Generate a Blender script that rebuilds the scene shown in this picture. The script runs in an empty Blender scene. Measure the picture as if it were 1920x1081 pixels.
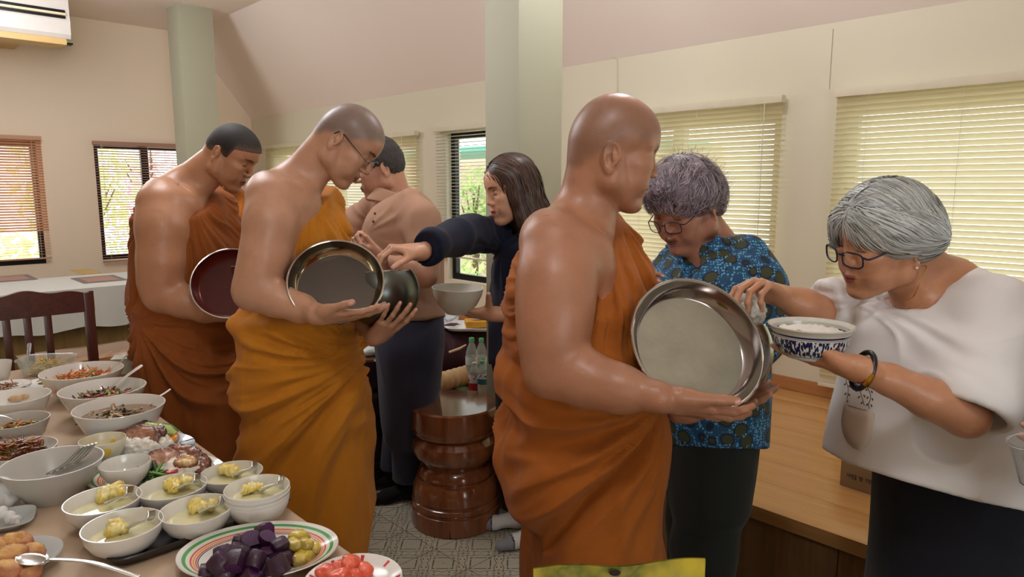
import bpy, bmesh, math, random
import numpy as np
from mathutils import Vector, Matrix
from math import sin, cos, pi, radians as R

# ------------------------------------------------------------------ camera, world, lights
SC = bpy.context.scene
COL = SC.collection
F = 1300.0; CX = 960.0; CY = 540.5
PITCH = R(8.3); CAMZ = 1.45; YAW = R(43.8)
cam_d = bpy.data.cameras.new('camera'); cam = bpy.data.objects.new('camera', cam_d); COL.objects.link(cam)
cam.location = (0, 0, CAMZ); cam.rotation_euler = (R(90) - PITCH, 0, 0)
cam_d.sensor_width = 36; cam_d.lens = F / 1920 * 36; cam_d.clip_start = 0.02
SC.camera = cam
SC.view_settings.view_transform = 'Standard'; SC.view_settings.look = 'None'
SC.view_settings.exposure = 0.0; SC.view_settings.gamma = 1; SC.view_settings.use_curve_mapping = False
AV = np.array([-sin(YAW), cos(YAW), 0.0]); BV = np.array([cos(YAW), sin(YAW), 0.0])
def RM(a, b, z=0.0):
    p = AV * a + BV * b; return np.array([p[0], p[1], z])
W = bpy.data.worlds.new('sky'); SC.world = W; W.use_nodes = True
wn_ = W.node_tree; wb = wn_.nodes['Background']
wb.inputs['Color'].default_value = (0.93, 0.97, 1.0, 1); wb.inputs['Strength'].default_value = 2.6
def area(name, loc, rot, sx, sy, power, col=(1, 1, 1), target=None):
    l = bpy.data.lights.new(name, 'AREA'); l.shape = 'RECTANGLE'; l.size = sx; l.size_y = sy; l.energy = power; l.color = col
    o = bpy.data.objects.new(name, l); COL.objects.link(o); o.location = loc; o.rotation_euler = rot
    if target is not None:
        o.rotation_euler = (Vector(target) - Vector(loc)).to_track_quat('-Z', 'Y').to_euler()
    return o
sun_l = bpy.data.lights.new('sun', 'SUN'); sun_l.energy = 9; sun_l.angle = R(1.0); sun_l.color = (1, 0.93, 0.82)
sun = bpy.data.objects.new('sun', sun_l); COL.objects.link(sun); sun.rotation_euler = (R(48), 0, R(-160))
SC.cycles.max_bounces = 8; SC.cycles.diffuse_bounces = 5; SC.cycles.glossy_bounces = 4; SC.cycles.transparent_max_bounces = 12
SC.cycles.sample_clamp_indirect = 6
LAMPS = ((0.3, 0.2, 26), (3.0, 0.9, 44), (5.6, 0.9, 44), (1.6, 2.3, 18))
#LIGHTS
def lamp(name, a, b, z, power, col, rad=0.35):
    l = bpy.data.lights.new(name, 'POINT'); l.energy = power; l.color = col; l.shadow_soft_size = rad
    o = bpy.data.objects.new(name, l); COL.objects.link(o); o.location = RM(a, b, z); return o
for (a, b, p) in LAMPS:
    lamp('pendant_lamp_light', a, b, 2.62, p, (0.955, 0.98, 1.03), 0.35 if a > 2 else 0.10)
area('rear_fill_light', RM(-3.25, -0.5, 1.5), (0, 0, 0), 2.0, 1.2, 24, (0.95, 0.98, 1.0), target=RM(2, 0.9, 1.2))  # added soft front fill from behind the camera, set in the unseen near wall

# ------------------------------------------------------------------ projection helpers (photo pixel -> world)
cp, sp_ = cos(PITCH), sin(PITCH)
def ray(px, py):
    u = (px - CX) / F; v = (CY - py) / F
    return np.array([u, cp + v * sp_, -sp_ + v * cp])
def P(px, py, Y):
    r = ray(px, py); t = Y / r[1]; return np.array([r[0] * t, Y, CAMZ + r[2] * t])
def PZ(px, py, z):
    r = ray(px, py); t = (z - CAMZ) / r[2]; return np.array([r[0] * t, r[1] * t, z])
def PB(px, py, b):
    r = ray(px, py); t = b / r.dot(BV); return np.array([0, 0, CAMZ]) + r * t
def PA(px, py, a):
    r = ray(px, py); t = a / r.dot(AV); return np.array([0, 0, CAMZ]) + r * t
def px2m(n, Y, py=600):
    return n / F * (Y * cp + 0.14 * 0.9)
def rcoord(p):
    return float(np.dot(p, AV)), float(np.dot(p, BV)), float(p[2])

# ------------------------------------------------------------------ node expression helper
class X:
    def __init__(s, nt, sock): s.nt = nt; s.s = sock
    def _m(s, op, o=None, o2=None):
        n = s.nt.nodes.new('ShaderNodeMath'); n.operation = op
        s.nt.links.new(s.s, n.inputs[0])
        for i, q in ((1, o), (2, o2)):
            if q is None: continue
            if isinstance(q, X): s.nt.links.new(q.s, n.inputs[i])
            else: n.inputs[i].default_value = q
        return X(s.nt, n.outputs[0])
    def __add__(s, o): return s._m('ADD', o)
    def __sub__(s, o): return s._m('SUBTRACT', o)
    def __mul__(s, o): return s._m('MULTIPLY', o)
    def __truediv__(s, o): return s._m('DIVIDE', o)
    def abs(s): return s._m('ABSOLUTE')
    def sin(s): return s._m('SINE')
    def cos(s): return s._m('COSINE')
    def fract(s): return s._m('FRACT')
    def floor(s): return s._m('FLOOR')
    def sqrt(s): return s._m('SQRT')
    def min(s, o): return s._m('MINIMUM', o)
    def max(s, o): return s._m('MAXIMUM', o)
    def lt(s, o): return s._m('LESS_THAN', o)
    def gt(s, o): return s._m('GREATER_THAN', o)
    def atan2(s, o): return s._m('ARCTAN2', o)
    def pow(s, o): return s._m('POWER', o)
def mixc(nt, fac, a, b, mode='MIX'):
    n = nt.nodes.new('ShaderNodeMix'); n.data_type = 'RGBA'; n.blend_type = mode
    def put(i, q):
        if isinstance(q, X): nt.links.new(q.s, n.inputs[i])
        elif hasattr(q, 'links'): nt.links.new(q, n.inputs[i])
        elif isinstance(q, (int, float)): n.inputs[i].default_value = q
        else: n.inputs[i].default_value = (*q[:3], 1)
    put(0, fac); put(6, a); put(7, b)
    return n.outputs[2]
def coords(nt, kind='Object', scale=None, rot=None):
    t = nt.nodes.new('ShaderNodeTexCoord'); s = t.outputs[kind]
    if scale or rot:
        m = nt.nodes.new('ShaderNodeMapping'); nt.links.new(s, m.inputs[0]); s = m.outputs[0]
        if scale: m.inputs['Scale'].default_value = scale
        if rot: m.inputs['Rotation'].default_value = rot
    return s
def noise(nt, vec, sc, detail=3, rough=0.55, dist=0):
    n = nt.nodes.new('ShaderNodeTexNoise'); n.inputs['Scale'].default_value = sc; n.inputs['Detail'].default_value = detail
    n.inputs['Roughness'].default_value = rough; n.inputs['Distortion'].default_value = dist
    if vec is not None: nt.links.new(vec, n.inputs['Vector'])
    return X(nt, n.outputs[0])
def voro(nt, vec, sc, out='Distance', feature='F1', rnd=1.0):
    n = nt.nodes.new('ShaderNodeTexVoronoi'); n.feature = feature; n.inputs['Scale'].default_value = sc; n.inputs['Randomness'].default_value = rnd
    nt.links.new(vec, n.inputs['Vector']); return X(nt, n.outputs[out])
def sep(nt, vec):
    n = nt.nodes.new('ShaderNodeSeparateXYZ'); nt.links.new(vec, n.inputs[0])
    return [X(nt, o) for o in n.outputs]
def ramp(nt, fac, stops):
    n = nt.nodes.new('ShaderNodeValToRGB'); nt.links.new(fac.s, n.inputs[0])
    e = n.color_ramp.elements
    while len(e) < len(stops): e.new(0.5)
    for i, (p, c) in enumerate(stops): e[i].position = p; e[i].color = (*c[:3], 1)
    return n.outputs[0]
def bump(nt, b, h, strength=0.3, dist=0.01):
    n = nt.nodes.new('ShaderNodeBump'); n.inputs['Strength'].default_value = strength; n.inputs['Distance'].default_value = dist
    nt.links.new(h.s, n.inputs['Height']); nt.links.new(n.outputs[0], b.inputs['Normal'])
def srgb(h):
    if isinstance(h, str):
        h = h.lstrip('#'); c = [int(h[i:i + 2], 16) / 255 for i in (0, 2, 4)]
    else: c = [q / 255 for q in h]
    return tuple(q / 12.92 if q <= 0.04045 else ((q + 0.055) / 1.055) ** 2.4 for q in c)
def newmat(name):
    m = bpy.data.materials.new(name); m.use_nodes = True
    return m, m.node_tree, m.node_tree.nodes['Principled BSDF']
MATS = {}
def mat(name, col, rough=0.5, metal=0.0, var=0.08, nsc=12.0, bmp=0.0, bsc=60.0, sss=0.0, sheen=0.0, trans=0.0, coat=0.0, ior=1.45, attr=None, spec=0.5, emis=None):
    if name in MATS: return MATS[name]
    m, nt, b = newmat(name); co = coords(nt)
    if attr:
        a = nt.nodes.new('ShaderNodeAttribute'); a.attribute_name = attr; base = a.outputs['Color']
    else: base = None
    if isinstance(col, str) or max(col) > 1: col = srgb(col)
    n = noise(nt, co, nsc)
    f = (n - 0.5) * (2 * var) + 1.0
    cc = nt.nodes.new('ShaderNodeCombineColor')
    for i in range(3): nt.links.new(f.s, cc.inputs[i])
    out = mixc(nt, 1.0, base if base else col, cc.outputs[0], 'MULTIPLY')
    nt.links.new(out, b.inputs['Base Color'])
    b.inputs['Roughness'].default_value = rough; b.inputs['Metallic'].default_value = metal
    b.inputs['Specular IOR Level'].default_value = spec
    if sss:
        b.inputs['Subsurface Weight'].default_value = sss; b.inputs['Subsurface Radius'].default_value = (1.0, 0.35, 0.2); b.inputs['Subsurface Scale'].default_value = 0.008
    if sheen: b.inputs['Sheen Weight'].default_value = sheen; b.inputs['Sheen Roughness'].default_value = 0.5
    if trans: b.inputs['Transmission Weight'].default_value = trans; b.inputs['IOR'].default_value = ior
    if coat: b.inputs['Coat Weight'].default_value = coat; b.inputs['Coat Roughness'].default_value = 0.08
    if bmp: bump(nt, b, noise(nt, co, bsc, 4, 0.6), bmp, 0.003)
    if emis: b.inputs['Emission Color'].default_value = (*srgb(emis[0]), 1); b.inputs['Emission Strength'].default_value = emis[1]
    MATS[name] = m; return m
def wood(name, c1, c2, axis=0, rough=0.35, sc=1.0, coat=0.0, planks=None):
    if name in MATS: return MATS[name]
    m, nt, b = newmat(name)
    s = [6 * sc, 6 * sc, 6 * sc]; s[axis] = 0.5 * sc
    co = coords(nt, 'Object', scale=s)
    n = noise(nt, co, 3.0, 6, 0.65, 1.2); n2 = noise(nt, co, 14.0, 3)
    f = n * 0.75 + n2 * 0.25
    col = ramp(nt, f, [(0.3, srgb(c2)), (0.68, srgb(c1))])
    nt.links.new(col, b.inputs['Base Color']); b.inputs['Roughness'].default_value = rough
    if coat: b.inputs['Coat Weight'].default_value = coat; b.inputs['Coat Roughness'].default_value = 0.1
    bump(nt, b, f, 0.12, 0.002)
    MATS[name] = m; return m

# ------------------------------------------------------------------ object helpers
def tag(o, label=None, cat=None, group=None, kind=None):
    if label: o['label'] = label
    if cat: o['category'] = cat
    if group: o['group'] = group
    if kind: o['kind'] = kind
    return o
def empty(name, loc, label, cat, group=None, rz=0.0):
    o = bpy.data.objects.new(name, None); COL.objects.link(o); o.location = Vector(loc); o.rotation_euler = (0, 0, rz)
    o.empty_display_size = 0.05
    return tag(o, label, cat, group)
def link(name, me, m=None, parent=None, loc=None, rot=None, smooth=True):
    """link mesh `me`; coordinates are world coordinates unless loc is given"""
    o = bpy.data.objects.new(name, me); COL.objects.link(o)
    if m is not None and not me.materials:
        for q in (m if isinstance(m, (list, tuple)) else [m]): me.materials.append(q)
    if loc is not None: o.location = Vector(loc)
    if rot is not None: o.rotation_euler = rot
    if parent is not None:
        o.parent = parent
        if loc is None:
            mw = Matrix.Translation(parent.location) @ parent.rotation_euler.to_matrix().to_4x4() if parent.parent is None else pw(parent)
            o.matrix_parent_inverse = mw.inverted()
    return o
def pw(o):
    m = Matrix.LocRotScale(o.location, o.rotation_euler, o.scale)
    return m if o.parent is None else pw(o.parent) @ o.matrix_parent_inverse @ m
def mesh(verts, faces, smooth=True, auto=None):
    me = bpy.data.meshes.new('m'); me.from_pydata([tuple(map(float, v)) for v in verts], [], faces); me.validate()
    if smooth: me.shade_smooth()
    if auto is not None and smooth: me.set_sharp_from_angle(angle=R(auto))
    return me
def fastmesh(V, Q, smooth=True):
    me = bpy.data.meshes.new('m'); V = np.asarray(V, np.float32); Q = np.asarray(Q, np.int32); k = Q.shape[1]
    me.vertices.add(len(V)); me.vertices.foreach_set('co', V.ravel())
    me.loops.add(Q.size); me.loops.foreach_set('vertex_index', Q.ravel())
    me.polygons.add(len(Q)); me.polygons.foreach_set('loop_start', np.arange(0, Q.size, k, dtype=np.int32))
    me.update(calc_edges=True)
    if smooth: me.shade_smooth()
    return me
class MB:
    def __init__(s): s.v = []; s.f = []
    def add(s, v, f):
        n = len(s.v); s.v += [tuple(map(float, q)) for q in v]; s.f += [tuple(i + n for i in q) for q in f]; return s
    def box(s, c, d, ax=None, bev=0.0):
        c = np.array(c, float); ax = np.eye(3) if ax is None else np.array(ax, float)
        hx, hy, hz = [q / 2 for q in d]
        if bev <= 0:
            v = [c + ax[0] * i * hx + ax[1] * j * hy + ax[2] * k * hz for i in (-1, 1) for j in (-1, 1) for k in (-1, 1)]
            return s.add(v, [(0, 1, 3, 2), (4, 6, 7, 5), (0, 4, 5, 1), (2, 3, 7, 6), (0, 2, 6, 4), (1, 5, 7, 3)])
        bm = bmesh.new(); bmesh.ops.create_cube(bm, size=1)
        for q in bm.verts: q.co = Vector((q.co.x * d[0], q.co.y * d[1], q.co.z * d[2]))
        bmesh.ops.bevel(bm, geom=list(bm.edges) + list(bm.verts), offset=bev, segments=2, profile=0.7, affect='EDGES')
        v = [c + ax[0] * q.co.x + ax[1] * q.co.y + ax[2] * q.co.z for q in bm.verts]
        f = [[w.index for w in p.verts] for p in bm.faces]; bm.free()
        return s.add(v, f)
    def lathe(s, c, prof, n=32, ax=None, closed=False, sx=1, sy=1):
        c = np.array(c, float); ax = np.eye(3) if ax is None else np.array(ax, float); v = []; f = []
        m = len(prof)
        for (r, z) in prof:
            for k in range(n):
                t = 2 * pi * k / n; v.append(c + ax[0] * r * cos(t) * sx + ax[1] * r * sin(t) * sy + ax[2] * z)
        for i in range(m - 1):
            for k in range(n):
                k2 = (k + 1) % n; f.append((i * n + k, i * n + k2, (i + 1) * n + k2, (i + 1) * n + k))
        return s.add(v, f)
    def tube(s, pts, r, n=8, cap=True):
        pts = [np.array(p, float) for p in pts]; v = []; f = []; m = len(pts)
        rr = r if hasattr(r, '__len__') else [r] * m
        t0_ = pts[1] - pts[0]; a = np.cross(t0_, (0.123, 0.31, 0.9)); a = a if np.linalg.norm(a) > 1e-9 else np.cross(t0_, (1, 0, 0))
        for i, p in enumerate(pts):
            t = pts[min(i + 1, m - 1)] - pts[max(i - 1, 0)]; t = t / (np.linalg.norm(t) + 1e-9)
            a = a - t * np.dot(a, t); a = a / (np.linalg.norm(a) + 1e-12); b = np.cross(t, a)
            for k in range(n):
                q = 2 * pi * k / n; v.append(p + (a * cos(q) + b * sin(q)) * rr[i])
        for i in range(m - 1):
            for k in range(n):
                k2 = (k + 1) % n; f.append((i * n + k, (i + 1) * n + k, (i + 1) * n + k2, i * n + k2))
        if cap: f.append(tuple(range(n))); f.append(tuple((m - 1) * n + k for k in reversed(range(n))))
        return s.add(v, f)
    def build(s, name, m, parent=None, smooth=True, auto=35, **k):
        me = mesh(s.v, s.f, smooth, auto); bm = bmesh.new(); bm.from_mesh(me); bmesh.ops.recalc_face_normals(bm, faces=bm.faces); bm.to_mesh(me); bm.free()
        if smooth: me.shade_smooth(); me.set_sharp_from_angle(angle=R(auto))
        return link(name, me, m, parent, **k)
def nrm(v): v = np.array(v, float); return v / (np.linalg.norm(v) + 1e-12)
def frame(n, xh=(1, 0, 0)):
    n = nrm(n); x = np.array(xh, float); x = nrm(x - n * np.dot(n, x)); y = np.cross(n, x); return np.array([x, y, n])
RAX = np.array([AV, BV, [0, 0, 1.0]])     # room axes as a box frame
def catmull(pts, n=6):
    pts = [np.array(p, float) for p in pts]; o = []
    q = [2 * pts[0] - pts[1]] + pts + [2 * pts[-1] - pts[-2]]
    for i in range(1, len(q) - 2):
        for k in range(n):
            t = k / n; a, b, c_, d = q[i - 1:i + 3]
            o.append(0.5 * (2 * b + (c_ - a) * t + (2 * a - 5 * b + 4 * c_ - d) * t * t + (3 * b - a - 3 * c_ + d) * t ** 3))
    o.append(pts[-1]); return o
# ------------------------------------------------------------------ implicit bodies: one continuous surface per figure
def smin(a, b, k):
    if k <= 0: return np.minimum(a, b)
    h = np.maximum(k - np.abs(a - b), 0) / k
    return np.minimum(a, b) - h * h * k * 0.25
class Prim:
    k = 0.01; op = 1
    def w(s, k): s.k = k; return s
    def sub(s, k=0.005): s.op = -1; s.k = k; return s
class RC(Prim):      # round cone
    def __init__(s, a, b, ra, rb, k=0.012):
        s.a = np.array(a, float); s.b = np.array(b, float); s.ra = ra; s.rb = rb; s.k = k
    def bb(s):
        r = max(s.ra, s.rb); return np.minimum(s.a, s.b) - r, np.maximum(s.a, s.b) + r
    def d(s, x, y, z):
        ab = s.b - s.a; L = ab.dot(ab) + 1e-12
        t = np.clip(((x - s.a[0]) * ab[0] + (y - s.a[1]) * ab[1] + (z - s.a[2]) * ab[2]) / L, 0, 1)
        return np.sqrt((x - s.a[0] - t * ab[0]) ** 2 + (y - s.a[1] - t * ab[1]) ** 2 + (z - s.a[2] - t * ab[2]) ** 2) - (s.ra + (s.rb - s.ra) * t)
    def T(s, M, o, sc): return RC(o + M @ (s.a * sc), o + M @ (s.b * sc), s.ra * sc, s.rb * sc, s.k * sc)._c(s)
    def _c(s, q): s.op = q.op; return s
class EL(Prim):      # ellipsoid, M columns = axes
    def __init__(s, c, r, M=None, k=0.012):
        s.c = np.array(c, float); s.r = np.array(r, float); s.M = np.eye(3) if M is None else np.array(M, float); s.k = k
    def bb(s):
        e = np.sqrt(((s.M * s.r) ** 2).sum(1)); return s.c - e, s.c + e
    def d(s, x, y, z):
        x = x - s.c[0]; y = y - s.c[1]; z = z - s.c[2]; k0 = 0; k1 = 0
        for i in range(3):
            q = (x * s.M[0, i] + y * s.M[1, i] + z * s.M[2, i]) / s.r[i]
            k0 = k0 + q * q; k1 = k1 + (q / s.r[i]) ** 2
        k0 = np.sqrt(k0); k1 = np.sqrt(k1) + 1e-9
        return k0 * (k0 - 1) / k1
    def T(s, M, o, sc): q = EL(o + M @ (s.c * sc), s.r * sc, M @ s.M, s.k * sc); q.op = s.op; return q
class TO(Prim):      # torus (elliptic through scaling s)
    def __init__(s, c, R_, r, M=None, sy=1.0, k=0.003):
        s.c = np.array(c, float); s.R = R_; s.r = r; s.M = np.eye(3) if M is None else np.array(M, float); s.sy = sy; s.k = k
    def bb(s): e = s.R * max(1, s.sy) + s.r; return s.c - e, s.c + e
    def d(s, x, y, z):
        x = x - s.c[0]; y = y - s.c[1]; z = z - s.c[2]
        q = [x * s.M[0, i] + y * s.M[1, i] + z * s.M[2, i] for i in range(3)]
        l = np.sqrt(q[0] ** 2 + (q[1] / s.sy) ** 2) + 1e-9
        return np.sqrt(((l - s.R) * (np.sqrt(q[0] ** 2 + q[1] ** 2) / l)) ** 2 + q[2] ** 2) - s.r
    def T(s, M, o, sc): q = TO(o + M @ (s.c * sc), s.R * sc, s.r * sc, M @ s.M, s.sy, s.k * sc); q.op = s.op; return q
class ST(Prim):      # stack of super-ellipse sections along z: rows (z,cx,cy,rx,ry)
    def __init__(s, rows, k=0.02, n=2.3, grow=0.0, yaw=0.0):
        rows = sorted(rows, key=lambda r: r[0]); s.rw = np.array(rows, float); s.rw[:, 3:] += grow; s.k = k; s.n = n; s.yaw = yaw
    def bb(s):
        r = s.rw; m = np.maximum(r[:, 3], r[:, 4])
        return np.array([(r[:, 1] - m).min(), (r[:, 2] - m).min(), r[0, 0]]), np.array([(r[:, 1] + m).max(), (r[:, 2] + m).max(), r[-1, 0]])
    def d(s, x, y, z):
        zz = np.ravel(z) if z.ndim == 1 or z.shape[0] == 1 else z
        r = s.rw
        def it(i):
            # smooth interpolation through the sections
            q = np.clip(zz, r[0, 0], r[-1, 0]); j = np.clip(np.searchsorted(r[:, 0], q) - 1, 0, len(r) - 2)
            t = (q - r[j, 0]) / (r[j + 1, 0] - r[j, 0]); m = np.gradient(r[:, i], r[:, 0]); hgt = r[j + 1, 0] - r[j, 0]
            v = (2 * t ** 3 - 3 * t ** 2 + 1) * r[j, i] + (t ** 3 - 2 * t ** 2 + t) * hgt * m[j] + (-2 * t ** 3 + 3 * t ** 2) * r[j + 1, i] + (t ** 3 - t ** 2) * hgt * m[j + 1]
            return v.reshape(z.shape)
        cx, cy, rx, ry = it(1), it(2), it(3), it(4)
        dx = x - cx; dy = y - cy
        if s.yaw: c_, s_ = cos(s.yaw), sin(s.yaw); dx, dy = dx * c_ + dy * s_, -dx * s_ + dy * c_
        rho = (np.abs(dx / rx) ** s.n + np.abs(dy / ry) ** s.n) ** (1 / s.n)
        d = (rho - 1) * np.minimum(rx, ry)
        e = np.maximum(z - r[-1, 0], r[0, 0] - z)
        return -smin(-d, -e, 0.03)
    def T(s, *a): return s
class HS(Prim):      # half space cut: keeps points where (p-c).n < 0
    def __init__(s, c, n, k=0.006): s.c = np.array(c, float); s.n_ = nrm(n); s.k = k; s.op = 2
    def bb(s): return None
    def d(s, x, y, z): return (x - s.c[0]) * s.n_[0] + (y - s.c[1]) * s.n_[1] + (z - s.c[2]) * s.n_[2]
class FN(Prim):      # free cut given by a function, op 2 = intersect
    def __init__(s, f, k=0.004, op=2): s.f = f; s.k = k; s.op = op
    def bb(s): return None
    def d(s, x, y, z): return s.f(x, y, z)
def evalf(prims, lo, hi, h):
    lo = np.array(lo, float); n = np.ceil((np.array(hi) - lo) / h).astype(int) + 1
    ax = [(lo[i] + h * np.arange(n[i])).astype(np.float32) for i in range(3)]
    Fd = np.full(n, 0.5, np.float32)
    for p in prims:
        b = p.bb()
        if b is None: i0 = [0, 0, 0]; i1 = list(n)
        else:
            m = p.k + 2.5 * h
            i0 = [int(max(0, math.floor((b[0][i] - m - lo[i]) / h))) for i in range(3)]
            i1 = [int(min(n[i], math.ceil((b[1][i] + m - lo[i]) / h) + 1)) for i in range(3)]
        if any(i1[i] <= i0[i] for i in range(3)): continue
        x = ax[0][i0[0]:i1[0]][:, None, None]; y = ax[1][i0[1]:i1[1]][None, :, None]; z = ax[2][i0[2]:i1[2]][None, None, :]
        sl = tuple(slice(i0[i], i1[i]) for i in range(3))
        d = p.d(x, y, z).astype(np.float32)
        if p.op == 1: Fd[sl] = smin(Fd[sl], d, p.k)
        elif p.op == -1: Fd[sl] = -smin(-Fd[sl], d, p.k)
        else: Fd[sl] = -smin(-Fd[sl], -d, p.k)
    return Fd, lo
def nets(Fd, lo, h):
    s = Fd < 0
    c = [s[i:s.shape[0] - 1 + i, j:s.shape[1] - 1 + j, k:s.shape[2] - 1 + k] for i in (0, 1) for j in (0, 1) for k in (0, 1)]
    cnt = np.zeros(c[0].shape, np.int8)
    for q in c: cnt += q
    I = np.argwhere((cnt > 0) & (cnt < 8)).astype(np.int32)
    if len(I) == 0: return np.zeros((0, 3)), np.zeros((0, 4), int)
    off = np.array([(i, j, k) for i in (0, 1) for j in (0, 1) for k in (0, 1)])
    val = [Fd[I[:, 0] + o[0], I[:, 1] + o[1], I[:, 2] + o[2]] for o in off]
    acc = np.zeros((len(I), 3)); w = np.zeros(len(I))
    for a in range(8):
        for b in range(a + 1, 8):
            if np.abs(off[a] - off[b]).sum() != 1: continue
            fa, fb = val[a], val[b]; m = (fa < 0) != (fb < 0)
            t = np.where(m, fa / np.where(m, fa - fb, 1), 0)
            acc += np.where(m[:, None], off[a] + t[:, None] * (off[b] - off[a]), 0); w += m
    V = lo + h * (I + acc / w[:, None])
    idm = np.full(cnt.shape, -1, np.int32); idm[I[:, 0], I[:, 1], I[:, 2]] = np.arange(len(I))
    Q = []
    for ax_ in range(3):
        u, v = (ax_ + 1) % 3, (ax_ + 2) % 3
        sl0 = [slice(None)] * 3; sl1 = [slice(None)] * 3; sl0[ax_] = slice(0, -1); sl1[ax_] = slice(1, None)
        a, b = s[tuple(sl0)], s[tuple(sl1)]
        E = np.argwhere(a != b)
        E = E[(E[:, u] > 0) & (E[:, v] > 0) & (E[:, u] < s.shape[u] - 1) & (E[:, v] < s.shape[v] - 1)]
        if not len(E): continue
        ins = a[E[:, 0], E[:, 1], E[:, 2]]
        def idq(du, dv):
            q = E.copy(); q[:, u] -= du; q[:, v] -= dv; return idm[q[:, 0], q[:, 1], q[:, 2]]
        q4 = np.stack([idq(1, 1), idq(0, 1), idq(0, 0), idq(1, 0)], 1)
        q4[~ins] = q4[~ins][:, ::-1]
        Q.append(q4)
    Q = np.concatenate(Q); Q = Q[(Q >= 0).all(1)]
    return V, Q
def vnormals(V, Q):
    n = np.cross(V[Q[:, 2]] - V[Q[:, 0]], V[Q[:, 3]] - V[Q[:, 1]]); N = np.zeros_like(V)
    for i in range(4): np.add.at(N, Q[:, i], n)
    return N / (np.linalg.norm(N, axis=1)[:, None] + 1e-12)
def compact(V, Q, A=None):
    used = np.zeros(len(V), bool); used[Q.ravel()] = True; m = np.cumsum(used) - 1
    return V[used], m[Q]
def bounds(prims, pad=0.03):
    bs = [p.bb() for p in prims if p.bb() is not None and p.op == 1]
    return np.min([b[0] for b in bs], 0) - pad, np.max([b[1] for b in bs], 0) + pad
def grow_mesh(prims, h, fine=(), disp=None, zmin=None, relax=1):
    lo, hi = bounds(prims)
    if zmin is not None: lo[2] = max(lo[2], zmin)
    Fd, o = evalf(prims, lo, hi, h); V, Q = nets(Fd, o, h)
    parts = []
    if fine:
        cen = V[Q].mean(1); keep = np.ones(len(Q), bool)
        for (c, r, hf) in fine:
            keep &= ~(np.abs(cen - c) < r).all(1)
        V0, Q0 = compact(V, Q[keep]); parts.append((V0, Q0))
        done = []
        for (c, r, hf) in fine:
            r = np.array(r) * np.ones(3); c = np.array(c)
            Ff, of = evalf(prims, c - r - 0.02, c + r + 0.02, hf); Vf, Qf = nets(Ff, of, hf)
            if not len(Qf): continue
            cf = Vf[Qf].mean(1); kf = (np.abs(cf - c) < r + 0.7 * h).all(1)
            for (c2, r2) in done: kf &= ~(np.abs(cf - c2) < r2).all(1)
            done.append((c, r)); parts.append(compact(Vf, Qf[kf]))
    else: parts.append((V, Q))
    Vs = []; Qs = []; n = 0
    for v, q in parts: Vs.append(v); Qs.append(q + n); n += len(v)
    V = np.concatenate(Vs); Q = np.concatenate(Qs)
    if disp is not None:
        N = vnormals(V, Q); V = V + N * disp(V, N)[:, None]
    return V, Q
# value noise on points
_rs = np.random.RandomState(7); _tab = _rs.rand(64, 64, 64).astype(np.float32)
def vnoise(p, sc=1.0, seed=0):
    q = np.asarray(p) * sc + seed * 7.31 + 1000; i = np.floor(q).astype(int); f = q - i; f = f * f * (3 - 2 * f); r = 0
    for a in (0, 1):
        for b in (0, 1):
            for c_ in (0, 1):
                w = (f[:, 0] if a else 1 - f[:, 0]) * (f[:, 1] if b else 1 - f[:, 1]) * (f[:, 2] if c_ else 1 - f[:, 2])
                r = r + w * _tab[(i[:, 0] + a) % 64, (i[:, 1] + b) % 64, (i[:, 2] + c_) % 64]
    return r * 2 - 1
def sstep(a, b, x): t = np.clip((x - a) / (b - a + 1e-12), 0, 1); return t * t * (3 - 2 * t)
def colored(me, V, C, name='Col'):
    a = me.color_attributes.new(name, 'FLOAT_COLOR', 'POINT')
    a.data.foreach_set('color', np.concatenate([C, np.ones((len(C), 1))], 1).astype(np.float32).ravel())
def axes_from(fwd_yaw, pitch, roll):
    """columns: forward, left, up.  yaw from +X towards +Y; pitch > 0 looks down; roll > 0 leans to own left"""
    f = np.array([cos(fwd_yaw), sin(fwd_yaw), 0]); l = np.array([-sin(fwd_yaw), cos(fwd_yaw), 0]); u = np.array([0, 0, 1.0])
    f2 = f * cos(pitch) - u * sin(pitch); u2 = u * cos(pitch) + f * sin(pitch)
    l2 = l * cos(roll) - u2 * sin(roll); u3 = u2 * cos(roll) + l * sin(roll)
    return np.stack([f2, l2, u3], 1)

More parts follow.
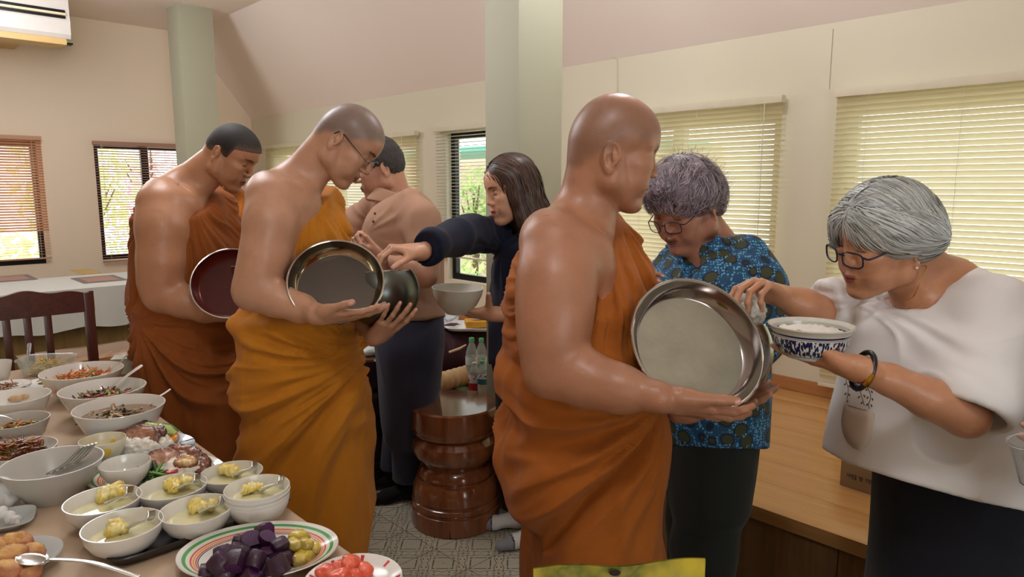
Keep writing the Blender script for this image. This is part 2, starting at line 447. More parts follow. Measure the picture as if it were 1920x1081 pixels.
def head_prims(o=None):
    """local head: x forward, y left, z up, origin between the ear holes; 0.235 m tall"""
    q = dict(nose=0.0, len=0.0, jaw=1.0, lips=1.0, ear=1.0, width=1.0, age=0.0, cheek=1.0, chin=0.0, open=0.0, earz=0.0, sub=0.0); q.update(o or {})
    w = q['width']; n = q['nose']; P_ = []
    A = P_.append
    A(EL((0.008, 0, 0.046), (0.090 + q['len'], 0.077 * w, 0.080), k=0.02))
    A(EL((0.046, 0, 0.044), (0.052, 0.063 * w, 0.058), k=0.02))
    A(EL((-0.030 - q['len'], 0, 0.016), (0.058, 0.068 * w, 0.062), k=0.02))
    A(EL((0.038, 0, -0.022), (0.052, 0.059 * w, 0.070), k=0.02))
    for s in (-1, 1):
        A(RC((0.004, s * 0.055 * w * q['jaw'], -0.055), (0.066, s * 0.016, -0.090), 0.020, 0.017, k=0.03))
        A(RC((0.0, s * 0.060 * w, -0.02), (0.004, s * 0.055 * w * q['jaw'], -0.055), 0.016, 0.018, k=0.025))
        A(EL((0.058, s * 0.043 * w * q['cheek'], -0.010), (0.030, 0.020, 0.020), k=0.02))
        A(EL((0.062, s * 0.036 * w, -0.042), (0.026, 0.020, 0.026), k=0.02))
        A(RC((0.087, s * 0.012, 0.034), (0.068, s * 0.050 * w, 0.030), 0.0095, 0.008, k=0.012))
    A(EL((0.080 + q['chin'], 0, -0.092), (0.017, 0.022, 0.015), k=0.014))
    A(EL((0.080, 0, -0.056), (0.018, 0.028, 0.024), k=0.015))
    for s in (-1, 1): A(EL((0.098, s * 0.034, 0.017), (0.017, 0.018, 0.012)).sub(0.010))
    A(RC((0.091, 0, 0.022), (0.107 + n, 0, -0.016), 0.0065, 0.0092, k=0.010))
    A(EL((0.107 + n, 0, -0.019), (0.010, 0.0105, 0.0095), k=0.005))
    for s in (-1, 1):
        A(EL((0.098 + n * 0.6, s * 0.0125, -0.023), (0.0115, 0.0065, 0.0075), k=0.004))
        A(EL((0.0765, s * 0.0325, 0.0145), (0.0125, 0.0150, 0.0125), k=0.003))
    for s in (-1, 1):
        A(EL((0.103 + n, s * 0.0062, -0.0305), (0.0048, 0.0036, 0.004)).sub(0.002))
        A(RC((0.0885, s * 0.022, 0.0085), (0.0855, s * 0.043, 0.0085), 0.0016, 0.0012).sub(0.002))
    L = q['lips']; op = q['open']
    for s in (-1, 1):
        A(RC((0.0985, 0, -0.0500), (0.087, s * 0.021, -0.0545), 0.0052 * L, 0.0028, k=0.004))
        A(RC((0.0965, 0, -0.0605 - op), (0.087, s * 0.018, -0.0570 - op * 0.6), 0.0060 * L, 0.0030, k=0.004))
    for s in (-1, 1): A(RC((0.1045, 0, -0.0550 - op / 2), (0.090, s * 0.023, -0.0560 - op * 0.3), 0.0013 + op / 2, 0.0010).sub(0.0015))
    e = q['ear']
    for s in (-1, 1):
        fx = np.array([cos(0.45), s * -0.0, 0]); out = nrm((-0.42, s * 1.0, 0)); fw = nrm(np.cross(out, (0, 0, 1)) * s * 1.0)
        up = nrm((-0.18, 0, 1)); up = nrm(up - out * up.dot(out)); fw = nrm(np.cross(up, out) * s)
        M = np.stack([fw, up, out], 1)
        c_ = np.array((-0.008, s * 0.078 * w, 0.002 + q['earz'])); 
        A(EL(c_ - out * 0.004 + fw * 0.004, (0.015 * e, 0.025 * e, 0.008), M, k=0.006))
        A(EL(c_ + up * 0.009 - fw * 0.001, (0.0165 * e, 0.021 * e, 0.0050), M, k=0.003))
        A(EL(c_ - up * 0.019 + fw * 0.004, (0.0085 * e, 0.012 * e, 0.0045), M, k=0.004))
        A(TO(c_ + up * 0.008 - fw * 0.001 + out * 0.003, 0.0140 * e, 0.0027, M, sy=1.42, k=0.002))
        A(EL(c_ + out * 0.007 + fw * 0.003 - up * 0.002, (0.0075 * e, 0.0130 * e, 0.0095), M).sub(0.003))
        A(EL(c_ + out * 0.006 + up * 0.014 - fw * 0.001, (0.0095 * e, 0.0105 * e, 0.0050), M).sub(0.003)); A(EL(c_ + out * 0.004 + up * 0.006 - fw * 0.004, (0.003, 0.010 * e, 0.003), M, k=0.003))
    return P_
def hand_prims(wrist, d, n, side, curl, spread=0.12, thumb=(0.8, 0.35, 0.3, 0.3), s=1.0, rf=1.0):
    """d: direction wrist->knuckles, n: the way the palm faces, side=+1 thumb lies along cross(d,n)."""
    d = nrm(d); n = nrm(np.array(n) - d * np.dot(n, d)); t = np.cross(d, n) * side; out = []; wr = np.array(wrist, float)
    M = lambda x, y, z: wr + (d * x + t * y + n * z) * s
    base = [(0.088, 0.028, 0), (0.092, 0.008, -0.003), (0.086, -0.012, -0.002), (0.076, -0.030, 0.002)]
    LL = [(0.043, 0.026, 0.021), (0.047, 0.029, 0.022), (0.043, 0.027, 0.021), (0.034, 0.020, 0.019)]
    RR = [0.0092, 0.0095, 0.0090, 0.0080]; info = []
    out.append(EL(M(0.048, 0.0, 0.0), (0.044 * s, 0.034 * s, 0.0135 * s), np.stack([d, t, n], 1), k=0.012 * s))
    out.append(EL(M(0.028, 0.022, 0.006), (0.030 * s, 0.016 * s, 0.013 * s), np.stack([nrm(d + t * 0.5), nrm(t - d * 0.5), n], 1), k=0.012 * s))
    out.append(RC(M(-0.02, 0, 0), M(0.03, 0.0, 0), 0.0235 * s, 0.021 * s, k=0.02 * s))
    for i in range(4):
        b = base[i]; yv = (1.5 - i) * spread
        dd = nrm(d * cos(yv) + t * sin(yv)); p = M(*b); out.append(RC(M(0.012, b[1] * 0.45, 0), p, 0.013 * s, 0.0105 * s * rf, k=0.010 * s))
        a = 0; r = RR[i] * rf * s
        for j in range(3):
            a += curl[i][j]; v = dd * cos(a) + n * sin(a); e = p + v * LL[i][j] * s
            out.append(RC(p, e, r, r * 0.92 if j < 2 else r * 0.80, k=0.003 * s)); 
            if j < 2: out.append(EL(e - 0, (r * 1.02,) * 3, k=0.002))
            if j == 2: info.append((e, v, -(n * cos(a) - dd * sin(a)), r * 0.8))
            p = e; r *= 0.93
    ab, fl, c1, c2 = thumb
    p = M(0.018, 0.024, 0.006); v = nrm(d * cos(ab) + t * sin(ab) + n * fl); q = nrm(n - v * np.dot(n, v)); q2 = nrm(np.cross(v, np.cross(n, v)) * 0.4 - t * 0.8 + n * 0.2); q2 = nrm(q2 - v * q2.dot(v)); r = 0.0135 * s
    e = p + v * 0.042 * s; out.append(RC(p, e, 0.017 * s, 0.0118 * s * rf, k=0.012 * s)); p = e
    a = 0
    for ln, c_, r0, r1 in ((0.034, c1, 0.0112, 0.0105), (0.027, c2, 0.0108, 0.0085)):
        a += c_; vv = v * cos(a) + q2 * sin(a); e = p + vv * ln * s; out.append(RC(p, e, r0 * s * rf, r1 * s * rf, k=0.003 * s)); p = e
    info.append((p, vv, -(q2 * cos(a) - v * sin(a)), 0.0088 * s))
    return out, info
def nails_paint(info):
    L = []
    for (e, v, up, r) in info:
        M = np.stack([v, np.cross(up, v), up], 1)
        L.append((EL(e + v * r * 0.15 + up * r * 0.9, (r * 0.95, r * 0.72, r * 0.5), M), 'nail', 0.001))
    return L
def face_paint(M, o, sc, lip, brow, lash=(0.02, 0.012, 0.01), browh=1.0, far=True, blush=None):
    L = []
    def T(p): return p.T(M, o, sc)
    for s in (-1, 1):
        if brow is not None:
            for (y, z, ry, rz_) in ((0.020, 0.0335, 0.009, 0.0036), (0.031, 0.0360, 0.010, 0.0036), (0.043, 0.0350, 0.008, 0.0026)):
                L.append((T(EL((0.085, s * y, z), (0.035, ry, rz_ * browh))), brow, 0.0025))
        for (y, z, ry) in ((0.027, 0.0078, 0.008), (0.038, 0.0082, 0.008)):
            L.append((T(EL((0.085, s * y, z), (0.030, ry, 0.0013))), lash, 0.0008))
        L.append((T(EL((0.095, s * 0.008, -0.0508), (0.030, 0.0135, 0.0044))), lip, 0.0014))
        L.append((T(EL((0.095, s * 0.006, -0.0605), (0.030, 0.0125, 0.0050))), lip, 0.0014))
        L.append((T(EL((0.098, s * 0.010, -0.0555), (0.030, 0.0150, 0.0011))), (0.05, 0.012, 0.010), 0.0008))
        L.append((T(EL((0.103, s * 0.0062, -0.0305), (0.0048, 0.0036, 0.004))), (0.04, 0.012, 0.008), 0.002))
    return L
def paint(V, base, paints, nailc=(0.75, 0.42, 0.34), blotch=0.06, seed=3):
    C = np.tile(np.array(base, float), (len(V), 1)); C *= (1 + blotch * vnoise(V, 28, seed) + blotch * 0.6 * vnoise(V, 90, seed))[:, None]
    for (pr, col, soft) in paints:
        if col == 'nail': col = nailc
        d = pr.d(V[:, 0], V[:, 1], V[:, 2]) if not callable(pr) else pr(V)
        w = 1 - sstep(-soft, soft, d); C = C * (1 - w[:, None]) + np.array(col, float) * w[:, None]
    return np.clip(C, 0, 1)
def strands(name, roots, dirs, nrms, L, mtl, parent, seg=7, width=0.0022, curl=0.0, grav=0.5, fieldpush=None, seed=1, jit=0.15):
    """ribbon locks: roots (n,3), initial directions, outward normals"""
    rs = np.random.RandomState(seed); n = len(roots); p = roots.copy(); d = dirs / (np.linalg.norm(dirs, axis=1)[:, None] + 1e-9)
    L = np.ones(n) * L if np.isscalar(L) else L; V = np.zeros((n, seg + 1, 2, 3)); side0 = np.cross(d, nrms); side0 /= np.linalg.norm(side0, axis=1)[:, None] + 1e-9
    ph = rs.rand(n) * 6.28; fr = 5 + rs.rand(n) * 5; wj = rs.normal(0, jit, (n, 3))
    d = d + wj
    for k in range(seg + 1):
        w = width * (0.35 + 0.65 * np.sin(pi * min(1, (k + 0.7) / (seg + 0.7)) ** 0.8)) * (1 if k < seg else 0.15)
        sd = np.cross(d, nrms); sd /= np.linalg.norm(sd, axis=1)[:, None] + 1e-9
        V[:, k, 0] = p - sd * w / 2; V[:, k, 1] = p + sd * w / 2
        if k == seg: break
        dn = d / (np.linalg.norm(d, axis=1)[:, None] + 1e-9)
        p = p + dn * (L / seg)[:, None]
        if curl: 
            a = ph + fr * k / seg * 1.6; d = d + curl * (side0 * np.cos(a)[:, None] + nrms * np.sin(a)[:, None])
        d = d + np.array([0, 0, -grav / seg])
        if fieldpush is not None: p, d = fieldpush(p, d, k / seg)
    V = V.reshape(-1, 3); i = np.arange(n)[:, None] * (seg + 1) * 2 + np.arange(seg)[None, :] * 2; i = i.ravel()
    Q = np.stack([i, i + 1, i + 3, i + 2], 1)
    return link(name, fastmesh(V, Q), mtl, parent)
def skinmat(name, rough=0.42, sss=0.0):
    return mat(name, (1, 1, 1), rough, attr='Col', var=0.06, nsc=120, bmp=0.22, bsc=420, sss=sss, spec=0.35)
# ------------------------------------------------------------------ room shell (room axes: A along the long wall, B towards it)
BW = 3.366; AE = 7.70; EAVE = 2.17; TOPZ = 3.02; CREASE = 2.74; PLB = 2.02; PLZ = 0.44
M_wall = mat('wall_paint', (217, 210, 188), 0.75, var=0.02, nsc=1.2, bmp=0.03, bsc=40)
M_wall2 = mat('end_wall_paint', (238, 221, 198), 0.75, var=0.02, nsc=1.2, bmp=0.03, bsc=40)
M_ceil = mat('ceiling_paint', (236, 222, 212), 0.8, var=0.02, nsc=0.8)
M_col = mat('column_paint', (173, 172, 150), 0.6, var=0.02, nsc=2)
M_black = mat('black_aluminium', (22, 20, 20), 0.35, 0.5)
M_creamrail = mat('cream_blind_rail', (214, 205, 180), 0.45)
def aB(px, b=BW, py=400): return rcoord(PB(px, py, b))[0]
def bA(px, a=AE, py=380): return rcoord(PA(px, py, a))[1]
def rbox(mb, a0, a1, b0, b1, z0, z1, bev=0): mb.box(RM((a0 + a1) / 2, (b0 + b1) / 2, (z0 + z1) / 2), (abs(a1 - a0), abs(b1 - b0), abs(z1 - z0)), RAX, bev)
# windows on the long wall: (a_right, a_left, z0, z1)
W6 = (-2.2, aB(1572), 0.70, 1.83); W5 = (aB(1452), aB(1105), 0.70, 1.83); W4 = (aB(985), aB(838), 0.74, 1.86); W3 = (aB(782), aB(520), 0.74, 1.84)
def wallrun(name, L0, L1, wins, zt, fixed, m, along):
    mb = MB()
    def bx(u0, u1, z0, z1):
        if u1 - u0 < 1e-3: return
        if along == 'A': rbox(mb, u0, u1, fixed, fixed + 0.14, z0, z1)
        else: rbox(mb, fixed, fixed + 0.14, u0, u1, z0, z1)
    u = L0
    for (w0, w1, z0, z1) in sorted(wins):
        bx(u, w0, 0, zt); bx(w0, w1, 0, z0); bx(w0, w1, z1, zt); u = w1
    bx(u, L1, 0, zt)
    o = mb.build(name, m, smooth=False); tag(o, kind='structure'); return o
wallrun('wall_back', -3.2, AE, [W6, W5, W4, W3], EAVE + 0.12, BW, M_wall, 'A')
L2 = (bA(338), bA(184)); L2 = (min(L2), max(L2) + 0.16, 0.74, 1.87); L1b = (bA(78), bA(-150)); L1 = (min(L1b), max(L1b), 0.74, 1.87)
wallrun('wall_end', -4.0, BW + 0.14, [L1, L2], TOPZ + 0.1, AE, M_wall2, 'B')
mb = MB()
v = [RM(-3.2, BW + 0.02, EAVE), RM(AE + 0.02, BW + 0.02, EAVE), RM(AE + 0.02, CREASE, TOPZ), RM(-3.2, CREASE, TOPZ)]
up = np.array([0, 0, 0.06])
mb.add(v + [q + up + BV * 0.05 for q in v], [(0, 1, 2, 3), (7, 6, 5, 4), (0, 4, 5, 1), (2, 6, 7, 3), (1, 5, 6, 2), (0, 3, 7, 4)])
tag(mb.build('ceiling_slope', M_ceil, smooth=False), kind='structure')
mb = MB(); rbox(mb, -3.2, AE + 0.02, -4.0, CREASE + 0.01, TOPZ, TOPZ + 0.08)
tag(mb.build('ceiling', M_ceil, smooth=False), kind='structure')
# side wall beyond the table, out of view on the left, and the two columns
mb = MB(); rbox(mb, -3.2, AE, -4.1, -4.0, 0, TOPZ); tag(mb.build('wall_left', M_wall2, smooth=False), kind='structure')
wallrun('wall_near', -4.0, BW + 0.14, [(-1.6, 0.6, 0.9, 2.1)], TOPZ + 0.05, -3.34, M_wall2, 'B')
def column(name, px, a0, a1, b0, b1, z0, z1, lab, m):
    e = empty(name, RM((a0 + a1) / 2, (b0 + b1) / 2, z0), lab, 'column')
    mb = MB(); rbox(mb, a0, a1, b0, b1, z0, z1, 0.004); mb.build('shaft', m, e)
    return e
c1 = rcoord(P(972, 500, 2.98)); A1, B1 = c1[0], c1[1]
mb = MB(); rbox(mb, A1, A1 + 0.21, B1, B1 + 0.27, 0, TOPZ + 0.02, 0.004)
tag(mb.build('column', M_col), 'square cream column rising behind the woman in navy', 'column', kind='structure')
c2 = rcoord(P(333, 30, 6.25)); A2, B2 = c2[0], c2[1]
mb = MB(); rbox(mb, A2, A2 + 0.27, B2, B2 + 0.30, 0, TOPZ + 0.02, 0.004)
tag(mb.build('column', M_col), 'square cream column behind the buzz-cut monk near the end wall', 'column', kind='structure')
# floor base and patterned tiles
def tile_material():
    m, nt, b = newmat('patterned_tile'); 
    t = nt.nodes.new('ShaderNodeNewGeometry'); x, y, z = sep(nt, t.outputs['Position'])
    k = 0.145
    u = (x / k + 100.35); v = (y / k + 100.1)
    fu = u.fract() - 0.5; fv = v.fract() - 0.5; au = fu.abs(); av = fv.abs()
    mx = au.max(av); mn = au.min(av)
    # dashed square outline at the centre of each cell
    sq = ((mx - 0.27).abs().lt(0.017)) * (((mn - 0.08).abs() - 0.055).lt(0.03) + (mn.gt(0.20)))
    dot = (fu * fu + fv * fv).sqrt().lt(0.035)
    # flower at nodes: distance to the nearest corner
    cu = (au - 0.5).abs(); cv = (av - 0.5).abs(); rr = (cu * cu + cv * cv).sqrt(); an = cv.atan2(cu)
    pet = (an * 4.0).cos().abs() * 0.07 + 0.10
    flower = (rr - pet).abs().lt(0.012)
    core = rr.lt(0.04) + (cu.min(cv).lt(0.008)) * (rr.lt(0.15))
    # wavy stems between neighbouring nodes
    w1 = ((cu - ((av * 6.283).sin().abs() * 0.07 + 0.06)).abs().lt(0.010)) * cv.gt(0.1)
    w2 = ((cv - ((au * 6.283).sin().abs() * 0.07 + 0.06)).abs().lt(0.010)) * cu.gt(0.1)
    lf = (((cu - 0.06).abs() * 1.0 + ((cv - 0.30).abs()) * 0.6).lt(0.028)) + (((cv - 0.06).abs() + ((cu - 0.30).abs()) * 0.6).lt(0.028))
    dark = (sq + flower + w1 + w2 + lf).min(1.0)
    n = noise(nt, t.outputs['Position'], 9.0)
    base = mixc(nt, n, srgb((186, 180, 160)), srgb((172, 166, 146)))
    c1_ = mixc(nt, dark * 0.92, base, srgb((74, 72, 52)))
    c2_ = mixc(nt, (core + dot * 0.4).min(1.0) * 0.85, c1_, srgb((120, 88, 52)))
    nt.links.new(c2_, b.inputs['Base Color']); b.inputs['Roughness'].default_value = 0.28
    return m
M_tile = tile_material(); M_grout = mat('grout', (150, 142, 122), 0.8)
mb = MB(); rbox(mb, -3.2, AE + 0.1, -4.1, BW + 0.1, -0.1, -0.003)
floor = tag(mb.build('floor', M_grout, smooth=False), kind='structure')
TS = 0.205; tb = MB(); tb.box((0, 0, -0.004), (TS - 0.003, TS - 0.003, 0.008), bev=0.0008); tm = None
far = MB(); cnt = 0
oa, ob = rcoord(P(816, 1021, 2.63))[:2]
for i in range(-12, 30):
    for j in range(-20, 14):
        a, b = oa + (i + 0.5) * TS, ob + (j + 0.5) * TS; p = RM(a, b)
        if b > 3.3 or a > 7.6 or b < -3.9 or a < -3: continue
        dpt = p[1] * cp + CAMZ * sp_; px = CX + F * p[0] / max(dpt, 0.1); py = CY + F * (CAMZ * cp - p[1] * sp_) / max(dpt, .1)
        if p[1] > 1.0 and 600 < px < 1050 and 880 < py < 1180 and b < PLB:
            if tm is None:
                to = tb.build('tile', M_tile, None, loc=(0, 0, 0)); tm = to.data; bpy.data.objects.remove(to)
            o = link('tile', tm, None, floor, loc=p, rot=(0, 0, YAW)); cnt += 1
        else: far.box(p + np.array([0, 0, -0.004]), (TS - 0.003, TS - 0.003, 0.008), RAX)
fo = far.build('tile_field', M_tile, floor, smooth=False); fo['kind'] = 'stuff'
# raised timber platform along the wall
Mp_top = wood('platform_laminate', (198, 150, 92), (172, 122, 68), 0, 0.3, 1.0, 0.25)
Mp_front = wood('platform_front_board', (140, 104, 66), (110, 78, 46), 2, 0.45)
pl = empty('platform', RM(1.0, PLB, 0), None, None); del_ = [pl.pop(k_) for k_ in ('label', 'category') if k_ in pl]
pl.rotation_euler = (0, 0, R(90) + YAW); pl['kind'] = 'structure'
def local_box(name, m, parent, a0, a1, b0, b1, z0, z1, bev=0.0015):
    """box built in its own axes so grain follows A"""
    mb = MB(); mb.box((0, 0, 0), (abs(a1 - a0), abs(b1 - b0), abs(z1 - z0)), bev=bev)
    o = mb.build(name, m, None, loc=RM((a0 + a1) / 2, (b0 + b1) / 2, (z0 + z1) / 2)); o.rotation_euler = (0, 0, R(90) + YAW)
    if parent is not None:
        o.parent = parent; o.matrix_parent_inverse = pw(parent).inverted()
    return o
rnd = random.Random(5)
nb = 7; bw = (BW - PLB) / nb
for j in range(nb):
    a = -3.0 + rnd.random() * 0.8
    while a < AE - 0.01:
        e = min(AE - 0.005, a + 1.35)
        local_box('floor_board', Mp_top, pl, a, e - 0.0012, PLB + j * bw + 0.0008, PLB + (j + 1) * bw - 0.0008, PLZ - 0.02, PLZ, 0.0008); a = e
a = -3.0
while a < AE - 0.05:
    e = min(AE - 0.005, a + 0.62); local_box('front_panel', Mp_front, pl, a, e - 0.003, PLB + 0.012, PLB + 0.03, 0.0, PLZ - 0.021); a = e
local_box('edge_trim', Mp_top, pl, -3.0, AE - 0.01, PLB - 0.004, PLB + 0.012, PLZ - 0.045, PLZ - 0.0005, 0.002)
local_box('core', Mp_front, pl, -3.0, AE - 0.01, PLB + 0.032, BW - 0.005, 0.002, PLZ - 0.022)
bb = local_box('baseboard_back', wood('skirting_wood', (186, 130, 80), (160, 104, 60), 0, 0.35), None, -3.0, AE - 0.02, BW - 0.014, BW - 0.001, PLZ + 0.001, PLZ + 0.065, 0.003); bb['kind'] = 'structure'
# ------------------------------------------------------------------ windows and blinds
M_glass = mat('window_glass', (240, 245, 245), 0.02, trans=1.0, ior=1.05, var=0)
def slat_mat(name, col, tr):
    m, nt, b = newmat(name); d = nt.nodes.new('ShaderNodeBsdfTranslucent'); mx = nt.nodes.new('ShaderNodeMixShader'); mx.inputs[0].default_value = tr
    b.inputs['Base Color'].default_value = (*srgb(col), 1); b.inputs['Roughness'].default_value = 0.4; d.inputs['Color'].default_value = (*srgb(col), 1)
    nt.links.new(b.outputs[0], mx.inputs[1]); nt.links.new(d.outputs[0], mx.inputs[2]); nt.links.new(mx.outputs[0], nt.nodes['Material Output'].inputs[0]); return m
M_cream = slat_mat('cream_slat', (226, 216, 178), 0.38); M_peach = slat_mat('peach_slat', (214, 160, 124), 0.40); M_brown = slat_mat('rose_slat', (176, 128, 112), 0.2); M_pale = slat_mat('pale_slat', (206, 202, 184), 0.15)
M_cord = mat('blind_cord', (214, 208, 190), 0.6)
WN = [0]
def window(along, fixed, w, mull=2, fm=None, split=None):
    u0, u1, z0, z1 = w; fm = fm or M_black; WN[0] += 1
    def B_(mb, a, b, c_, d, t0=0.05, t1=0.09):
        if along == 'A': rbox(mb, a, b, fixed + t0, fixed + t1, c_, d)
        else: rbox(mb, fixed + t0, fixed + t1, a, b, c_, d)
    mb = MB(); t = 0.045
    B_(mb, u0, u1, z0, z0 + t); B_(mb, u0, u1, z1 - t, z1); B_(mb, u0, u0 + t, z0 + t, z1 - t); B_(mb, u1 - t, u1, z0 + t, z1 - t)
    f = mb.build('window_%d' % WN[0], fm, smooth=False); f['kind'] = 'structure'
    for i in range(1, mull):
        q = u0 + (u1 - u0) * i / mull; mb = MB(); B_(mb, q - 0.035, q + 0.035, z0 + t, z1 - t, 0.045, 0.095); mb.build('mullion', fm, f, smooth=False)
    for i in range(mull):
        a, b = u0 + (u1 - u0) * i / mull, u0 + (u1 - u0) * (i + 1) / mull
        mb = MB(); B_(mb, a + 0.036, b - 0.036, z0 + t, z1 - t, 0.068, 0.072); mb.build('pane', M_glass, f, smooth=False)
    if split:
        mb = MB(); B_(mb, u0 + t, u1 - t, split - 0.02, split + 0.02, 0.048, 0.092); mb.build('transom', fm, f, smooth=False)
    return f
def blind(along, fixed, u0, u1, z0, z1, m, rail_m, ang, lab, pitch=0.0245, off=-0.045, bunch=0, nc=3, group=None, wand=True, angf=None):
    uc = (u0 + u1) / 2; L = u1 - u0
    base = RM(uc, fixed + off, z0) if along == 'A' else RM(fixed + off, uc, z0)
    rz = (R(90) + YAW) if along == 'A' else YAW
    # local x along slat; local y points out of the wall for the end wall, into the room for the long wall
    e = empty('venetian_blind', base, lab, 'window blind', group, rz)
    mb = MB(); mb.box((0, 0, z1 - z0 - 0.018), (L + 0.01, 0.045, 0.036), bev=0.003); mb.build('head_rail', rail_m, e, loc=(0, 0, 0))
    mb = MB(); mb.box((0, 0, 0.008), (L, 0.026, 0.014), bev=0.003); mb.build('bottom_rail', rail_m, e, loc=(0, 0, 0))
    # curved slat section
    n = 4; wv = 0.025; v = []; f = []
    for sx in (-1, 1):
        for i in range(n + 1):
            t = i / n * 2 - 1; v.append((sx * L / 2, t * wv / 2, 0.0016 * (1 - t * t)))
    f = [(i, i + 1, n + 2 + i, n + 1 + i) for i in range(n)]
    me = mesh(v, f); me.materials.append(m)
    z = 0.022; k = 0; N = int((z1 - z0 - 0.06) / pitch); rr = random.Random(3)
    for i in range(N):
        if i < bunch: z += 0.006
        else: z += pitch
        if z > z1 - z0 - 0.04: break
        a = ang if angf is None else angf(i / N)
        o = link('slat', me, None, e, loc=(0, 0, z), rot=(a + rr.uniform(-1, 1) * 0.04, rr.uniform(-1, 1) * 0.0006, 0)); k += 1
    for i in range(nc):
        x = -L / 2 + L * (i + 0.5) / nc + (0.0 if nc > 2 else 0); x = -L * 0.42 + L * 0.84 * i / max(1, nc - 1)
        for y in (-0.0135, 0.0135):
            mb = MB(); mb.tube([(x, y, 0.01), (x, y, z1 - z0 - 0.03)], 0.0009, 5); mb.build('ladder_cord', M_cord, e, loc=(0, 0, 0))
    if wand:
        mb = MB(); x = -L * 0.44; y = 0.03 if along == 'A' else -0.03
        mb.tube([(x, y, z1 - z0 - 0.03), (x + 0.004, y, (z1 - z0) * 0.35)], 0.002, 6); mb.build('tilt_wand', M_cord, e, loc=(0, 0, 0))
    return e
w_al = mat('white_aluminium', (200, 200, 192), 0.4)
window('A', BW, W6, 3, w_al); window('A', BW, W5, 2, w_al); window('A', BW, W4, 1); window('A', BW, W3, 2, w_al)
window('B', AE, L2, 2, M_black, None); window('B', AE, L1, 2, M_black)
blind('A', BW, aB(1920) - 1.0, aB(1563), 0.505, 1.89, M_cream, M_creamrail, R(62), 'wide cream closed venetian blind behind the grey-haired woman in white', nc=5)
blind('A', BW, aB(1464), aB(1095), 0.52, 1.89, M_cream, M_creamrail, R(58), 'cream closed venetian blind behind the woman in the blue patterned shirt', nc=4)
blind('A', BW, aB(990), aB(827), 0.92, 1.90, M_pale, M_creamrail, R(8), 'narrow half-open venetian blind left of the central column, black frame below it', nc=2)
blind('A', BW, aB(792), aB(511), 0.70, 1.89, M_cream, M_creamrail, R(58), 'cream closed venetian blind behind the man in the tan polo shirt', nc=3)
blind('B', AE, L2[0] - 0.01, L2[1] + 0.03, 0.72, 1.89, M_brown, mat('rose_rail', (170, 124, 108), 0.5), R(-20), 'rose-brown see-through venetian blind left of the buzz-cut monk', nc=3, off=-0.045)
blind('B', AE, L1[0] - 0.03, L1[1] + 0.03, 0.79, 1.91, M_peach, mat('peach_rail', (196, 150, 118), 0.5), R(-40), 'peach sunlit venetian blind at the far left edge', nc=3, off=-0.045, angf=lambda t: R(-12) if t < 0.2 else R(-48))
# conduit wire and outlet on walls
p0 = PB(1157, 111, BW - 0.004); p1 = PB(1158, 260, BW - 0.004); pc = PB(1153, 108, BW - 0.05)
mb = MB(); mb.tube([PB(1150, 106, BW - 0.06), pc, p0, p1], 0.0025, 6); tag(mb.build('cable', M_cord), 'thin pale cable running down the wall above the bald monk', 'cable')
mb = MB(); q = PB(1562, 60, BW); a = rcoord(q)[0]; rbox(mb, a - 0.0015, a + 0.0015, BW - 0.002, BW, 1.9, EAVE); tag(mb.build('trim_1', mat('joint_line', (170, 160, 135), 0.7), smooth=False), kind='structure')
e = empty('wall_socket', PA(475, 344, AE - 0.01), 'small white socket plate with dark slots on end wall behind the monks', 'socket')
q = rcoord(PA(475, 344, AE)); mb = MB(); rbox(mb, AE - 0.012, AE, q[1] - 0.075, q[1] + 0.075, q[2] - 0.06, q[2] + 0.06, 0.004); mb.build('plate', mat('socket_white', (215, 200, 180), 0.4), e)
for s in (-1, 1):
    mb = MB(); rbox(mb, AE - 0.018, AE - 0.012, q[1] + s * 0.035 - 0.012, q[1] + s * 0.035 + 0.012, q[2] - 0.045, q[2] + 0.045, 0.002); mb.build('switch', M_black, e)
# air conditioner on the end wall
ACa = 6.55
pr = rcoord(PA(131, 40, ACa)); zb = rcoord(PA(110, 70, ACa))[2]
e = empty('air_conditioner', RM(ACa, pr[1] - 0.6, zb), 'white wall air conditioner with black outlet grilles, cut by the top left corner', 'air conditioner')
Mac = mat('ac_white', (205, 198, 190), 0.35); Macb = mat('ac_beige', (205, 170, 110), 0.5)
br = pr[1]; bl = br - 1.25; zt = zb + 0.36
def prism_ab(name, prof, b0, b1, m, parent):
    mb = MB(); n = len(prof); v = [RM(a, b0, z) for a, z in prof] + [RM(a, b1, z) for a, z in prof]
    mb.add(v, [tuple(range(n)), tuple(range(2 * n - 1, n - 1, -1))] + [(i, n + i, n + (i + 1) % n, (i + 1) % n) for i in range(n)]); return mb.build(name, m, parent, smooth=False)
prism_ab('body', [(ACa + 0.02, zb), (ACa, zb + 0.03), (ACa - 0.01, zb + 0.13), (ACa, zb + 0.17), (ACa, zt), (ACa + 0.24, zt), (ACa + 0.24, zb)], bl, br, Mac, e)
for k in range(2):
    mb = MB(); rbox(mb, ACa - 0.016, ACa + 0.02, bl + 0.01, br - 0.03, zb + 0.145 + k * 0.045, zb + 0.165 + k * 0.045, 0.003); mb.build('outlet_slot', M_black, e)
mb = MB(); rbox(mb, ACa - 0.03, ACa + 0.01, bl + 0.01, br - 0.03, zb + 0.168, zb + 0.186, 0.003); mb.build('louver', mat('louver_beige', (220, 200, 165), 0.4), e)
mb = MB(); rbox(mb, ACa + 0.01, ACa + 0.23, bl + 0.02, br - 0.03, zb - 0.05, zb - 0.001, 0.01); mb.build('under_tray', Macb, e)
mb = MB(); rbox(mb, ACa + 0.24, AE + 0.001, bl + 0.2, br - 0.2, zb + 0.05, zb + 0.25, 0.004); mb.build('wall_bracket', Macb, e)
q = PA(122, 80, 7.62); e2 = empty('indicator_lamp', q, 'small green indicator lamp on a dark bracket below the air conditioner', 'indicator')
qa, qb, qz = rcoord(q)
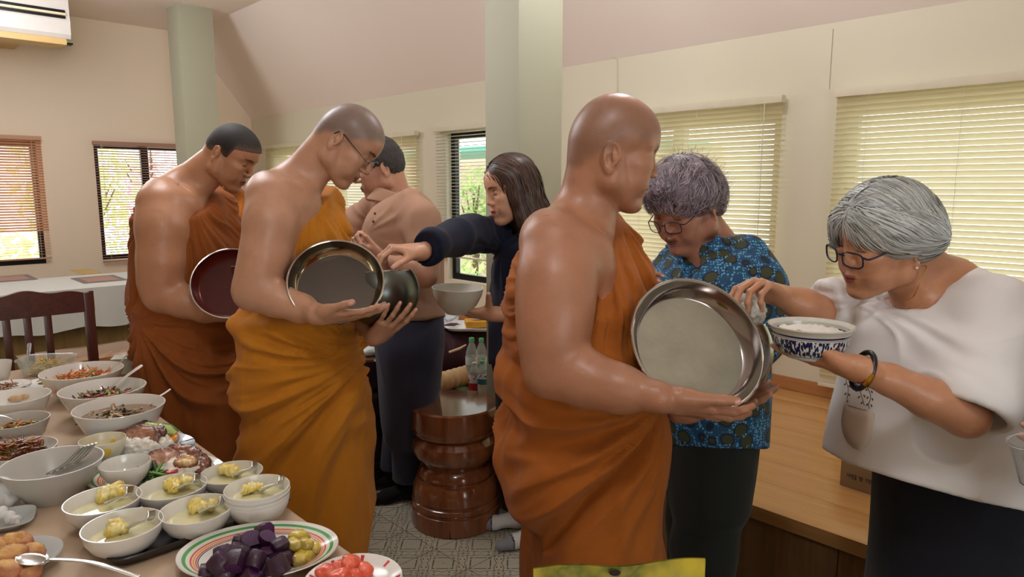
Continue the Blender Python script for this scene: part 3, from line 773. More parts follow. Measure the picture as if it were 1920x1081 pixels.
mb = MB(); rbox(mb, 7.60, AE - 0.002, qb - 0.05, qb + 0.06, qz - 0.012, qz, 0.003); mb.build('bracket', M_black, e2)
mb = MB(); mb.lathe(q, [(0.0001, 0.02), (0.014, 0.018), (0.02, 0.008), (0.02, 0.0)], 16); mb.build('lens', mat('green_lens', (60, 230, 70), 0.3, emis=((80, 255, 90), 1.2)), e2)
# ------------------------------------------------------------------ outside
M_gnd = mat('pale_paving', (200, 196, 180), 0.8, var=0.1, nsc=3)
mb = MB(); rbox(mb, -6, 20, BW + 0.3, 16, -0.35, -0.3); rbox(mb, AE + 0.3, 20, -12, BW + 0.3, -0.35, -0.3)
tag(mb.build('ground_outside', M_gnd, smooth=False), kind='structure')
def leafmat(name, c):
    if name in MATS: return MATS[name]
    m, nt, b = newmat(name); d = nt.nodes.new('ShaderNodeBsdfTranslucent'); mx = nt.nodes.new('ShaderNodeMixShader'); mx.inputs[0].default_value = 0.45
    b.inputs['Base Color'].default_value = (*srgb(c), 1); b.inputs['Roughness'].default_value = 0.5; d.inputs['Color'].default_value = (*srgb(c), 1)
    nt.links.new(b.outputs[0], mx.inputs[1]); nt.links.new(d.outputs[0], mx.inputs[2]); nt.links.new(mx.outputs[0], nt.nodes['Material Output'].inputs[0]); MATS[name] = m; return m
def shrub(name, a, b, r, h, col, lab, n=1400, seed=1, ls=0.07, trunk=0.05, cat='shrub', pink=0):
    rs = np.random.RandomState(seed); e = empty(name, RM(a, b, -0.3), lab, cat)
    mb = MB(); base = RM(a, b, -0.3)
    mb.tube([base, base + [0.03, 0.02, h * 0.5], base + [0, 0.05, h * 0.8]], [trunk, trunk * 0.7, trunk * 0.3], 8)
    for k in range(6):
        an = k * 1.05; mb.tube([base + [0, 0, h * (0.3 + 0.05 * k)], base + [cos(an) * r * 0.6, sin(an) * r * 0.6, h * (0.6 + 0.05 * k)]], [trunk * 0.5, trunk * 0.15], 6)
    mb.build('trunk', mat('bark', (110, 92, 70), 0.8), e)
    p = rs.normal(0, 1, (n, 3)); p /= np.linalg.norm(p, axis=1)[:, None]; p *= (rs.rand(n) ** 0.4)[:, None]
    p = p * [r, r, h * 0.40] + base + [0, 0, h * 0.62]
    u = rs.normal(0, 1, (n, 3)); u /= np.linalg.norm(u, axis=1)[:, None]; w = np.cross(u, rs.normal(0, 1, (n, 3))); w /= np.linalg.norm(w, axis=1)[:, None]
    s = ls * (0.6 + rs.rand(n)[:, None] * 0.8)
    V = np.stack([p - u * s, p + w * s * 0.35, p + u * s, p - w * s * 0.35], 1).reshape(-1, 3)
    o = link('foliage', fastmesh(V, np.arange(4 * n).reshape(-1, 4), False), leafmat('leaf_' + col, col), e); o['kind'] = 'stuff'
    return e
shrub('tree', AE + 2.6, bA(230) + 0.2, 0.75, 2.9, 'd8e0a8', 'sunlit yellow-green tree outside the rose-brown blind', 1500, 2)
shrub('flowering_tree', AE + 3.6, bA(300) + 1.0, 0.7, 2.8, 'ecc0c4', 'pink-flowered tree outside the rose-brown blind', 900, 3)
shrub('bush', AE + 2.2, bA(60) - 0.3, 0.8, 1.3, 'e0e6b0', 'low sunlit bush outside the peach blind', 900, 4)
shrub('garden_shrub', aB(888, BW + 2.6), BW + 2.6, 0.28, 2.1, 'a4bc78', 'slim green shrub outside the narrow open blind', 500, 5, 0.06)
shrub('garden_shrub', aB(880, BW + 1.5), BW + 1.5, 0.5, 0.9, 'b0c484', 'low leafy shrub under the window left of the central column', 500, 6, 0.06)
e = empty('canopy', RM(8.0, BW + 5.5, -0.3), 'teal green canopy on posts outside the narrow open blind', 'canopy')
mb = MB(); rbox(mb, 5.0, 12.0, BW + 3.4, BW + 5.2, 1.98, 2.04); mb.build('roof_sheet', mat('teal_sheet', (96, 180, 166), 0.5), e, smooth=False)
for aa in (6.0, 9.8):
    mb = MB(); rbox(mb, aa, aa + 0.08, BW + 3.5, BW + 3.58, -0.3, 1.98); mb.build('post', mat('post_white', (220, 215, 205), 0.5), e, smooth=False)
mb = MB(); rbox(mb, 5.0, 14.0, BW + 5.4, BW + 5.55, -0.3, 2.0); tag(mb.build('garden_wall', mat('pink_render', (226, 196, 180), 0.8), smooth=False), 'pale pink garden wall beyond the canopy outside', 'garden wall')
# ------------------------------------------------------------------ people
SKIN_D = srgb((166, 116, 88)); SKIN_M = srgb((190, 140, 108)); SKIN_L = srgb((222, 172, 136))
def ridge(t, p=0.7): return 2 * np.abs(np.sin(t)) ** p - 1
def plane3(a, b, c, k=0.008):
    n = nrm(np.cross(b - a, c - a)); n = n if n[2] > 0 else -n; return HS(a, n, k)
def rows(L, top=None):
    """(py, px_left, px_right, Y, half depth) -> ST rows"""
    o = []
    for (py, a, b, Y, ry) in L:
        p = P(a, py, Y); q = P(b, py, Y); o.append(((p[2] + q[2]) / 2, (p[0] + q[0]) / 2, Y, (q[0] - p[0]) / 2, ry))
    return o
def place_head(ear, Y, yaw, pitch, roll, sc, side, earz=0.0):
    M = axes_from(R(yaw), R(pitch), R(roll)); el = np.array((-0.008, side * 0.078, 0.002 + earz)) * sc
    return M, P(ear[0], ear[1], Y) - M @ el, sc
def hp(H, p): return H[1] + H[0] @ (np.array(p, float) * H[2])
def chain(pts, rad, k=0.02): return [RC(pts[i], pts[i + 1], rad[i], rad[i + 1], k) for i in range(len(pts) - 1)]
def oily(m):
    b = m.node_tree.nodes['Principled BSDF']; b.inputs['Coat Weight'].default_value = 0.22; b.inputs['Coat Roughness'].default_value = 0.30; return m
def body_mesh(name, prims, H, hands, m, parent, base, paints, h=0.007, hf=0.0030, hh=0.0028, nail=(0.72, 0.40, 0.33), extra_fine=()):
    fine = []
    if H is not None:
        c = H[1] + H[0] @ np.array((0.008, 0, -0.005)) * H[2]; fine.append((c, np.array((0.150, 0.145, 0.160)) * H[2], hf))
    for (w, d, s) in hands:
        w = np.array(w); e = w + nrm(d) * 0.09 * s; fine.append((e, np.array((0.115, 0.115, 0.10)) * s, hh))
    fine += list(extra_fine)
    V, Q = grow_mesh(prims, h, fine); oily(m)
    me = fastmesh(V, Q); colored(me, V, paint(V, base, paints, nail))
    return link(name, me, m, parent)
def cloth_mesh(name, prims, h, disp, m, parent, fine=(), zmin=None, col=None):
    V, Q = grow_mesh(prims, h, fine, disp, zmin); me = fastmesh(V, Q)
    if col is not None: colored(me, V, col(V))
    return link(name, me, m, parent)
def clothmat(name, col, rough=0.8, bmp=0.35, bsc=35, sheen=0.08, weave=900, var=0.12):
    if name in MATS: return MATS[name]
    m, nt, b = newmat(name); co = coords(nt, 'Object')
    n = noise(nt, co, 7, 4); n2 = noise(nt, co, 60, 3)
    c = srgb(col); f = (n - 0.5) * (2.2 * var) + (n2 - 0.5) * var + 1.0
    cc = nt.nodes.new('ShaderNodeCombineColor')
    for i in range(3): nt.links.new(f.s, cc.inputs[i])
    nt.links.new(mixc(nt, 1.0, c, cc.outputs[0], 'MULTIPLY'), b.inputs['Base Color'])
    b.inputs['Roughness'].default_value = rough; b.inputs['Sheen Weight'].default_value = sheen; b.inputs['Specular IOR Level'].default_value = 0.2
    cs = coords(nt, 'Object', scale=(1, 1, 0.45)); w = noise(nt, cs, bsc, 5, 0.6, 0.6); w2 = noise(nt, co, weave, 1)
    bump(nt, b, w * 0.85 + w2 * 0.15, bmp, 0.006)
    MATS[name] = m; return m
def wrinkles(V, amp, sc, seed, dirn=(1, 1, 0.4)):
    a = vnoise(V * np.array(dirn), sc, seed); b = vnoise(V * np.array(dirn), sc * 2.1, seed + 3)
    return amp * ((1 - np.abs(a) * 2.4) * 0.7 + (1 - np.abs(b) * 2.4) * 0.3)
def robe_disp(anchor, fr, amp, waist, anchor2, fr2, amp2, seed=0, tuck=None):
    """pleats fan from the shoulder anchor above the waist, broad drapes fan from anchor2 below it"""
    def rn(u, v, w_, sd):
        n = vnoise(np.stack([u, v, w_], 1), 1.0, sd); return 1 - 2.6 * np.sqrt(n * n + 0.004)
    def f(V, N):
        x, y, z = V[:, 0], V[:, 1], V[:, 2]
        r = np.hypot(x - anchor[0], z - anchor[2]) + 1e-6; th = np.arctan2(x - anchor[0], -(z - anchor[2]))
        wr = vnoise(V, 6, seed) * 0.35
        up_ = 0.75 * rn((th + wr * 0.4) * fr, r * 1.6, y * 6, seed + 1) + 0.45 * rn((th + wr * 0.3) * fr * 2.2, r * 2.4, y * 12, seed + 2)
        up_ *= amp * sstep(0.0, 0.22, r)
        r2 = np.hypot(x - anchor2[0], z - anchor2[2]) + 1e-6; t2 = np.arctan2(x - anchor2[0], -(z - anchor2[2]))
        w2 = vnoise(V * [1, 1, 0.6], 4.2, seed + 5) * 0.28
        lo_ = 0.75 * rn((t2 + w2) * fr2 + y * 3, r2 * 2.0, y * 3, seed + 6) + 0.40 * rn((t2 + w2) * fr2 * 2.3, r2 * 3.4, y * 8, seed + 7) + 0.12 * rn(x * 20, z * 9, y * 20, seed + 8)
        lo_ *= amp2 * sstep(0.0, 0.15, r2)
        k = sstep(waist - 0.05, waist + 0.05, z + 0.02 * vnoise(V, 8, seed)); o = up_ * k + lo_ * (1 - k)
        g = (z - waist - 0.02 * vnoise(V, 5, seed)) / 0.022; o += 0.010 * np.exp(-g * g)                 # rolled cloth at the waist
        return o
    return f
def glasses(name, H, m, parent, rim=0.0011, near=1, w=0.026, hgt=0.019, full=True, lensm=None, half=False, drop=0.0, fwd=0.0, temple=0.0014):
    g = MB(); c_ = []
    for s in (-1, 1):
        cx_ = np.array((0.108 + fwd, s * 0.0335, 0.006 - drop)); pts = []
        for k in range(25):
            t = 2 * pi * k / 24; e = 0.62; u = math.copysign(abs(cos(t)) ** e, cos(t)) * w; v = math.copysign(abs(sin(t)) ** e, sin(t)) * hgt
            pts.append(hp(H, cx_ + np.array((-abs(u + s * 0.0) * 0.10 - (u * s) * 0.22 if True else 0, u, v))))
        c_.append((cx_, pts))
        f = MB(); f.tube(pts if not half else pts[0:13], rim * (1 if not half else 1.3), 6, cap=False)
        if half: f.tube(pts[12:25], rim * 0.4, 5, cap=False)
        f.build('rim', m, parent)
        if lensm is not None:
            l = MB(); l.v = [tuple(p) for p in pts[:-1]]; l.f = [tuple(range(24))]; me = l.build('lens', lensm, parent, smooth=False)
        hinge = hp(H, cx_ + np.array((-0.0085, s * (w - 0.001), hgt * 0.55))); hinge2 = hp(H, (0.088 + fwd, s * (0.068), 0.012 - drop)); tip = hp(H, (-0.006, s * 0.0765, 0.027 - drop * 0.2)); tip2 = hp(H, (-0.022, s * 0.076, 0.010))
        t = MB(); t.tube(catmull([hinge, hinge2, (hinge2 + tip) / 2 + H[0] @ np.array((0, s * 0.002, 0)), tip, tip2], 4), temple, 6); t.build('temple', m, parent)
    b = MB(); b.tube(catmull([hp(H, (0.105 + fwd, -0.0085, 0.010 - drop)), hp(H, (0.111 + fwd, 0, 0.013 - drop)), hp(H, (0.105 + fwd, 0.0085, 0.010 - drop))], 4), rim * 1.2, 6); b.build('bridge', m, parent)
M_lens = None
def lensmat():
    global M_lens
    if M_lens is None:
        M_lens, nt, b = newmat('spectacle_lens'); tr = nt.nodes.new('ShaderNodeBsdfTransparent'); gl = nt.nodes.new('ShaderNodeBsdfGlossy'); mx = nt.nodes.new('ShaderNodeMixShader')
        gl.inputs['Roughness'].default_value = 0.02; mx.inputs[0].default_value = 0.10; nt.links.new(tr.outputs[0], mx.inputs[1]); nt.links.new(gl.outputs[0], mx.inputs[2]); nt.links.new(mx.outputs[0], nt.nodes['Material Output'].inputs[0])
    return M_lens
def scalp_field(H):
    """ellipsoidal scalp test: returns local coords"""
    Mi = H[0].T
    def f(V): return ((V - H[1]) @ Mi.T) / H[2]
    return f
def hair_shell(H, grow, keep, opts, name, m, parent, h=0.0035, k=0.006, disp=None, extra=()):
    pr = []
    for p in head_prims(opts)[:3]:
        q = EL(p.c, p.r + grow, p.M, 0.02); pr.append(q.T(H[0], H[1], H[2]))
    pr += list(extra)
    f = scalp_field(H)
    def kf(x, y, z):
        sh = np.broadcast(x, y, z).shape; V = np.stack([np.broadcast_to(q, sh).ravel() for q in (x, y, z)], 1)
        return keep(f(V)).reshape(sh) * H[2]
    pr.append(FN(kf, k))
    V, Q = grow_mesh(pr, h, (), disp); o = link(name, fastmesh(V, Q), m, parent); return o, V, Q
def socket_stub(): pass
G_ROBE = None
def steel(name, col, rough, var=0.1):
    return mat(name, col, rough, 1.0, var=var, nsc=9)
S_steel = steel('polished_steel', (200, 196, 190), 0.12); S_dark = steel('dark_steel', (96, 100, 96), 0.30); S_mid = mat('brushed_steel_base', (168, 164, 146), 0.55, 0.75, var=0.25, nsc=14, bmp=0.15, bsc=90)
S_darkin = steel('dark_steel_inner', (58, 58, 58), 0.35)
def alms_lid(name, c, n, xh, rad, m_wall, m_base, lab, tilt_depth=0.034, rim=0.0032, base_r=0.82, group=None):
    """shallow lid: open side faces along n"""
    ax = frame(n, xh); e = empty(name, c, lab, 'bowl cover', group)
    mb = MB(); r = rad
    prof = [(r, 0.0), (r * 0.985, -0.004), (r * 0.95, -tilt_depth * 0.45), (r * (base_r + 0.035), -tilt_depth * 0.92), (r * base_r, -tilt_depth)]
    outer = [(r * base_r + 0.001, -tilt_depth - 0.0025), (r * (base_r + 0.04), -tilt_depth * 0.95 - 0.002), (r * 0.962, -tilt_depth * 0.45), (r + 0.0015, -0.003)]
    mb.lathe(c, prof + outer + [(r, 0.0)], 72, ax); mb.build('wall', m_wall, e, auto=60)
    mb = MB(); mb.lathe(c, [(r * base_r, -tilt_depth + 0.0002), (r * base_r * 0.6, -tilt_depth + 0.0008), (0.0005, -tilt_depth + 0.001)] , 72, ax); mb.lathe(c, [(r * base_r, -tilt_depth - 0.0026), (0.0005, -tilt_depth - 0.004)], 72, ax); mb.build('base', m_base, e)
    mb = MB(); mb.tube([np.array(c) + ax[0] * r * cos(t) + ax[1] * r * sin(t) for t in np.linspace(0, 2 * pi, 73)], rim, 8, cap=False); mb.build('rim', S_steel, e)
    return e
def alms_bowl(name, c, up_, rad, m, lab, mouth=0.72, minn=None, depth=0.95, group=None, rimm=None):
    ax = frame(up_, (1, 0, 0)); e = empty(name, np.array(c) - ax[2] * rad * depth, lab, 'alms bowl', group)
    a1 = math.acos(mouth); prof = []
    for i in range(25):
        t = -pi / 2 + (pi / 2 + a1) * i / 24; prof.append((max(0.0005, rad * cos(t)), rad * sin(t) * depth))
    inner = [(r * 0.97, z * 0.97) for r, z in reversed(prof[1:])]
    mb = MB(); mb.lathe(c, prof, 56, ax); mb.build('shell', m, e)
    mb = MB(); mb.lathe(c, inner, 56, ax); mb.build('inside', minn or S_darkin, e)
    zr = prof[-1]
    mb = MB(); mb.tube([np.array(c) + ax[0] * zr[0] * 0.985 * cos(t) + ax[1] * zr[0] * 0.985 * sin(t) + ax[2] * zr[1] for t in np.linspace(0, 2 * pi, 57)], 0.0022, 8, cap=False); mb.build('rim', rimm or S_steel, e)
    return e, ax
# ---- bald monk nearest the camera
def monk1():
    e = empty('person', (P(1095, 700, 1.5)[0], 1.5, 0), 'bald monk in an orange robe facing right, holding a large steel bowl and lid', 'person')
    o = dict(len=-0.002, nose=-0.002, width=1.03, lips=1.1, ear=1.12, earz=-0.016)
    H = place_head((1146, 297), 1.425, 6, 12, 0, 1.02, -1, -0.016)
    hd = [p.T(*H) for p in head_prims(o)]
    sh = P(1042, 470, 1.375); el_ = P(1036, 690, 1.30); wr = P(1236, 744, 1.20)
    pr = hd + [RC(hp(H, (-0.022, 0, -0.03)), P(1096, 412, 1.51), 0.058, 0.064, 0.02),
               RC(hp(H, (-0.006, 0, -0.055)), P(1108, 430, 1.50), 0.040, 0.048, 0.015),
               RC(P(1085, 408, 1.52), P(1030, 440, 1.42), 0.050, 0.052, 0.04), RC(P(1080, 415, 1.55), P(1090, 450, 1.68), 0.050, 0.055, 0.04)]
    tr = rows([(430, 1015, 1125, 1.53, 0.15), (470, 1003, 1142, 1.53, 0.165), (540, 975, 1165, 1.52, 0.155), (620, 968, 1185, 1.51, 0.15), (740, 975, 1200, 1.51, 0.16), (900, 985, 1215, 1.51, 0.16)])
    pr += [ST(tr, 0.04), EL(P(1090, 480, 1.42), (0.055, 0.05, 0.05), k=0.05)]
    pr += chain([P(1036, 462, 1.375), P(1042, 530, 1.335), P(1040, 590, 1.312), P(1036, 640, 1.30), el_], [0.064, 0.067, 0.0625, 0.054, 0.0500], 0.045)
    pr += [EL(P(1026, 706, 1.295), (0.036, 0.036, 0.034), k=0.02)]
    pr += chain([el_, P(1100, 712, 1.27), P(1160, 728, 1.235), wr], [0.050, 0.049, 0.041, 0.0255], 0.03)
    d1 = P(1334, 776, 1.23) - wr
    hp1, inf1 = hand_prims(wr + nrm(d1) * 0.012, d1, (-0.1, 0.42, 0.90), 1, [(0.15, 0.25, 0.2), (0.1, 0.25, 0.2), (0.1, 0.25, 0.2), (0.1, 0.3, 0.2)], 0.05, (0.42, 0.06, 0.15, 0.0), 0.98)
    wl = P(1288, 768, 1.45); dl = P(1420, 754, 1.40) - wl
    hp2, inf2 = hand_prims(wl, dl, (0.05, -0.1, 1.0), -1, [(0.12, 0.2, 0.2)] * 4, 0.16, (0.7, 0.3, 0.2, 0.2), 1.02)
    pr += hp1 + hp2 + chain([P(1130, 470, 1.68), P(1160, 700, 1.70), wl], [0.055, 0.046, 0.027], 0.02)
    f = scalp_field(H)
    def stub(V):
        p = f(V); hl = 0.030 + 0.9 * np.maximum(0, -p[:, 0] - 0.0) * -0.35 - 0.55 * np.maximum(0, 0.02 - p[:, 0]) + 0.55 * np.maximum(0, p[:, 0] - 0.045) + 0.006 * vnoise(V, 40)
        top = p[:, 2] - 0.105; return np.maximum(hl - p[:, 2], top + 0.0) * 1.0
    paints = [(stub, tuple(np.array(SKIN_D) * [0.66, 0.72, 0.78]), 0.016)] + face_paint(*H, srgb((130, 72, 62)), srgb((96, 66, 50))) + nails_paint(inf1 + inf2)
    ms = skinmat('skin', 0.38)
    body_mesh('body', pr, H, [(wr, d1, 1.05), (wl, dl, 1.02)], ms, e, SKIN_D, paints)
    # robe
    L = [(400, 1010, 1150, 1.56, 0.14), (455, 990, 1172, 1.545, 0.19), (520, 955, 1193, 1.52, 0.20), (560, 948, 1207, 1.515, 0.195), (610, 952, 1216, 1.51, 0.19), (650, 950, 1222, 1.51, 0.19), (690, 942, 1230, 1.51, 0.20),
         (745, 955, 1240, 1.51, 0.20), (800, 943, 1247, 1.51, 0.21), (860, 945, 1246, 1.51, 0.21), (920, 962, 1240, 1.51, 0.205), (990, 985, 1236, 1.51, 0.20), (1070, 984, 1242, 1.51, 0.20), (1200, 990, 1240, 1.51, 0.20), (1290, 992, 1240, 1.51, 0.20), (1500, 995, 1235, 1.51, 0.2)]
    rw = [r for r in rows(L)]; rw = [r for r in rw if r[0] > 0.08]; rw.append((0.10, rw[0][1] if rw[0][0] < rw[-1][0] else rw[-1][1], 1.51, 0.15, 0.18))
    st = ST(rw, 0.03)
    strap = chain([P(1092, 440, 1.70), P(1128, 432, 1.655), P(1160, 462, 1.60), P(1186, 530, 1.56), P(1198, 600, 1.54)], [0.055, 0.050, 0.047, 0.045, 0.04], 0.03)
    cut = plane3(P(1140, 402, 1.60), P(985, 452, 1.52), P(1106, 560, 1.37))
    arm_gap = RC(P(1040, 480, 1.33), P(1032, 690, 1.29), 0.066, 0.054).sub(0.01)
    sleeve = chain([P(1150, 480, 1.66), P(1180, 620, 1.68), P(1230, 735, 1.6)], [0.06, 0.065, 0.045], 0.03)
    a = P(1150, 398, 1.6); w = P(1100, 640, 1.5)[2]; b = P(1250, 720, 1.5)
    m = clothmat('orange_robe', (156, 86, 24))
    cloth_mesh('robe', [st] + strap + sleeve + [cut, arm_gap], 0.005, robe_disp(a, 12, 0.013, w, b, 4.6, 0.025, 2), m, e)
    # feet under the hem
    for s, y in ((0, 1.42), (1, 1.60)):
        q = np.array((P(1095, 1300, 1.5)[0] + 0.02 * s, y, 0)); pf = [RC(q + [0, 0, 0.3], q + [0, 0, 0.07], 0.05, 0.036), RC(q + [0, 0, 0.045], q + [0.15, 0, 0.028], 0.036, 0.026, 0.03), RC(q + [-0.03, 0, 0.035], q + [0.02, 0, 0.03], 0.03, 0.03)]
        for k in range(5): pf.append(RC(q + [0.15, (k - 2) * 0.017, 0.022], q + [0.19 - abs(k - 1.5) * 0.008, (k - 2) * 0.019, 0.012], 0.011, 0.009, 0.006))
        V, Q = grow_mesh(pf, 0.006); V[:, 2] = np.maximum(V[:, 2], 0.0015); me = fastmesh(V, Q); colored(me, V, paint(V, SKIN_D, [])); link('foot', me, ms, e)
    n = nrm((0.22, -0.80, 0.56)); c_ = P(1310, 642, 1.30)
    alms_lid('steel_cover', c_, n, (1, 0, -0.25), 0.135, steel('lid_steel', (150, 142, 138), 0.13), S_mid, 'large shallow steel lid held tilted towards the camera by the bald monk', 0.036)
    eb, ax = alms_bowl('alms_bowl', P(1338, 655, 1.525), (0.12, 0.10, 1), 0.127, steel('bald_monk_bowl_steel', (140, 140, 134), 0.2), 'dark steel alms bowl behind the large lid, filled with rice', 0.80)
    # rice mound
    rp = [EL(P(1398, 583, 1.50), (0.042, 0.045, 0.037)), EL(P(1350, 600, 1.52), (0.08, 0.07, 0.035))]
    V, Q = grow_mesh(rp, 0.003, (), lambda V, N: 0.004 * vnoise(V, 180, 1) + 0.002 * vnoise(V, 420, 2))
    ri = link('rice', fastmesh(V, Q), mat('cooked_rice', (232, 230, 222), 0.45, sss=0.3, bmp=0.5, bsc=500)); tag(ri, 'mound of white rice in the bald monk\'s bowl', 'rice', kind='stuff')
    rs = np.random.RandomState(4); n_ = 900; i = rs.randint(0, len(V), n_); p = V[i]; N = vnormals(V, Q)[i]; u = nrm(1) if False else rs.normal(0, 1, (n_, 3)) + N * 0.8; u /= np.linalg.norm(u, axis=1)[:, None]; w_ = np.cross(u, rs.normal(0, 1, (n_, 3))); w_ /= np.linalg.norm(w_, axis=1)[:, None]
    Vg = np.stack([p - u * 0.0035, p + w_ * 0.0012, p + u * 0.0035, p - w_ * 0.0012], 1).reshape(-1, 3); g = link('rice_grain', fastmesh(Vg, np.arange(4 * n_).reshape(-1, 4), False), MATS['cooked_rice'], ri); g['kind'] = 'stuff'
    return e
monk1()
# ---- the other monks
def bare_arm_monk(lab, Yc, H, ho, base, neck, shoulder, arm, arm_r, fore, fore_r, hand, hand2, torso, robe_rows, strap, sleeve, cut, gap, anchors, fold, seed, rmat, paints, farm, h=0.0058, hf=0.0032, hh=0.003, skin='skin'):
    hd = [p.T(*H) for p in head_prims(ho)]
    pr = hd + neck + shoulder + [ST(rows(torso), 0.04)] + chain(arm, arm_r, 0.045) + chain(fore, fore_r, 0.03)
    inf = []; fh = []
    for hnd in (hand, hand2):
        if hnd is None: continue
        w, d, n, side, curl, spread, th, s = hnd; a, i_ = hand_prims(w, d, n, side, curl, spread, th, s); pr += a; inf += i_; fh.append((w, d, s))
    pr += farm
    e = empty('person', (P(*robe_rows[len(robe_rows) // 2][1:2], 600, Yc)[0] if False else rows(robe_rows)[3][1], Yc, 0), lab, 'person')
    ms = skinmat(skin, 0.38)
    body_mesh('body', pr, H, fh, ms, e, base, paints + face_paint(*H, srgb((140, 84, 72)), srgb((70, 48, 38))) + nails_paint(inf), hf=hf, hh=hh)
    rw = rows(robe_rows); rw = [r for r in rw if r[0] > 0.10]; lo = min(rw, key=lambda r: r[0]); rw.append((0.07, lo[1], lo[2], lo[3] * 0.97, lo[4]))
    a, w, b = anchors
    cloth_mesh('robe', [ST(rw, 0.03)] + strap + sleeve + [cut] + gap, h, robe_disp(a, fold[0], fold[1], w, b, fold[2], fold[3], seed), rmat, e)
    for y in (Yc - 0.09, Yc + 0.09):
        q = np.array((lo[1] - 0.02 + (0.04 if y > Yc else 0), y, 0)); pf = [RC(q + [0, 0, 0.25], q + [0, 0, 0.07], 0.048, 0.036), RC(q + [0, 0, 0.045], q + [0.15, 0, 0.028], 0.036, 0.026, 0.03), RC(q + [-0.03, 0, 0.035], q + [0.02, 0, 0.03], 0.03, 0.03)]
        for k in range(5): pf.append(RC(q + [0.15, (k - 2) * 0.017, 0.022], q + [0.19 - abs(k - 1.5) * 0.008, (k - 2) * 0.019, 0.012], 0.011, 0.009, 0.006))
        V, Q = grow_mesh(pf, 0.007); V[:, 2] = np.maximum(V[:, 2], 0.0015); me = fastmesh(V, Q); colored(me, V, paint(V, base, [])); link('foot', me, ms, e)
    return e
def stubble(H, col, soft=0.016, base_h=0.026, amp=0.006, front=0.075):
    f = scalp_field(H)
    def st(V):
        p = f(V); x, y, z = p.T
        hl = base_h - 0.75 * np.maximum(0, 0.0 - x) * 0.9 + 0.0 * x; hl = np.where(x > 0.02, base_h + (x - 0.02) * 0.75, hl); hl = np.maximum(hl, -0.045)
        return hl - z + amp * vnoise(V, 45)
    return (st, col, soft)
CURL_SUP = [(0.25, 0.3, 0.25), (0.25, 0.35, 0.3), (0.3, 0.35, 0.3), (0.35, 0.4, 0.3)]
def monk2():
    Y = 2.10; ho = dict(len=0.0, nose=0.001, width=0.96, lips=1.05, ear=1.12, jaw=0.95, earz=-0.004)
    H = place_head((628, 262), 2.02, 4, 41, 0, 1.0, -1, -0.004)
    wr = P(604, 590, 1.81); d = P(690, 590, 1.78) - wr
    w2 = P(704, 630, 2.02); d2 = P(750, 592, 1.945) - w2
    h1 = (wr, d, (0.15, 0.35, 0.93), 1, [(0.05, 0.2, 0.15), (0.12, 0.2, 0.2), (0.2, 0.3, 0.2), (0.25, 0.3, 0.2)], 0.05, (0.40, 0.10, 0.1, 0.0), 1.0)
    h2 = (w2, d2, (-0.15, 0.80, 0.45), -1, [(0.2, 0.3, 0.25), (0.2, 0.28, 0.25), (0.2, 0.28, 0.25), (0.2, 0.3, 0.25)], 0.11, (0.45, 0.5, 0.2, 0.2), 0.92)
    neck = [RC(hp(H, (-0.030, 0, -0.025)), P(552, 346, 2.10), 0.054, 0.060, 0.02), RC(hp(H, (-0.01, 0, -0.055)), P(568, 362, 2.08), 0.038, 0.046, 0.015)]
    sh = [RC(P(548, 344, 2.10), P(500, 352, 2.00), 0.050, 0.048, 0.05), RC(P(550, 350, 2.14), P(560, 370, 2.27), 0.050, 0.055, 0.05), RC(P(555, 378, 2.01), P(560, 400, 2.03), 0.05, 0.05, 0.05), RC(P(530, 375, 1.97), P(588, 385, 2.05), 0.018, 0.016, 0.04)]
    arm = [P(508, 374, 1.965), P(505, 420, 1.93), P(494, 480, 1.91), P(481, 525, 1.90), P(473, 548, 1.90)]; ar = [0.061, 0.060, 0.055, 0.048, 0.045]
    fore = [P(473, 548, 1.90), P(520, 562, 1.89), P(565, 578, 1.88), wr]; fr = [0.046, 0.043, 0.036, 0.0245]
    torso = [(360, 488, 585, 2.11, 0.15), (400, 485, 600, 2.11, 0.165), (460, 485, 612, 2.11, 0.15), (560, 480, 630, 2.11, 0.15), (760, 480, 660, 2.11, 0.15)]
    rr = [(345, 500, 625, 2.16, 0.12), (400, 478, 632, 2.14, 0.17), (460, 474, 642, 2.13, 0.165), (520, 475, 650, 2.13, 0.155), (570, 466, 655, 2.13, 0.155), (600, 451, 660, 2.11, 0.185), (640, 455, 668, 2.11, 0.19), (690, 448, 676, 2.11, 0.195), (760, 463, 686, 2.11, 0.195), (850, 461, 690, 2.11, 0.19), (940, 470, 690, 2.11, 0.18), (1020, 480, 684, 2.11, 0.175), (1060, 482, 680, 2.11, 0.17)]
    strap = chain([P(560, 372, 2.28), P(585, 366, 2.25), P(617, 382, 2.20), P(630, 430, 2.16), P(634, 480, 2.14)], [0.05, 0.045, 0.040, 0.038, 0.035], 0.03)
    slv = chain([P(615, 420, 2.26), P(640, 540, 2.30), P(676, 625, 2.22)], [0.055, 0.055, 0.035], 0.03) + [RC(P(668, 630, 2.2), P(664, 690, 2.2), 0.03, 0.02, 0.02)]
    cut = plane3(P(612, 352, 2.22), P(480, 440, 2.10), P(538, 434, 1.97))
    gap = [RC(P(506, 380, 1.95), P(478, 548, 1.90), 0.062, 0.050).sub(0.01)]
    a = P(612, 350, 2.2); w = P(560, 596, 2.1)[2]; b = P(700, 650, 2.1)
    base = srgb((184, 138, 110))
    farm = chain([P(600, 420, 2.27), P(640, 560, 2.30), w2], [0.05, 0.042, 0.025], 0.02)
    e = bare_arm_monk('shaven monk with glasses in a yellow-ochre robe, second from the camera', Y, H, ho, base, neck, sh, arm, ar, fore, fr, h1, h2, torso, rr, strap, slv, cut, gap, (a, w, b), (13, 0.012, 5.0, 0.024), 21,
        clothmat('ochre_robe', (186, 118, 26)), [stubble(H, srgb((124, 104, 94)), 0.014)], farm)
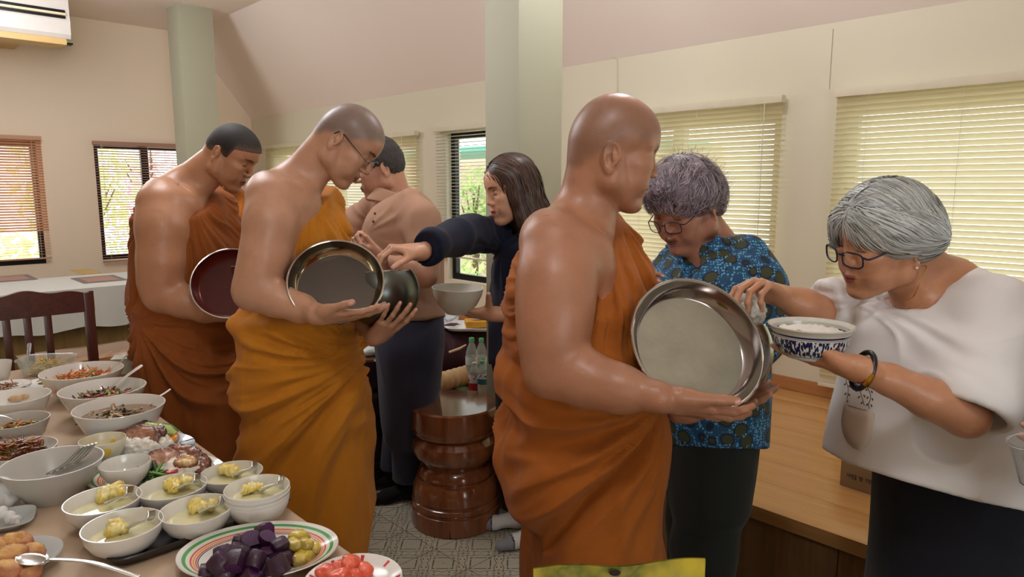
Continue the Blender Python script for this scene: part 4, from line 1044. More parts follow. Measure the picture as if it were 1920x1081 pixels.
    glasses('glasses', H, mat('black_frame', (20, 20, 22), 0.3), e, rim=0.0011, lensm=lensmat(), half=True, fwd=0.004, drop=0.002)
    alms_lid('steel_cover', P(630, 527, 1.90), nrm((0.16, -0.80, 0.58)), (1, 0, -0.22), 0.130, steel('ochre_lid_wall', (170, 160, 140), 0.10), mat('dark_lid_base', (74, 66, 58), 0.4, 0.7, var=0.1, nsc=12), 'dark-based steel lid held open by the monk with glasses', 0.042)
    alms_bowl('alms_bowl', P(716, 546, 2.06), (-0.05, 0.12, 1), 0.112, S_dark, 'round dark alms bowl held by the monk with glasses', 0.84, depth=0.98)
monk2()
def monk3():
    Y = 2.62; ho = dict(len=0.0, nose=0.002, width=1.0, lips=1.15, ear=1.05, jaw=1.02, cheek=1.03, earz=-0.002)
    H = place_head((404, 288), 2.54, -6, 32, 0, 1.0, -1, -0.002)
    wr = P(424, 588, 2.42); d = P(490, 592, 2.48) - wr
    h1 = (wr, d, (0.0, 0.25, 0.95), 1, CURL_SUP, 0.05, (0.42, 0.2, 0.1, 0.0), 1.0)
    neck = [RC(hp(H, (-0.028, 0, -0.028)), P(345, 350, 2.62), 0.060, 0.066, 0.02), RC(hp(H, (-0.01, 0, -0.055)), P(362, 362, 2.60), 0.042, 0.05, 0.015)]
    sh = [RC(P(340, 350, 2.62), P(302, 362, 2.52), 0.056, 0.056, 0.05), RC(P(345, 355, 2.66), P(360, 375, 2.80), 0.056, 0.06, 0.05), RC(P(350, 385, 2.53), P(362, 400, 2.56), 0.05, 0.05, 0.05)]
    arm = [P(303, 385, 2.48), P(305, 430, 2.44), P(302, 490, 2.42), P(300, 530, 2.42), P(303, 552, 2.42)]; ar = [0.078, 0.078, 0.070, 0.062, 0.056]
    fore = [P(303, 552, 2.42), P(345, 566, 2.42), P(385, 580, 2.42), wr]; fr = [0.056, 0.052, 0.042, 0.027]
    torso = [(370, 290, 380, 2.62, 0.17), (400, 285, 390, 2.62, 0.18), (470, 285, 405, 2.62, 0.17), (560, 285, 415, 2.62, 0.17), (760, 285, 430, 2.62, 0.17)]
    rr = [(355, 300, 405, 2.68, 0.13), (390, 272, 425, 2.65, 0.20), (430, 268, 436, 2.64, 0.21), (480, 264, 443, 2.63, 0.205), (530, 262, 446, 2.63, 0.20), (570, 262, 450, 2.63, 0.20), (620, 262, 455, 2.62, 0.205), (670, 268, 462, 2.62, 0.21), (740, 285, 466, 2.62, 0.21), (800, 300, 468, 2.62, 0.2), (900, 310, 470, 2.62, 0.2), (960, 312, 468, 2.62, 0.2)]
    strap = chain([P(362, 372, 2.82), P(392, 368, 2.78), P(418, 385, 2.72), P(428, 430, 2.68), P(432, 480, 2.66)], [0.055, 0.05, 0.045, 0.04, 0.035], 0.03)
    slv = chain([P(405, 420, 2.82), P(430, 540, 2.84), P(462, 570, 2.7)], [0.06, 0.055, 0.035], 0.03)
    bun = [RC(P(268, 500, 2.62), P(266, 560, 2.60), 0.035, 0.045, 0.03), RC(P(266, 420, 2.62), P(266, 440, 2.62), 0.035, 0.03, 0.03)]
    cut = plane3(P(405, 348, 2.72), P(268, 380, 2.62), P(347, 412, 2.46))
    gap = [RC(P(302, 390, 2.46), P(300, 552, 2.42), 0.078, 0.060).sub(0.01)]
    a = P(402, 345, 2.7); w = P(350, 575, 2.62)[2]; b = P(300, 590, 2.62)
    base = srgb((176, 126, 94))
    f = scalp_field(H); farm = chain([P(380, 420, 2.8), P(430, 560, 2.82)], [0.05, 0.042], 0.02)
    e = bare_arm_monk('monk with a dark buzz cut in a brown-orange robe, farther from the camera', Y, H, ho, base, neck, sh, arm, ar, fore, fr, h1, None, torso, rr, strap, slv + bun, cut, gap, (a, w, b), (12, 0.014, 4.6, 0.024), 41,
        clothmat('brown_orange_robe', (140, 76, 28)), [], farm, h=0.0065, hf=0.0036, hh=0.0036)
    def keep(p):
        x, y, z = p.T; hl = np.where(x > 0.045, 0.050 + (x - 0.045) * 0.35, 0.0); hl = np.where(x <= 0.045, 0.050 - (0.045 - x) * 3.0, hl); hl = np.where(x < 0.022, np.maximum(-0.02, 0.0 + 0 * x), hl)
        hl = np.where(x < 0.008, 0.018 - 0.35 * (0.008 - x) - 0.006, hl); hl = np.where(x < -0.05, -0.012 + (x + 0.05) * 0.2, hl)
        return hl - z
    m, nt, b_ = newmat('buzz_hair'); co = coords(nt); n = noise(nt, co, 420, 2); at_ = nt.nodes.new('ShaderNodeAttribute'); at_.attribute_name = 'Col'; nt.links.new(mixc(nt, 1.0, at_.outputs['Color'], mixc(nt, n, (0.45, 0.45, 0.45), (1.6, 1.6, 1.6)), 'MULTIPLY'), b_.inputs['Base Color']); b_.inputs['Roughness'].default_value = 0.65; bump(nt, b_, n, 0.6, 0.002)
    o_, V_, Q_ = hair_shell(H, 0.0012, keep, ho, 'hair', m, e, h=0.0026, k=0.002)
    t_ = sstep(0.002, 0.034, -keep(f(V_)) + 0.006 * vnoise(V_, 120, 3))[:, None]; colored(o_.data, V_, np.array(srgb((92, 66, 52))) * (1 - t_) + np.array(srgb((30, 24, 22))) * t_)
    alms_lid('steel_cover', P(432, 530, 2.36), nrm((0.20, -0.84, 0.50)), (1, 0, -0.35), 0.128, mat('maroon_lid', (96, 34, 26), 0.25, 0.5, var=0.3, nsc=10), mat('maroon_base', (72, 24, 20), 0.3, 0.4, var=0.3, nsc=12), 'glossy maroon bowl lid held by the buzz-cut monk', 0.04)
    alms_bowl('alms_bowl', P(470, 525, 2.53), (0.0, 0.0, 1), 0.122, mat('maroon_bowl', (80, 26, 22), 0.3, 0.4, var=0.3, nsc=10), 'maroon alms bowl behind the glossy maroon lid', 0.84)
monk3()
def monk4():
    Y = 3.35; ho = dict(len=-0.002); H = place_head((412, 300), 3.27, 5, 30, 0, 0.93, -1)
    neck = [RC(hp(H, (-0.028, 0, -0.03)), P(385, 352, 3.35), 0.05, 0.056, 0.02)]
    sh = [RC(P(385, 352, 3.35), P(368, 372, 3.24), 0.05, 0.055, 0.05), RC(P(388, 355, 3.38), P(412, 372, 3.50), 0.05, 0.05, 0.05)]
    arm = [P(368, 380, 3.2), P(364, 430, 3.18), P(364, 480, 3.18)]; ar = [0.06, 0.055, 0.045]
    wr = P(435, 490, 3.16); d = P(460, 486, 3.18) - wr
    fore = [P(364, 480, 3.18), P(400, 488, 3.17), wr]; fr = [0.045, 0.04, 0.026]
    h1 = (wr, d, (0.0, 0.3, 0.95), 1, CURL_SUP, 0.05, (0.5, 0.2, 0.1, 0.0), 1.0)
    torso = [(370, 365, 415, 3.35, 0.15), (420, 362, 420, 3.35, 0.15), (600, 362, 430, 3.35, 0.15)]
    rr = [(352, 380, 448, 3.42, 0.12), (380, 368, 462, 3.38, 0.18), (430, 360, 466, 3.36, 0.19), (500, 360, 468, 3.35, 0.18), (600, 358, 465, 3.35, 0.19), (720, 365, 462, 3.35, 0.19), (850, 370, 462, 3.35, 0.18)]
    strap = chain([P(405, 366, 3.52), P(430, 364, 3.48), P(452, 380, 3.42), P(455, 430, 3.4)], [0.05, 0.045, 0.04, 0.04], 0.03)
    cut = plane3(P(440, 350, 3.42), P(362, 400, 3.35), P(402, 440, 3.22))
    e = bare_arm_monk('monk in a brown-orange robe almost hidden behind the buzz-cut monk', Y, H, ho, srgb((170, 122, 92)), neck, sh, arm, ar, fore, fr, h1, None, torso, rr, strap, chain([P(435, 420, 3.5), P(450, 480, 3.46)], [0.06, 0.04], 0.03), cut, [], (P(435, 348, 3.4), P(400, 500, 3.3)[2], P(380, 520, 3.3)), (8, 0.012, 4, 0.014), 61,
        clothmat('ochre_robe_far', (170, 96, 26)), [], chain([P(430, 420, 3.48), P(450, 490, 3.44)], [0.04, 0.03], 0.02), h=0.009, hf=0.006, hh=0.006)
    alms_bowl('alms_bowl', P(462, 452, 3.22), (0, 0, 1), 0.105, S_mid, 'grey steel alms bowl glimpsed between two monks', 0.8)
monk4()
# ---- lay people
def shirt_disp(amp, seed, sc=6, stretch=(1, 1, 0.5)):
    def f(V, N):
        a = vnoise(V * stretch, sc, seed); b = vnoise(V * stretch, sc * 2.3, seed + 4)
        return amp * (0.8 * (1 - 2.6 * np.sqrt(a * a + 0.003)) + 0.35 * (1 - 2.6 * np.sqrt(b * b + 0.003)))
    return f
def merge_fn(fs):
    return lambda V, N: sum(f(V, N) for f in fs)
def radial(anchor, fr, amp, seed, fall=0.25, r0=0.03):
    def f(V, N):
        d = V - anchor; r = np.linalg.norm(d, axis=1); th = np.arctan2(d[:, 0], -d[:, 2]) + vnoise(V, 7, seed) * 0.3
        n = vnoise(np.stack([th * fr, r * 3, V[:, 1] * 4], 1), 1, seed + 1)
        return amp * (1 - 2.6 * np.sqrt(n * n + 0.003)) * sstep(0, r0, r) * (1 - sstep(fall * 0.4, fall, r))
    return f
def collar(name, c, n, fwd, r, m, parent, gap=0.5, h=0.034, drop=0.030, flare=0.022, tip=0.035, sy=0.9):
    ax = frame(n, fwd); mb = MB(); N = 40; S = 8; v = []
    for i in range(N + 1):
        t = gap + (2 * pi - 2 * gap) * i / N; e = max(0, 1 - min(i, N - i) / 7.0)
        for k in range(S + 1):
            s = k / S
            if s < 0.4: q = s / 0.4; rr = r * (1.0 + 0.02 * (1 - q)); z = h * q
            else: q = (s - 0.4) / 0.6; rr = r + flare * q ** 0.8 + 0.004; z = h + 0.002 - (h + drop + tip * e * 0.6) * q * (0.9 + 0.1 * q)
            v.append(c + ax[0] * rr * cos(t) * 1.0 + ax[1] * rr * sin(t) * sy + ax[2] * z + ax[0] * tip * e * (q if s >= 0.4 else 0) * 0.5)
    f = [(i * (S + 1) + k, i * (S + 1) + k + 1, (i + 1) * (S + 1) + k + 1, (i + 1) * (S + 1) + k) for i in range(N) for k in range(S)]
    o = link(name, mesh(v, f), m, parent); md = o.modifiers.new('t', 'SOLIDIFY'); md.thickness = 0.0025; md.offset = 0
    sd = o.modifiers.new('s', 'SUBSURF'); sd.levels = 1; sd.render_levels = 1; return o
def surf_push(prims, off, k=0.01, keepdown=0.0):
    def dd(p):
        x, y, z = p.T; d = np.full(len(p), 9.0)
        for q in prims: d = smin(d, q.d(x, y, z), q.k)
        return d
    def f(p, d, t):
        d0 = dd(p); e = 0.002; g = np.stack([dd(p + np.eye(3)[i] * e) - d0 for i in range(3)], 1) / e; g /= np.linalg.norm(g, axis=1)[:, None] + 1e-9
        w = np.clip(d0 - off, -0.03, 0.008 if keepdown else 0.03); p = p - g * w[:, None]; d = d - g * (d * g).sum(1)[:, None] * 0.8
        return p, d
    return f, dd
def comb(name, H, prims, seedfn, flow, n, L, m, parent, width, seg=9, curl=0.0, jit=0.12, off=0.0015, seed=1, steps_follow=True, grav=0.0):
    """locks laid over the hair volume: seeds in head-local coordinates, flow(local)->local direction"""
    rs = np.random.RandomState(seed); q = seedfn(rs, n); M, o, sc = H; p = o + (q * sc) @ M.T
    push, dd = surf_push(prims, off); 
    for _ in range(4): p, _d = push(p, np.ones_like(p), 0)
    ql = ((p - o) @ M) / sc; d = flow(ql) @ M.T; d /= np.linalg.norm(d, axis=1)[:, None] + 1e-9
    e = 0.002; d0 = dd(p); g = np.stack([dd(p + np.eye(3)[i] * e) - d0 for i in range(3)], 1) / e; g /= np.linalg.norm(g, axis=1)[:, None] + 1e-9
    offs = rs.rand(n) * 0.004; seedv = rs.normal(0, jit, (n, 3)); Lr = L * (0.7 + 0.6 * rs.rand(n)); V = np.zeros((n, seg + 1, 2, 3)); ph = rs.rand(n) * 6.28
    for k in range(seg + 1):
        w = width * (0.5 + 0.5 * np.sin(pi * (k + 0.4) / (seg + 0.8))) * (1 if k < seg else 0.2) * (0.6 + 0.8 * rs.rand(n)[:, None] * 0 + 0.3)
        sd = np.cross(d, g); sd /= np.linalg.norm(sd, axis=1)[:, None] + 1e-9; pp = p + g * offs[:, None]
        V[:, k, 0] = pp - sd * w / 2; V[:, k, 1] = pp + sd * w / 2
        if k == seg: break
        p = p + d * (Lr / seg)[:, None]
        ql = ((p - o) @ M) / sc; fl = flow(ql) @ M.T; fl /= np.linalg.norm(fl, axis=1)[:, None] + 1e-9
        d = fl + seedv + np.array([0, 0, -grav])
        if curl: a = ph + k * 1.7; d = d + curl * (sd * np.cos(a)[:, None] + g * 0.7 * np.sin(a)[:, None])
        d /= np.linalg.norm(d, axis=1)[:, None] + 1e-9
        if steps_follow: p, d = push(p, d, 0)
        d /= np.linalg.norm(d, axis=1)[:, None] + 1e-9
    V = V.reshape(-1, 3); i = np.arange(n)[:, None] * (seg + 1) * 2 + np.arange(seg)[None, :] * 2; i = i.ravel()
    me = fastmesh(V, np.stack([i, i + 1, i + 3, i + 2], 1)); a_ = me.color_attributes.new('Col', 'FLOAT_COLOR', 'POINT'); t = np.repeat(rs.rand(n), (seg + 1) * 2)
    a_.data.foreach_set('color', np.stack([t, t, t, np.ones_like(t)], 1).astype(np.float32).ravel())
    return link(name, me, m, parent)
def hairmat(name, dark, light, rough=0.45):
    if name in MATS: return MATS[name]
    m, nt, b = newmat(name); a = nt.nodes.new('ShaderNodeAttribute'); a.attribute_name = 'Col'; co = coords(nt); n = noise(nt, co, 40, 3)
    f = X(nt, a.outputs['Fac']) * 0.7 + n * 0.3; nt.links.new(ramp(nt, f, [(0.1, srgb(dark)), (0.85, srgb(light))]), b.inputs['Base Color'])
    b.inputs['Roughness'].default_value = rough; b.inputs['Specular IOR Level'].default_value = 0.5; b.inputs['Anisotropic'].default_value = 0.4
    MATS[name] = m; return m
def pinch_hand(w, d, n, side, s=1.0):
    return hand_prims(w, d, n, side, [(0.75, 0.55, 0.25), (0.85, 0.65, 0.3), (0.95, 0.75, 0.35), (1.05, 0.8, 0.4)], 0.02, (0.55, 0.55, -0.10, 0.15), s, 0.94)
def foot_sock(q, d, m, parent, name='sock', s=1.0, toe=None):
    d = nrm(d); u = np.array([0, 0, 1.0]); t = np.cross(u, d); q = np.array(q, float)
    pf = [RC(q + u * 0.17, q + u * 0.07, 0.040 * s, 0.036 * s), RC(q - d * 0.035 + u * 0.035, q + u * 0.04, 0.030 * s, 0.034 * s), RC(q + u * 0.045, q + d * 0.10 + u * 0.030, 0.036 * s, 0.032 * s, 0.03), RC(q + d * 0.10 + t * 0.012 + u * 0.026, q + d * 0.165 + t * 0.004 + u * 0.020, 0.028 * s, 0.021 * s, 0.02), RC(q + d * 0.10 - t * 0.014 + u * 0.024, q + d * 0.145 - t * 0.012 + u * 0.018, 0.025 * s, 0.019 * s, 0.02)]
    V, Q = grow_mesh(pf, 0.005, (), lambda V, N: 0.001 * vnoise(V, 60, 2)); V[:, 2] = np.maximum(V[:, 2], 0.0015)
    me = fastmesh(V, Q)
    if toe is not None:
        x = (V - q) @ d; C = np.tile(np.array(toe[0]), (len(V), 1)); C[x > 0.115] = toe[1]; C[(x > 0.112) & (x < 0.118)] = toe[2]; C[V[:, 2] < 0.010] = toe[1]; colored(me, V, C)
    return link(name, me, m, parent)
def trousers(parent, m, hipL, hipR, kneeL, kneeR, ankL, ankR, r=(0.10, 0.075, 0.06), waist=None, seed=0, h=0.009, amp=0.006):
    pr = [RC(hipL, kneeL, r[0], r[1], 0.02), RC(kneeL, ankL, r[1], r[2], 0.03), RC(hipR, kneeR, r[0], r[1], 0.02), RC(kneeR, ankR, r[1], r[2], 0.03)]
    if waist: pr += [ST(waist, 0.05)]
    cut = [HS(np.array([0, 0, min(ankL[2], ankR[2]) + 0.0]), (0, 0, -1), 0.004)]
    return cloth_mesh('trousers', pr + cut, h, shirt_disp(amp, seed, 5, (1, 1, 0.35)), m, parent)
# ---- grey-haired woman in white
def woman_white():
    e = empty('person', (P(1740, 900, 1.42)[0], 1.42, 0), 'grey-haired woman in a white blouse and glasses leaning in with a blue and white bowl', 'person')
    o = dict(width=0.98, lips=0.95, ear=1.0, earz=-0.014, jaw=0.95, nose=-0.006, cheek=1.03, chin=-0.003)
    H = place_head((1720, 478), 1.33, 191, 13, 8, 0.93, 1, -0.014)
    wr = P(1606, 690, 1.20); d = P(1500, 668, 1.29) - wr
    wf = P(1468, 556, 1.50); df = P(1420, 530, 1.475) - wf
    a1, i1 = hand_prims(wr, d, (0.05, 0.35, 0.94), -1, [(0.05, 0.12, 0.1), (0.1, 0.15, 0.1), (0.1, 0.2, 0.1), (0.1, 0.2, 0.1)], 0.05, (0.62, 0.42, 0.05, 0.0), 0.86, 1.0)
    a2, i2 = pinch_hand(wf, df, (0.0, -0.15, -1), -1, 0.90)
    pr = [p.T(*H) for p in head_prims(o)] + [RC(hp(H, (-0.025, 0, -0.03)), P(1775, 540, 1.42), 0.050, 0.058, 0.02), RC(hp(H, (0.0, 0, -0.055)), P(1735, 550, 1.40), 0.034, 0.045, 0.012),
          RC(P(1790, 535, 1.43), P(1835, 565, 1.37), 0.045, 0.04, 0.04), RC(P(1770, 540, 1.45), P(1700, 560, 1.56), 0.045, 0.05, 0.05), ST(rows([(540, 1690, 1850, 1.43, 0.14), (620, 1650, 1865, 1.43, 0.15), (720, 1630, 1870, 1.43, 0.15), (860, 1620, 1870, 1.43, 0.15)]), 0.05)]
    pr += chain([P(1848, 600, 1.34), P(1836, 690, 1.26), P(1808, 775, 1.205)], [0.042, 0.043, 0.039], 0.012) + [EL(P(1815, 786, 1.205), (0.034, 0.034, 0.030), k=0.015)]
    pr += chain([P(1808, 778, 1.205), P(1740, 745, 1.20), P(1670, 712, 1.20), wr], [0.039, 0.037, 0.029, 0.0225], 0.008)
    pr += chain([P(1690, 565, 1.58), P(1600, 590, 1.57), P(1545, 592, 1.53)], [0.05, 0.045, 0.038], 0.03) + chain([P(1545, 592, 1.53), P(1505, 572, 1.515), wf], [0.038, 0.033, 0.023], 0.03)
    pr += a1 + a2
    base = srgb((188, 134, 100)); pts = face_paint(*H, srgb((150, 82, 76)), srgb((120, 100, 86)), browh=0.7) + nails_paint(i1 + i2)
    ms = skinmat('skin', 0.38)
    body_mesh('body', pr, H, [(wr, d, 0.93), (wf, df, 0.9)], ms, e, base, pts, nail=(0.80, 0.50, 0.42))
    mw = clothmat('white_linen', (226, 224, 222), 0.8, 0.12, 28, 0.05, var=0.015)
    # blouse
    L = [(515, 1740, 1800, 1.47, 0.06), (535, 1690, 1850, 1.455, 0.14), (575, 1636, 1880, 1.44, 0.185), (640, 1610, 1892, 1.43, 0.19), (720, 1598, 1902, 1.43, 0.19), (800, 1578, 1915, 1.43, 0.20), (860, 1566, 1925, 1.43, 0.205), (960, 1560, 1935, 1.43, 0.21)]
    hemA, hemB, hemC = P(1567, 848, 1.50), P(1885, 948, 1.25), P(1925, 925, 1.55)
    hem = plane3(hemA, hemB, hemC, 0.003); hem.n_ = -hem.n_
    pb = [ST(rows(L), 0.04), RC(P(1800, 545, 1.44), P(1856, 585, 1.32), 0.050, 0.064, 0.05), RC(P(1740, 550, 1.50), P(1670, 575, 1.58), 0.045, 0.06, 0.05)]
    s1 = P(1862, 600, 1.295); s2 = P(1818, 742, 1.225); dn = nrm(s2 - s1)
    s3 = P(1660, 575, 1.58); s4 = P(1560, 578, 1.53); dm = nrm(s4 - s3)
    sl1 = RC(s1, s2, 0.076, 0.084, 0.04); sl2 = RC(s3, s4, 0.070, 0.062, 0.04)
    def sleevecut(c_, n_):       # trims the sleeve end only
        return None
    neckhole = [EL(hp(H, (-0.012, 0, -0.075)) + [0.015, -0.01, -0.015], (0.088, 0.082, 0.060), H[0]).sub(0.004)]
    cuffs = [EL(s2 + dn * 0.083, (0.10, 0.10, 0.062), frame(dn).T).sub(0.004), RC(s2 + dn * 0.02, s2 - dn * 0.05, 0.066, 0.05).sub(0.004), EL(s4 + dm * 0.075, (0.09, 0.09, 0.062), frame(dm).T).sub(0.004)]
    side = P(1893, 955, 1.27)
    slit = [RC(side + [0, 0, 0.075], side + [0.012, 0, -0.05], 0.002, 0.016).sub(0.002)]
    seam = P(1850, 600, 1.25)
    dsp = merge_fn([shirt_disp(0.0035, 11, 4.5), radial(P(1700, 600, 1.28), 3.0, 0.005, 5, 0.35), radial(P(1620, 560, 1.5), 4, 0.005, 6, 0.2)])
    blo = cloth_mesh('blouse', pb + [sl1, sl2] + cuffs + neckhole + [hem] + slit, 0.005, dsp, mw, e)
    # neckline stitching: short dashes
    mb = MB(); ce = P(1740, 520, 1.36)
    # skirt / trousers
    tr = rows([(800, 1665, 1885, 1.45, 0.14), (880, 1663, 1890, 1.45, 0.16), (960, 1658, 1895, 1.45, 0.16), (1081, 1645, 1895, 1.45, 0.16), (1250, 1615, 1890, 1.45, 0.16)]); lo = tr[-1] if tr[-1][0] < tr[0][0] else tr[0]
    tr = [r for r in tr if r[0] > 0.1] + [(0.10, lo[1], 1.43, lo[3] * 1.02, 0.18)]
    cloth_mesh('trousers', [ST(tr, 0.03)], 0.009, shirt_disp(0.006, 3, 4, (1, 1, 0.2)), clothmat('black_cloth', (26, 27, 34), 0.85, 0.2), e)
    for yy in (1.34, 1.52): foot_sock((P(1740, 1200, 1.43)[0] - 0.02, yy, 0), (-1, 0, 0), clothmat('black_sock', (20, 20, 22)), e, 'shoe')
    # pocket with dashed edge and embroidery on the blouse front
    from mathutils.bvhtree import BVHTree
    vb = [v.co.copy() for v in blo.data.vertices]; bvh = BVHTree.FromPolygons(vb, [list(p.vertices) for p in blo.data.polygons])
    def onblouse(px, py, y0=1.0):
        # where the blouse surface lies behind this point of the photograph
        r = ray(px, py); hit = bvh.ray_cast(Vector((0, 0, CAMZ)), Vector(r).normalized()); h_ = hit[0] if hit[0] is not None else Vector(P(px, py, 1.25)); return np.array(h_) + np.array(hit[1] if hit[0] is not None else (0, -1, 0)) * 0.0022
    mp = clothmat('beige_pocket_cloth', (200, 184, 166), 0.85, 0.2, var=0.05)
    out = [(1586, 757), (1600, 764), (1618, 769), (1639, 773), (1638, 795), (1634, 822), (1624, 838), (1610, 843), (1594, 832), (1583, 812), (1580, 785)]
    out = [tuple(q_) for q_ in catmull([np.array(q_) for q_ in out + out[:1]], 3)[:-1]]
    cpt = onblouse(1611, 800); vs = [onblouse(*q) for q in out]; ring2 = [cpt + (v - cpt) * 0.55 for v in vs]
    for i, v in enumerate(ring2):
        px = 1611 + (out[i][0] - 1611) * 0.55; py = 800 + (out[i][1] - 800) * 0.55; ring2[i] = onblouse(px, py)
    vv = vs + ring2 + [cpt]; n = len(vs); f = [(i, (i + 1) % n, n + (i + 1) % n, n + i) for i in range(n)] + [(n + i, n + (i + 1) % n, 2 * n) for i in range(n)]
    po = link('pocket', mesh(vv, f), mp, e); md = po.modifiers.new('t', 'SOLIDIFY'); md.thickness = 0.002; md.offset = 0; po['label'] = 'rounded beige patch pocket with dashed stitching'
    mth = mat('brown_thread', (96, 76, 50), 0.8); mbl = mat('blue_thread', (72, 78, 140), 0.8)
    mb = MB()
    for k in range(9):
        a = onblouse(1588 + k * 5.4, 759 + k * 1.5); b = onblouse(1588 + k * 5.4 + 3.2, 759 + k * 1.5 + 0.9); mb.tube([a, b], 0.0008, 5)
    mb.build('stitching', mth, po)
    mb = MB()
    for st in ([(1588, 712), (1592, 730), (1590, 748)], [(1612, 722), (1616, 738), (1620, 752), (1622, 760)], [(1628, 724), (1634, 742), (1630, 758), (1632, 766)]):
        pp = [onblouse(*q) for q in st]; mb.tube(catmull(pp, 3), 0.0007, 5)
    for (x, y, a) in ((1586, 720, .6), (1594, 724, -.6), (1587, 738, .6), (1594, 740, -.5), (1608, 732, .6), (1616, 730, -.5), (1612, 744, .7), (1622, 742, -.6), (1617, 755, .5), (1626, 730, .6), (1636, 734, -.6), (1628, 745, .6), (1637, 748, -.4), (1627, 758, .5), (1635, 760, -.5), (1590, 752, 0)):
        c0 = onblouse(x, y); u = np.array([sin(a), 0, cos(a)]); w = np.array([cos(a), 0, -sin(a)]); mb.add([c0 - u * 0.004, c0 + w * 0.002 + [0, -0.001, 0], c0 + u * 0.004, c0 - w * 0.002 + [0, -0.001, 0]], [(0, 1, 2, 3)])
    mb.build('embroidery', mth, e)
    mb = MB()
    for k in range(5):
        a = k * 1.256; c0 = onblouse(1608, 719) + np.array([cos(a) * 0.0035, -0.0005, sin(a) * 0.0035]); mb.lathe(c0, [(0.0028, 0), (0.002, 0.0006), (0.0001, 0.0008)], 8, frame((0, -1, 0)))
    mb.build('embroidered_flower', mbl, e)
    mb = MB()
    for j, off in enumerate((0, 5)):
        for k in range(26):
            t = k / 26; A = np.array([1674 + off * 0.0, 572 + off]); 
            q = [np.array(z_) for z_ in ((1674, 570), (1700, 577), (1740, 560), (1770, 538), (1792, 512))]
            def cur(t):
                s = t * 4; i = min(3, int(s)); u = s - i; return q[i] * (1 - u) + q[i + 1] * u
            p1, p2 = cur(t), cur(t + 0.022); mb.tube([onblouse(p1[0], p1[1] + off), onblouse(p2[0], p2[1] + off)], 0.0006, 4)
    mb.build('neckline_stitching', mat('grey_thread', (110, 106, 104), 0.8), e)
    # hair: bob volume with combed locks
    hv = [EL((0.000, 0, 0.050), (0.104, 0.090, 0.090)), EL((-0.045, 0, 0.020), (0.072, 0.084, 0.072)), EL((-0.078, 0, -0.002), (0.042, 0.064, 0.046))]
    for s in (-1, 1): hv += [EL((0.006, s * 0.064, 0.036), (0.056, 0.026, 0.040)), EL((-0.035, s * 0.060, 0.004), (0.045, 0.026, 0.034))] + ([RC((0.072, s * 0.050, 0.055), (0.078, s * 0.060, 0.002), 0.022, 0.012)] if s < 0 else [])
    hv = [p.T(*H) for p in hv]; 
    for p in hv: p.k = 0.02
    f = scalp_field(H)
    def kf(x, y, z):
        sh = np.broadcast(x, y, z).shape; V = np.stack([np.broadcast_to(q, sh).ravel() for q in (x, y, z)], 1); p = f(V); X_, Y_, Z_ = p.T
        hl = np.where(np.abs(Y_) < 0.058, np.where(X_ > 0.035, 0.066 - 0.45 * np.abs(Y_), -0.035), 0.008 - 0.0 * X_); hl = np.where(X_ < -0.01, -0.030 - 0.1 * X_, hl)
        hl = np.where((X_ > 0.03) & (Y_ >= 0.04), np.maximum(hl, 0.010 + (X_ - 0.03) * 1.1), hl); hl = np.where((X_ > 0.05) & (Y_ <= -0.04), -0.02, hl)
        return ((hl - Z_) * H[2]).reshape(sh)
    mh = hairmat('silver_hair', (122, 126, 124), (206, 210, 206), 0.4)
    V, Q = grow_mesh(hv + [FN(kf, 0.008)], 0.0035, (), lambda V, N: 0.0012 * vnoise(V @ H[0] * [1, 3, 1], 60, 3)); me = fastmesh(V, Q); C = np.full((len(V), 3), 0.45); colored(me, V, C); hb = link('hair', me, mh, e); hb['label'] = 'straight silver-grey bob'
    def seeds(rs, n):
        q = np.zeros((n, 3)); t = rs.rand(n); q[:, 0] = 0.085 - 0.15 * t; q[:, 1] = 0.006 + rs.normal(0, 0.012, n) + np.where(rs.rand(n) < 0.5, -1, 1) * rs.rand(n) * 0.04; q[:, 2] = 0.13; return q
    def flow(q):
        x, y, z = q.T; s = np.sign(y - 0.004); top = sstep(0.04, 0.11, z)
        low = 1 - sstep(0.0, 0.05, z); return np.stack([-0.30 - 0.75 * (1 - top) - 0.8 * low, s * (0.9 * top + 0.1), -0.30 - 0.75 * (1 - top) + 0.75 * low], 1)
    comb('hair_lock', H, hv, seeds, flow, 1500, 0.135, mh, hb, 0.0030, 10, 0, 0.06, 0.001, 2)
    def seeds2(rs, n):
        q = np.zeros((n, 3)); a = rs.rand(n) * 2 * pi; q[:, 0] = -0.02 + 0.08 * np.cos(a); q[:, 1] = 0.08 * np.sin(a); q[:, 2] = 0.06 + 0.03 * rs.rand(n); return q
    shell = V.copy()
    def seeds3(rs, n): return ((shell[rs.randint(0, len(shell), n)] - H[1]) @ H[0]) / H[2]
    comb('hair_lock', H, hv, seeds3, flow, 2600, 0.050, mh, hb, 0.0026, 7, 0, 0.06, 0.0012, 9)
    comb('hair_lock', H, hv, seeds2, lambda q: np.stack([-0.75 + 0 * q[:, 0], 0.02 * np.sign(q[:, 1]), -0.55 - 0 * q[:, 0]], 1), 900, 0.085, mh, hb, 0.0028, 8, 0, 0.10, 0.0015, 5)
    # nape hair (dark), glasses, earring, necklace, bracelet
    hn = [EL((-0.055, 0, -0.045), (0.030, 0.050, 0.030)).T(*H)]; V, Q = grow_mesh(hn, 0.004, (), lambda V, N: 0.002 * vnoise(V, 90)); me = fastmesh(V, Q); colored(me, V, np.full((len(V), 3), 0.2)); link('nape_hair', me, hairmat('dark_nape', (40, 40, 42), (90, 90, 90)), hb)
    glasses('glasses', H, mat('navy_frame', (26, 32, 52), 0.25), e, rim=0.0018, w=0.025, hgt=0.0165, lensm=lensmat(), drop=0.010, fwd=0.004, temple=0.0022)
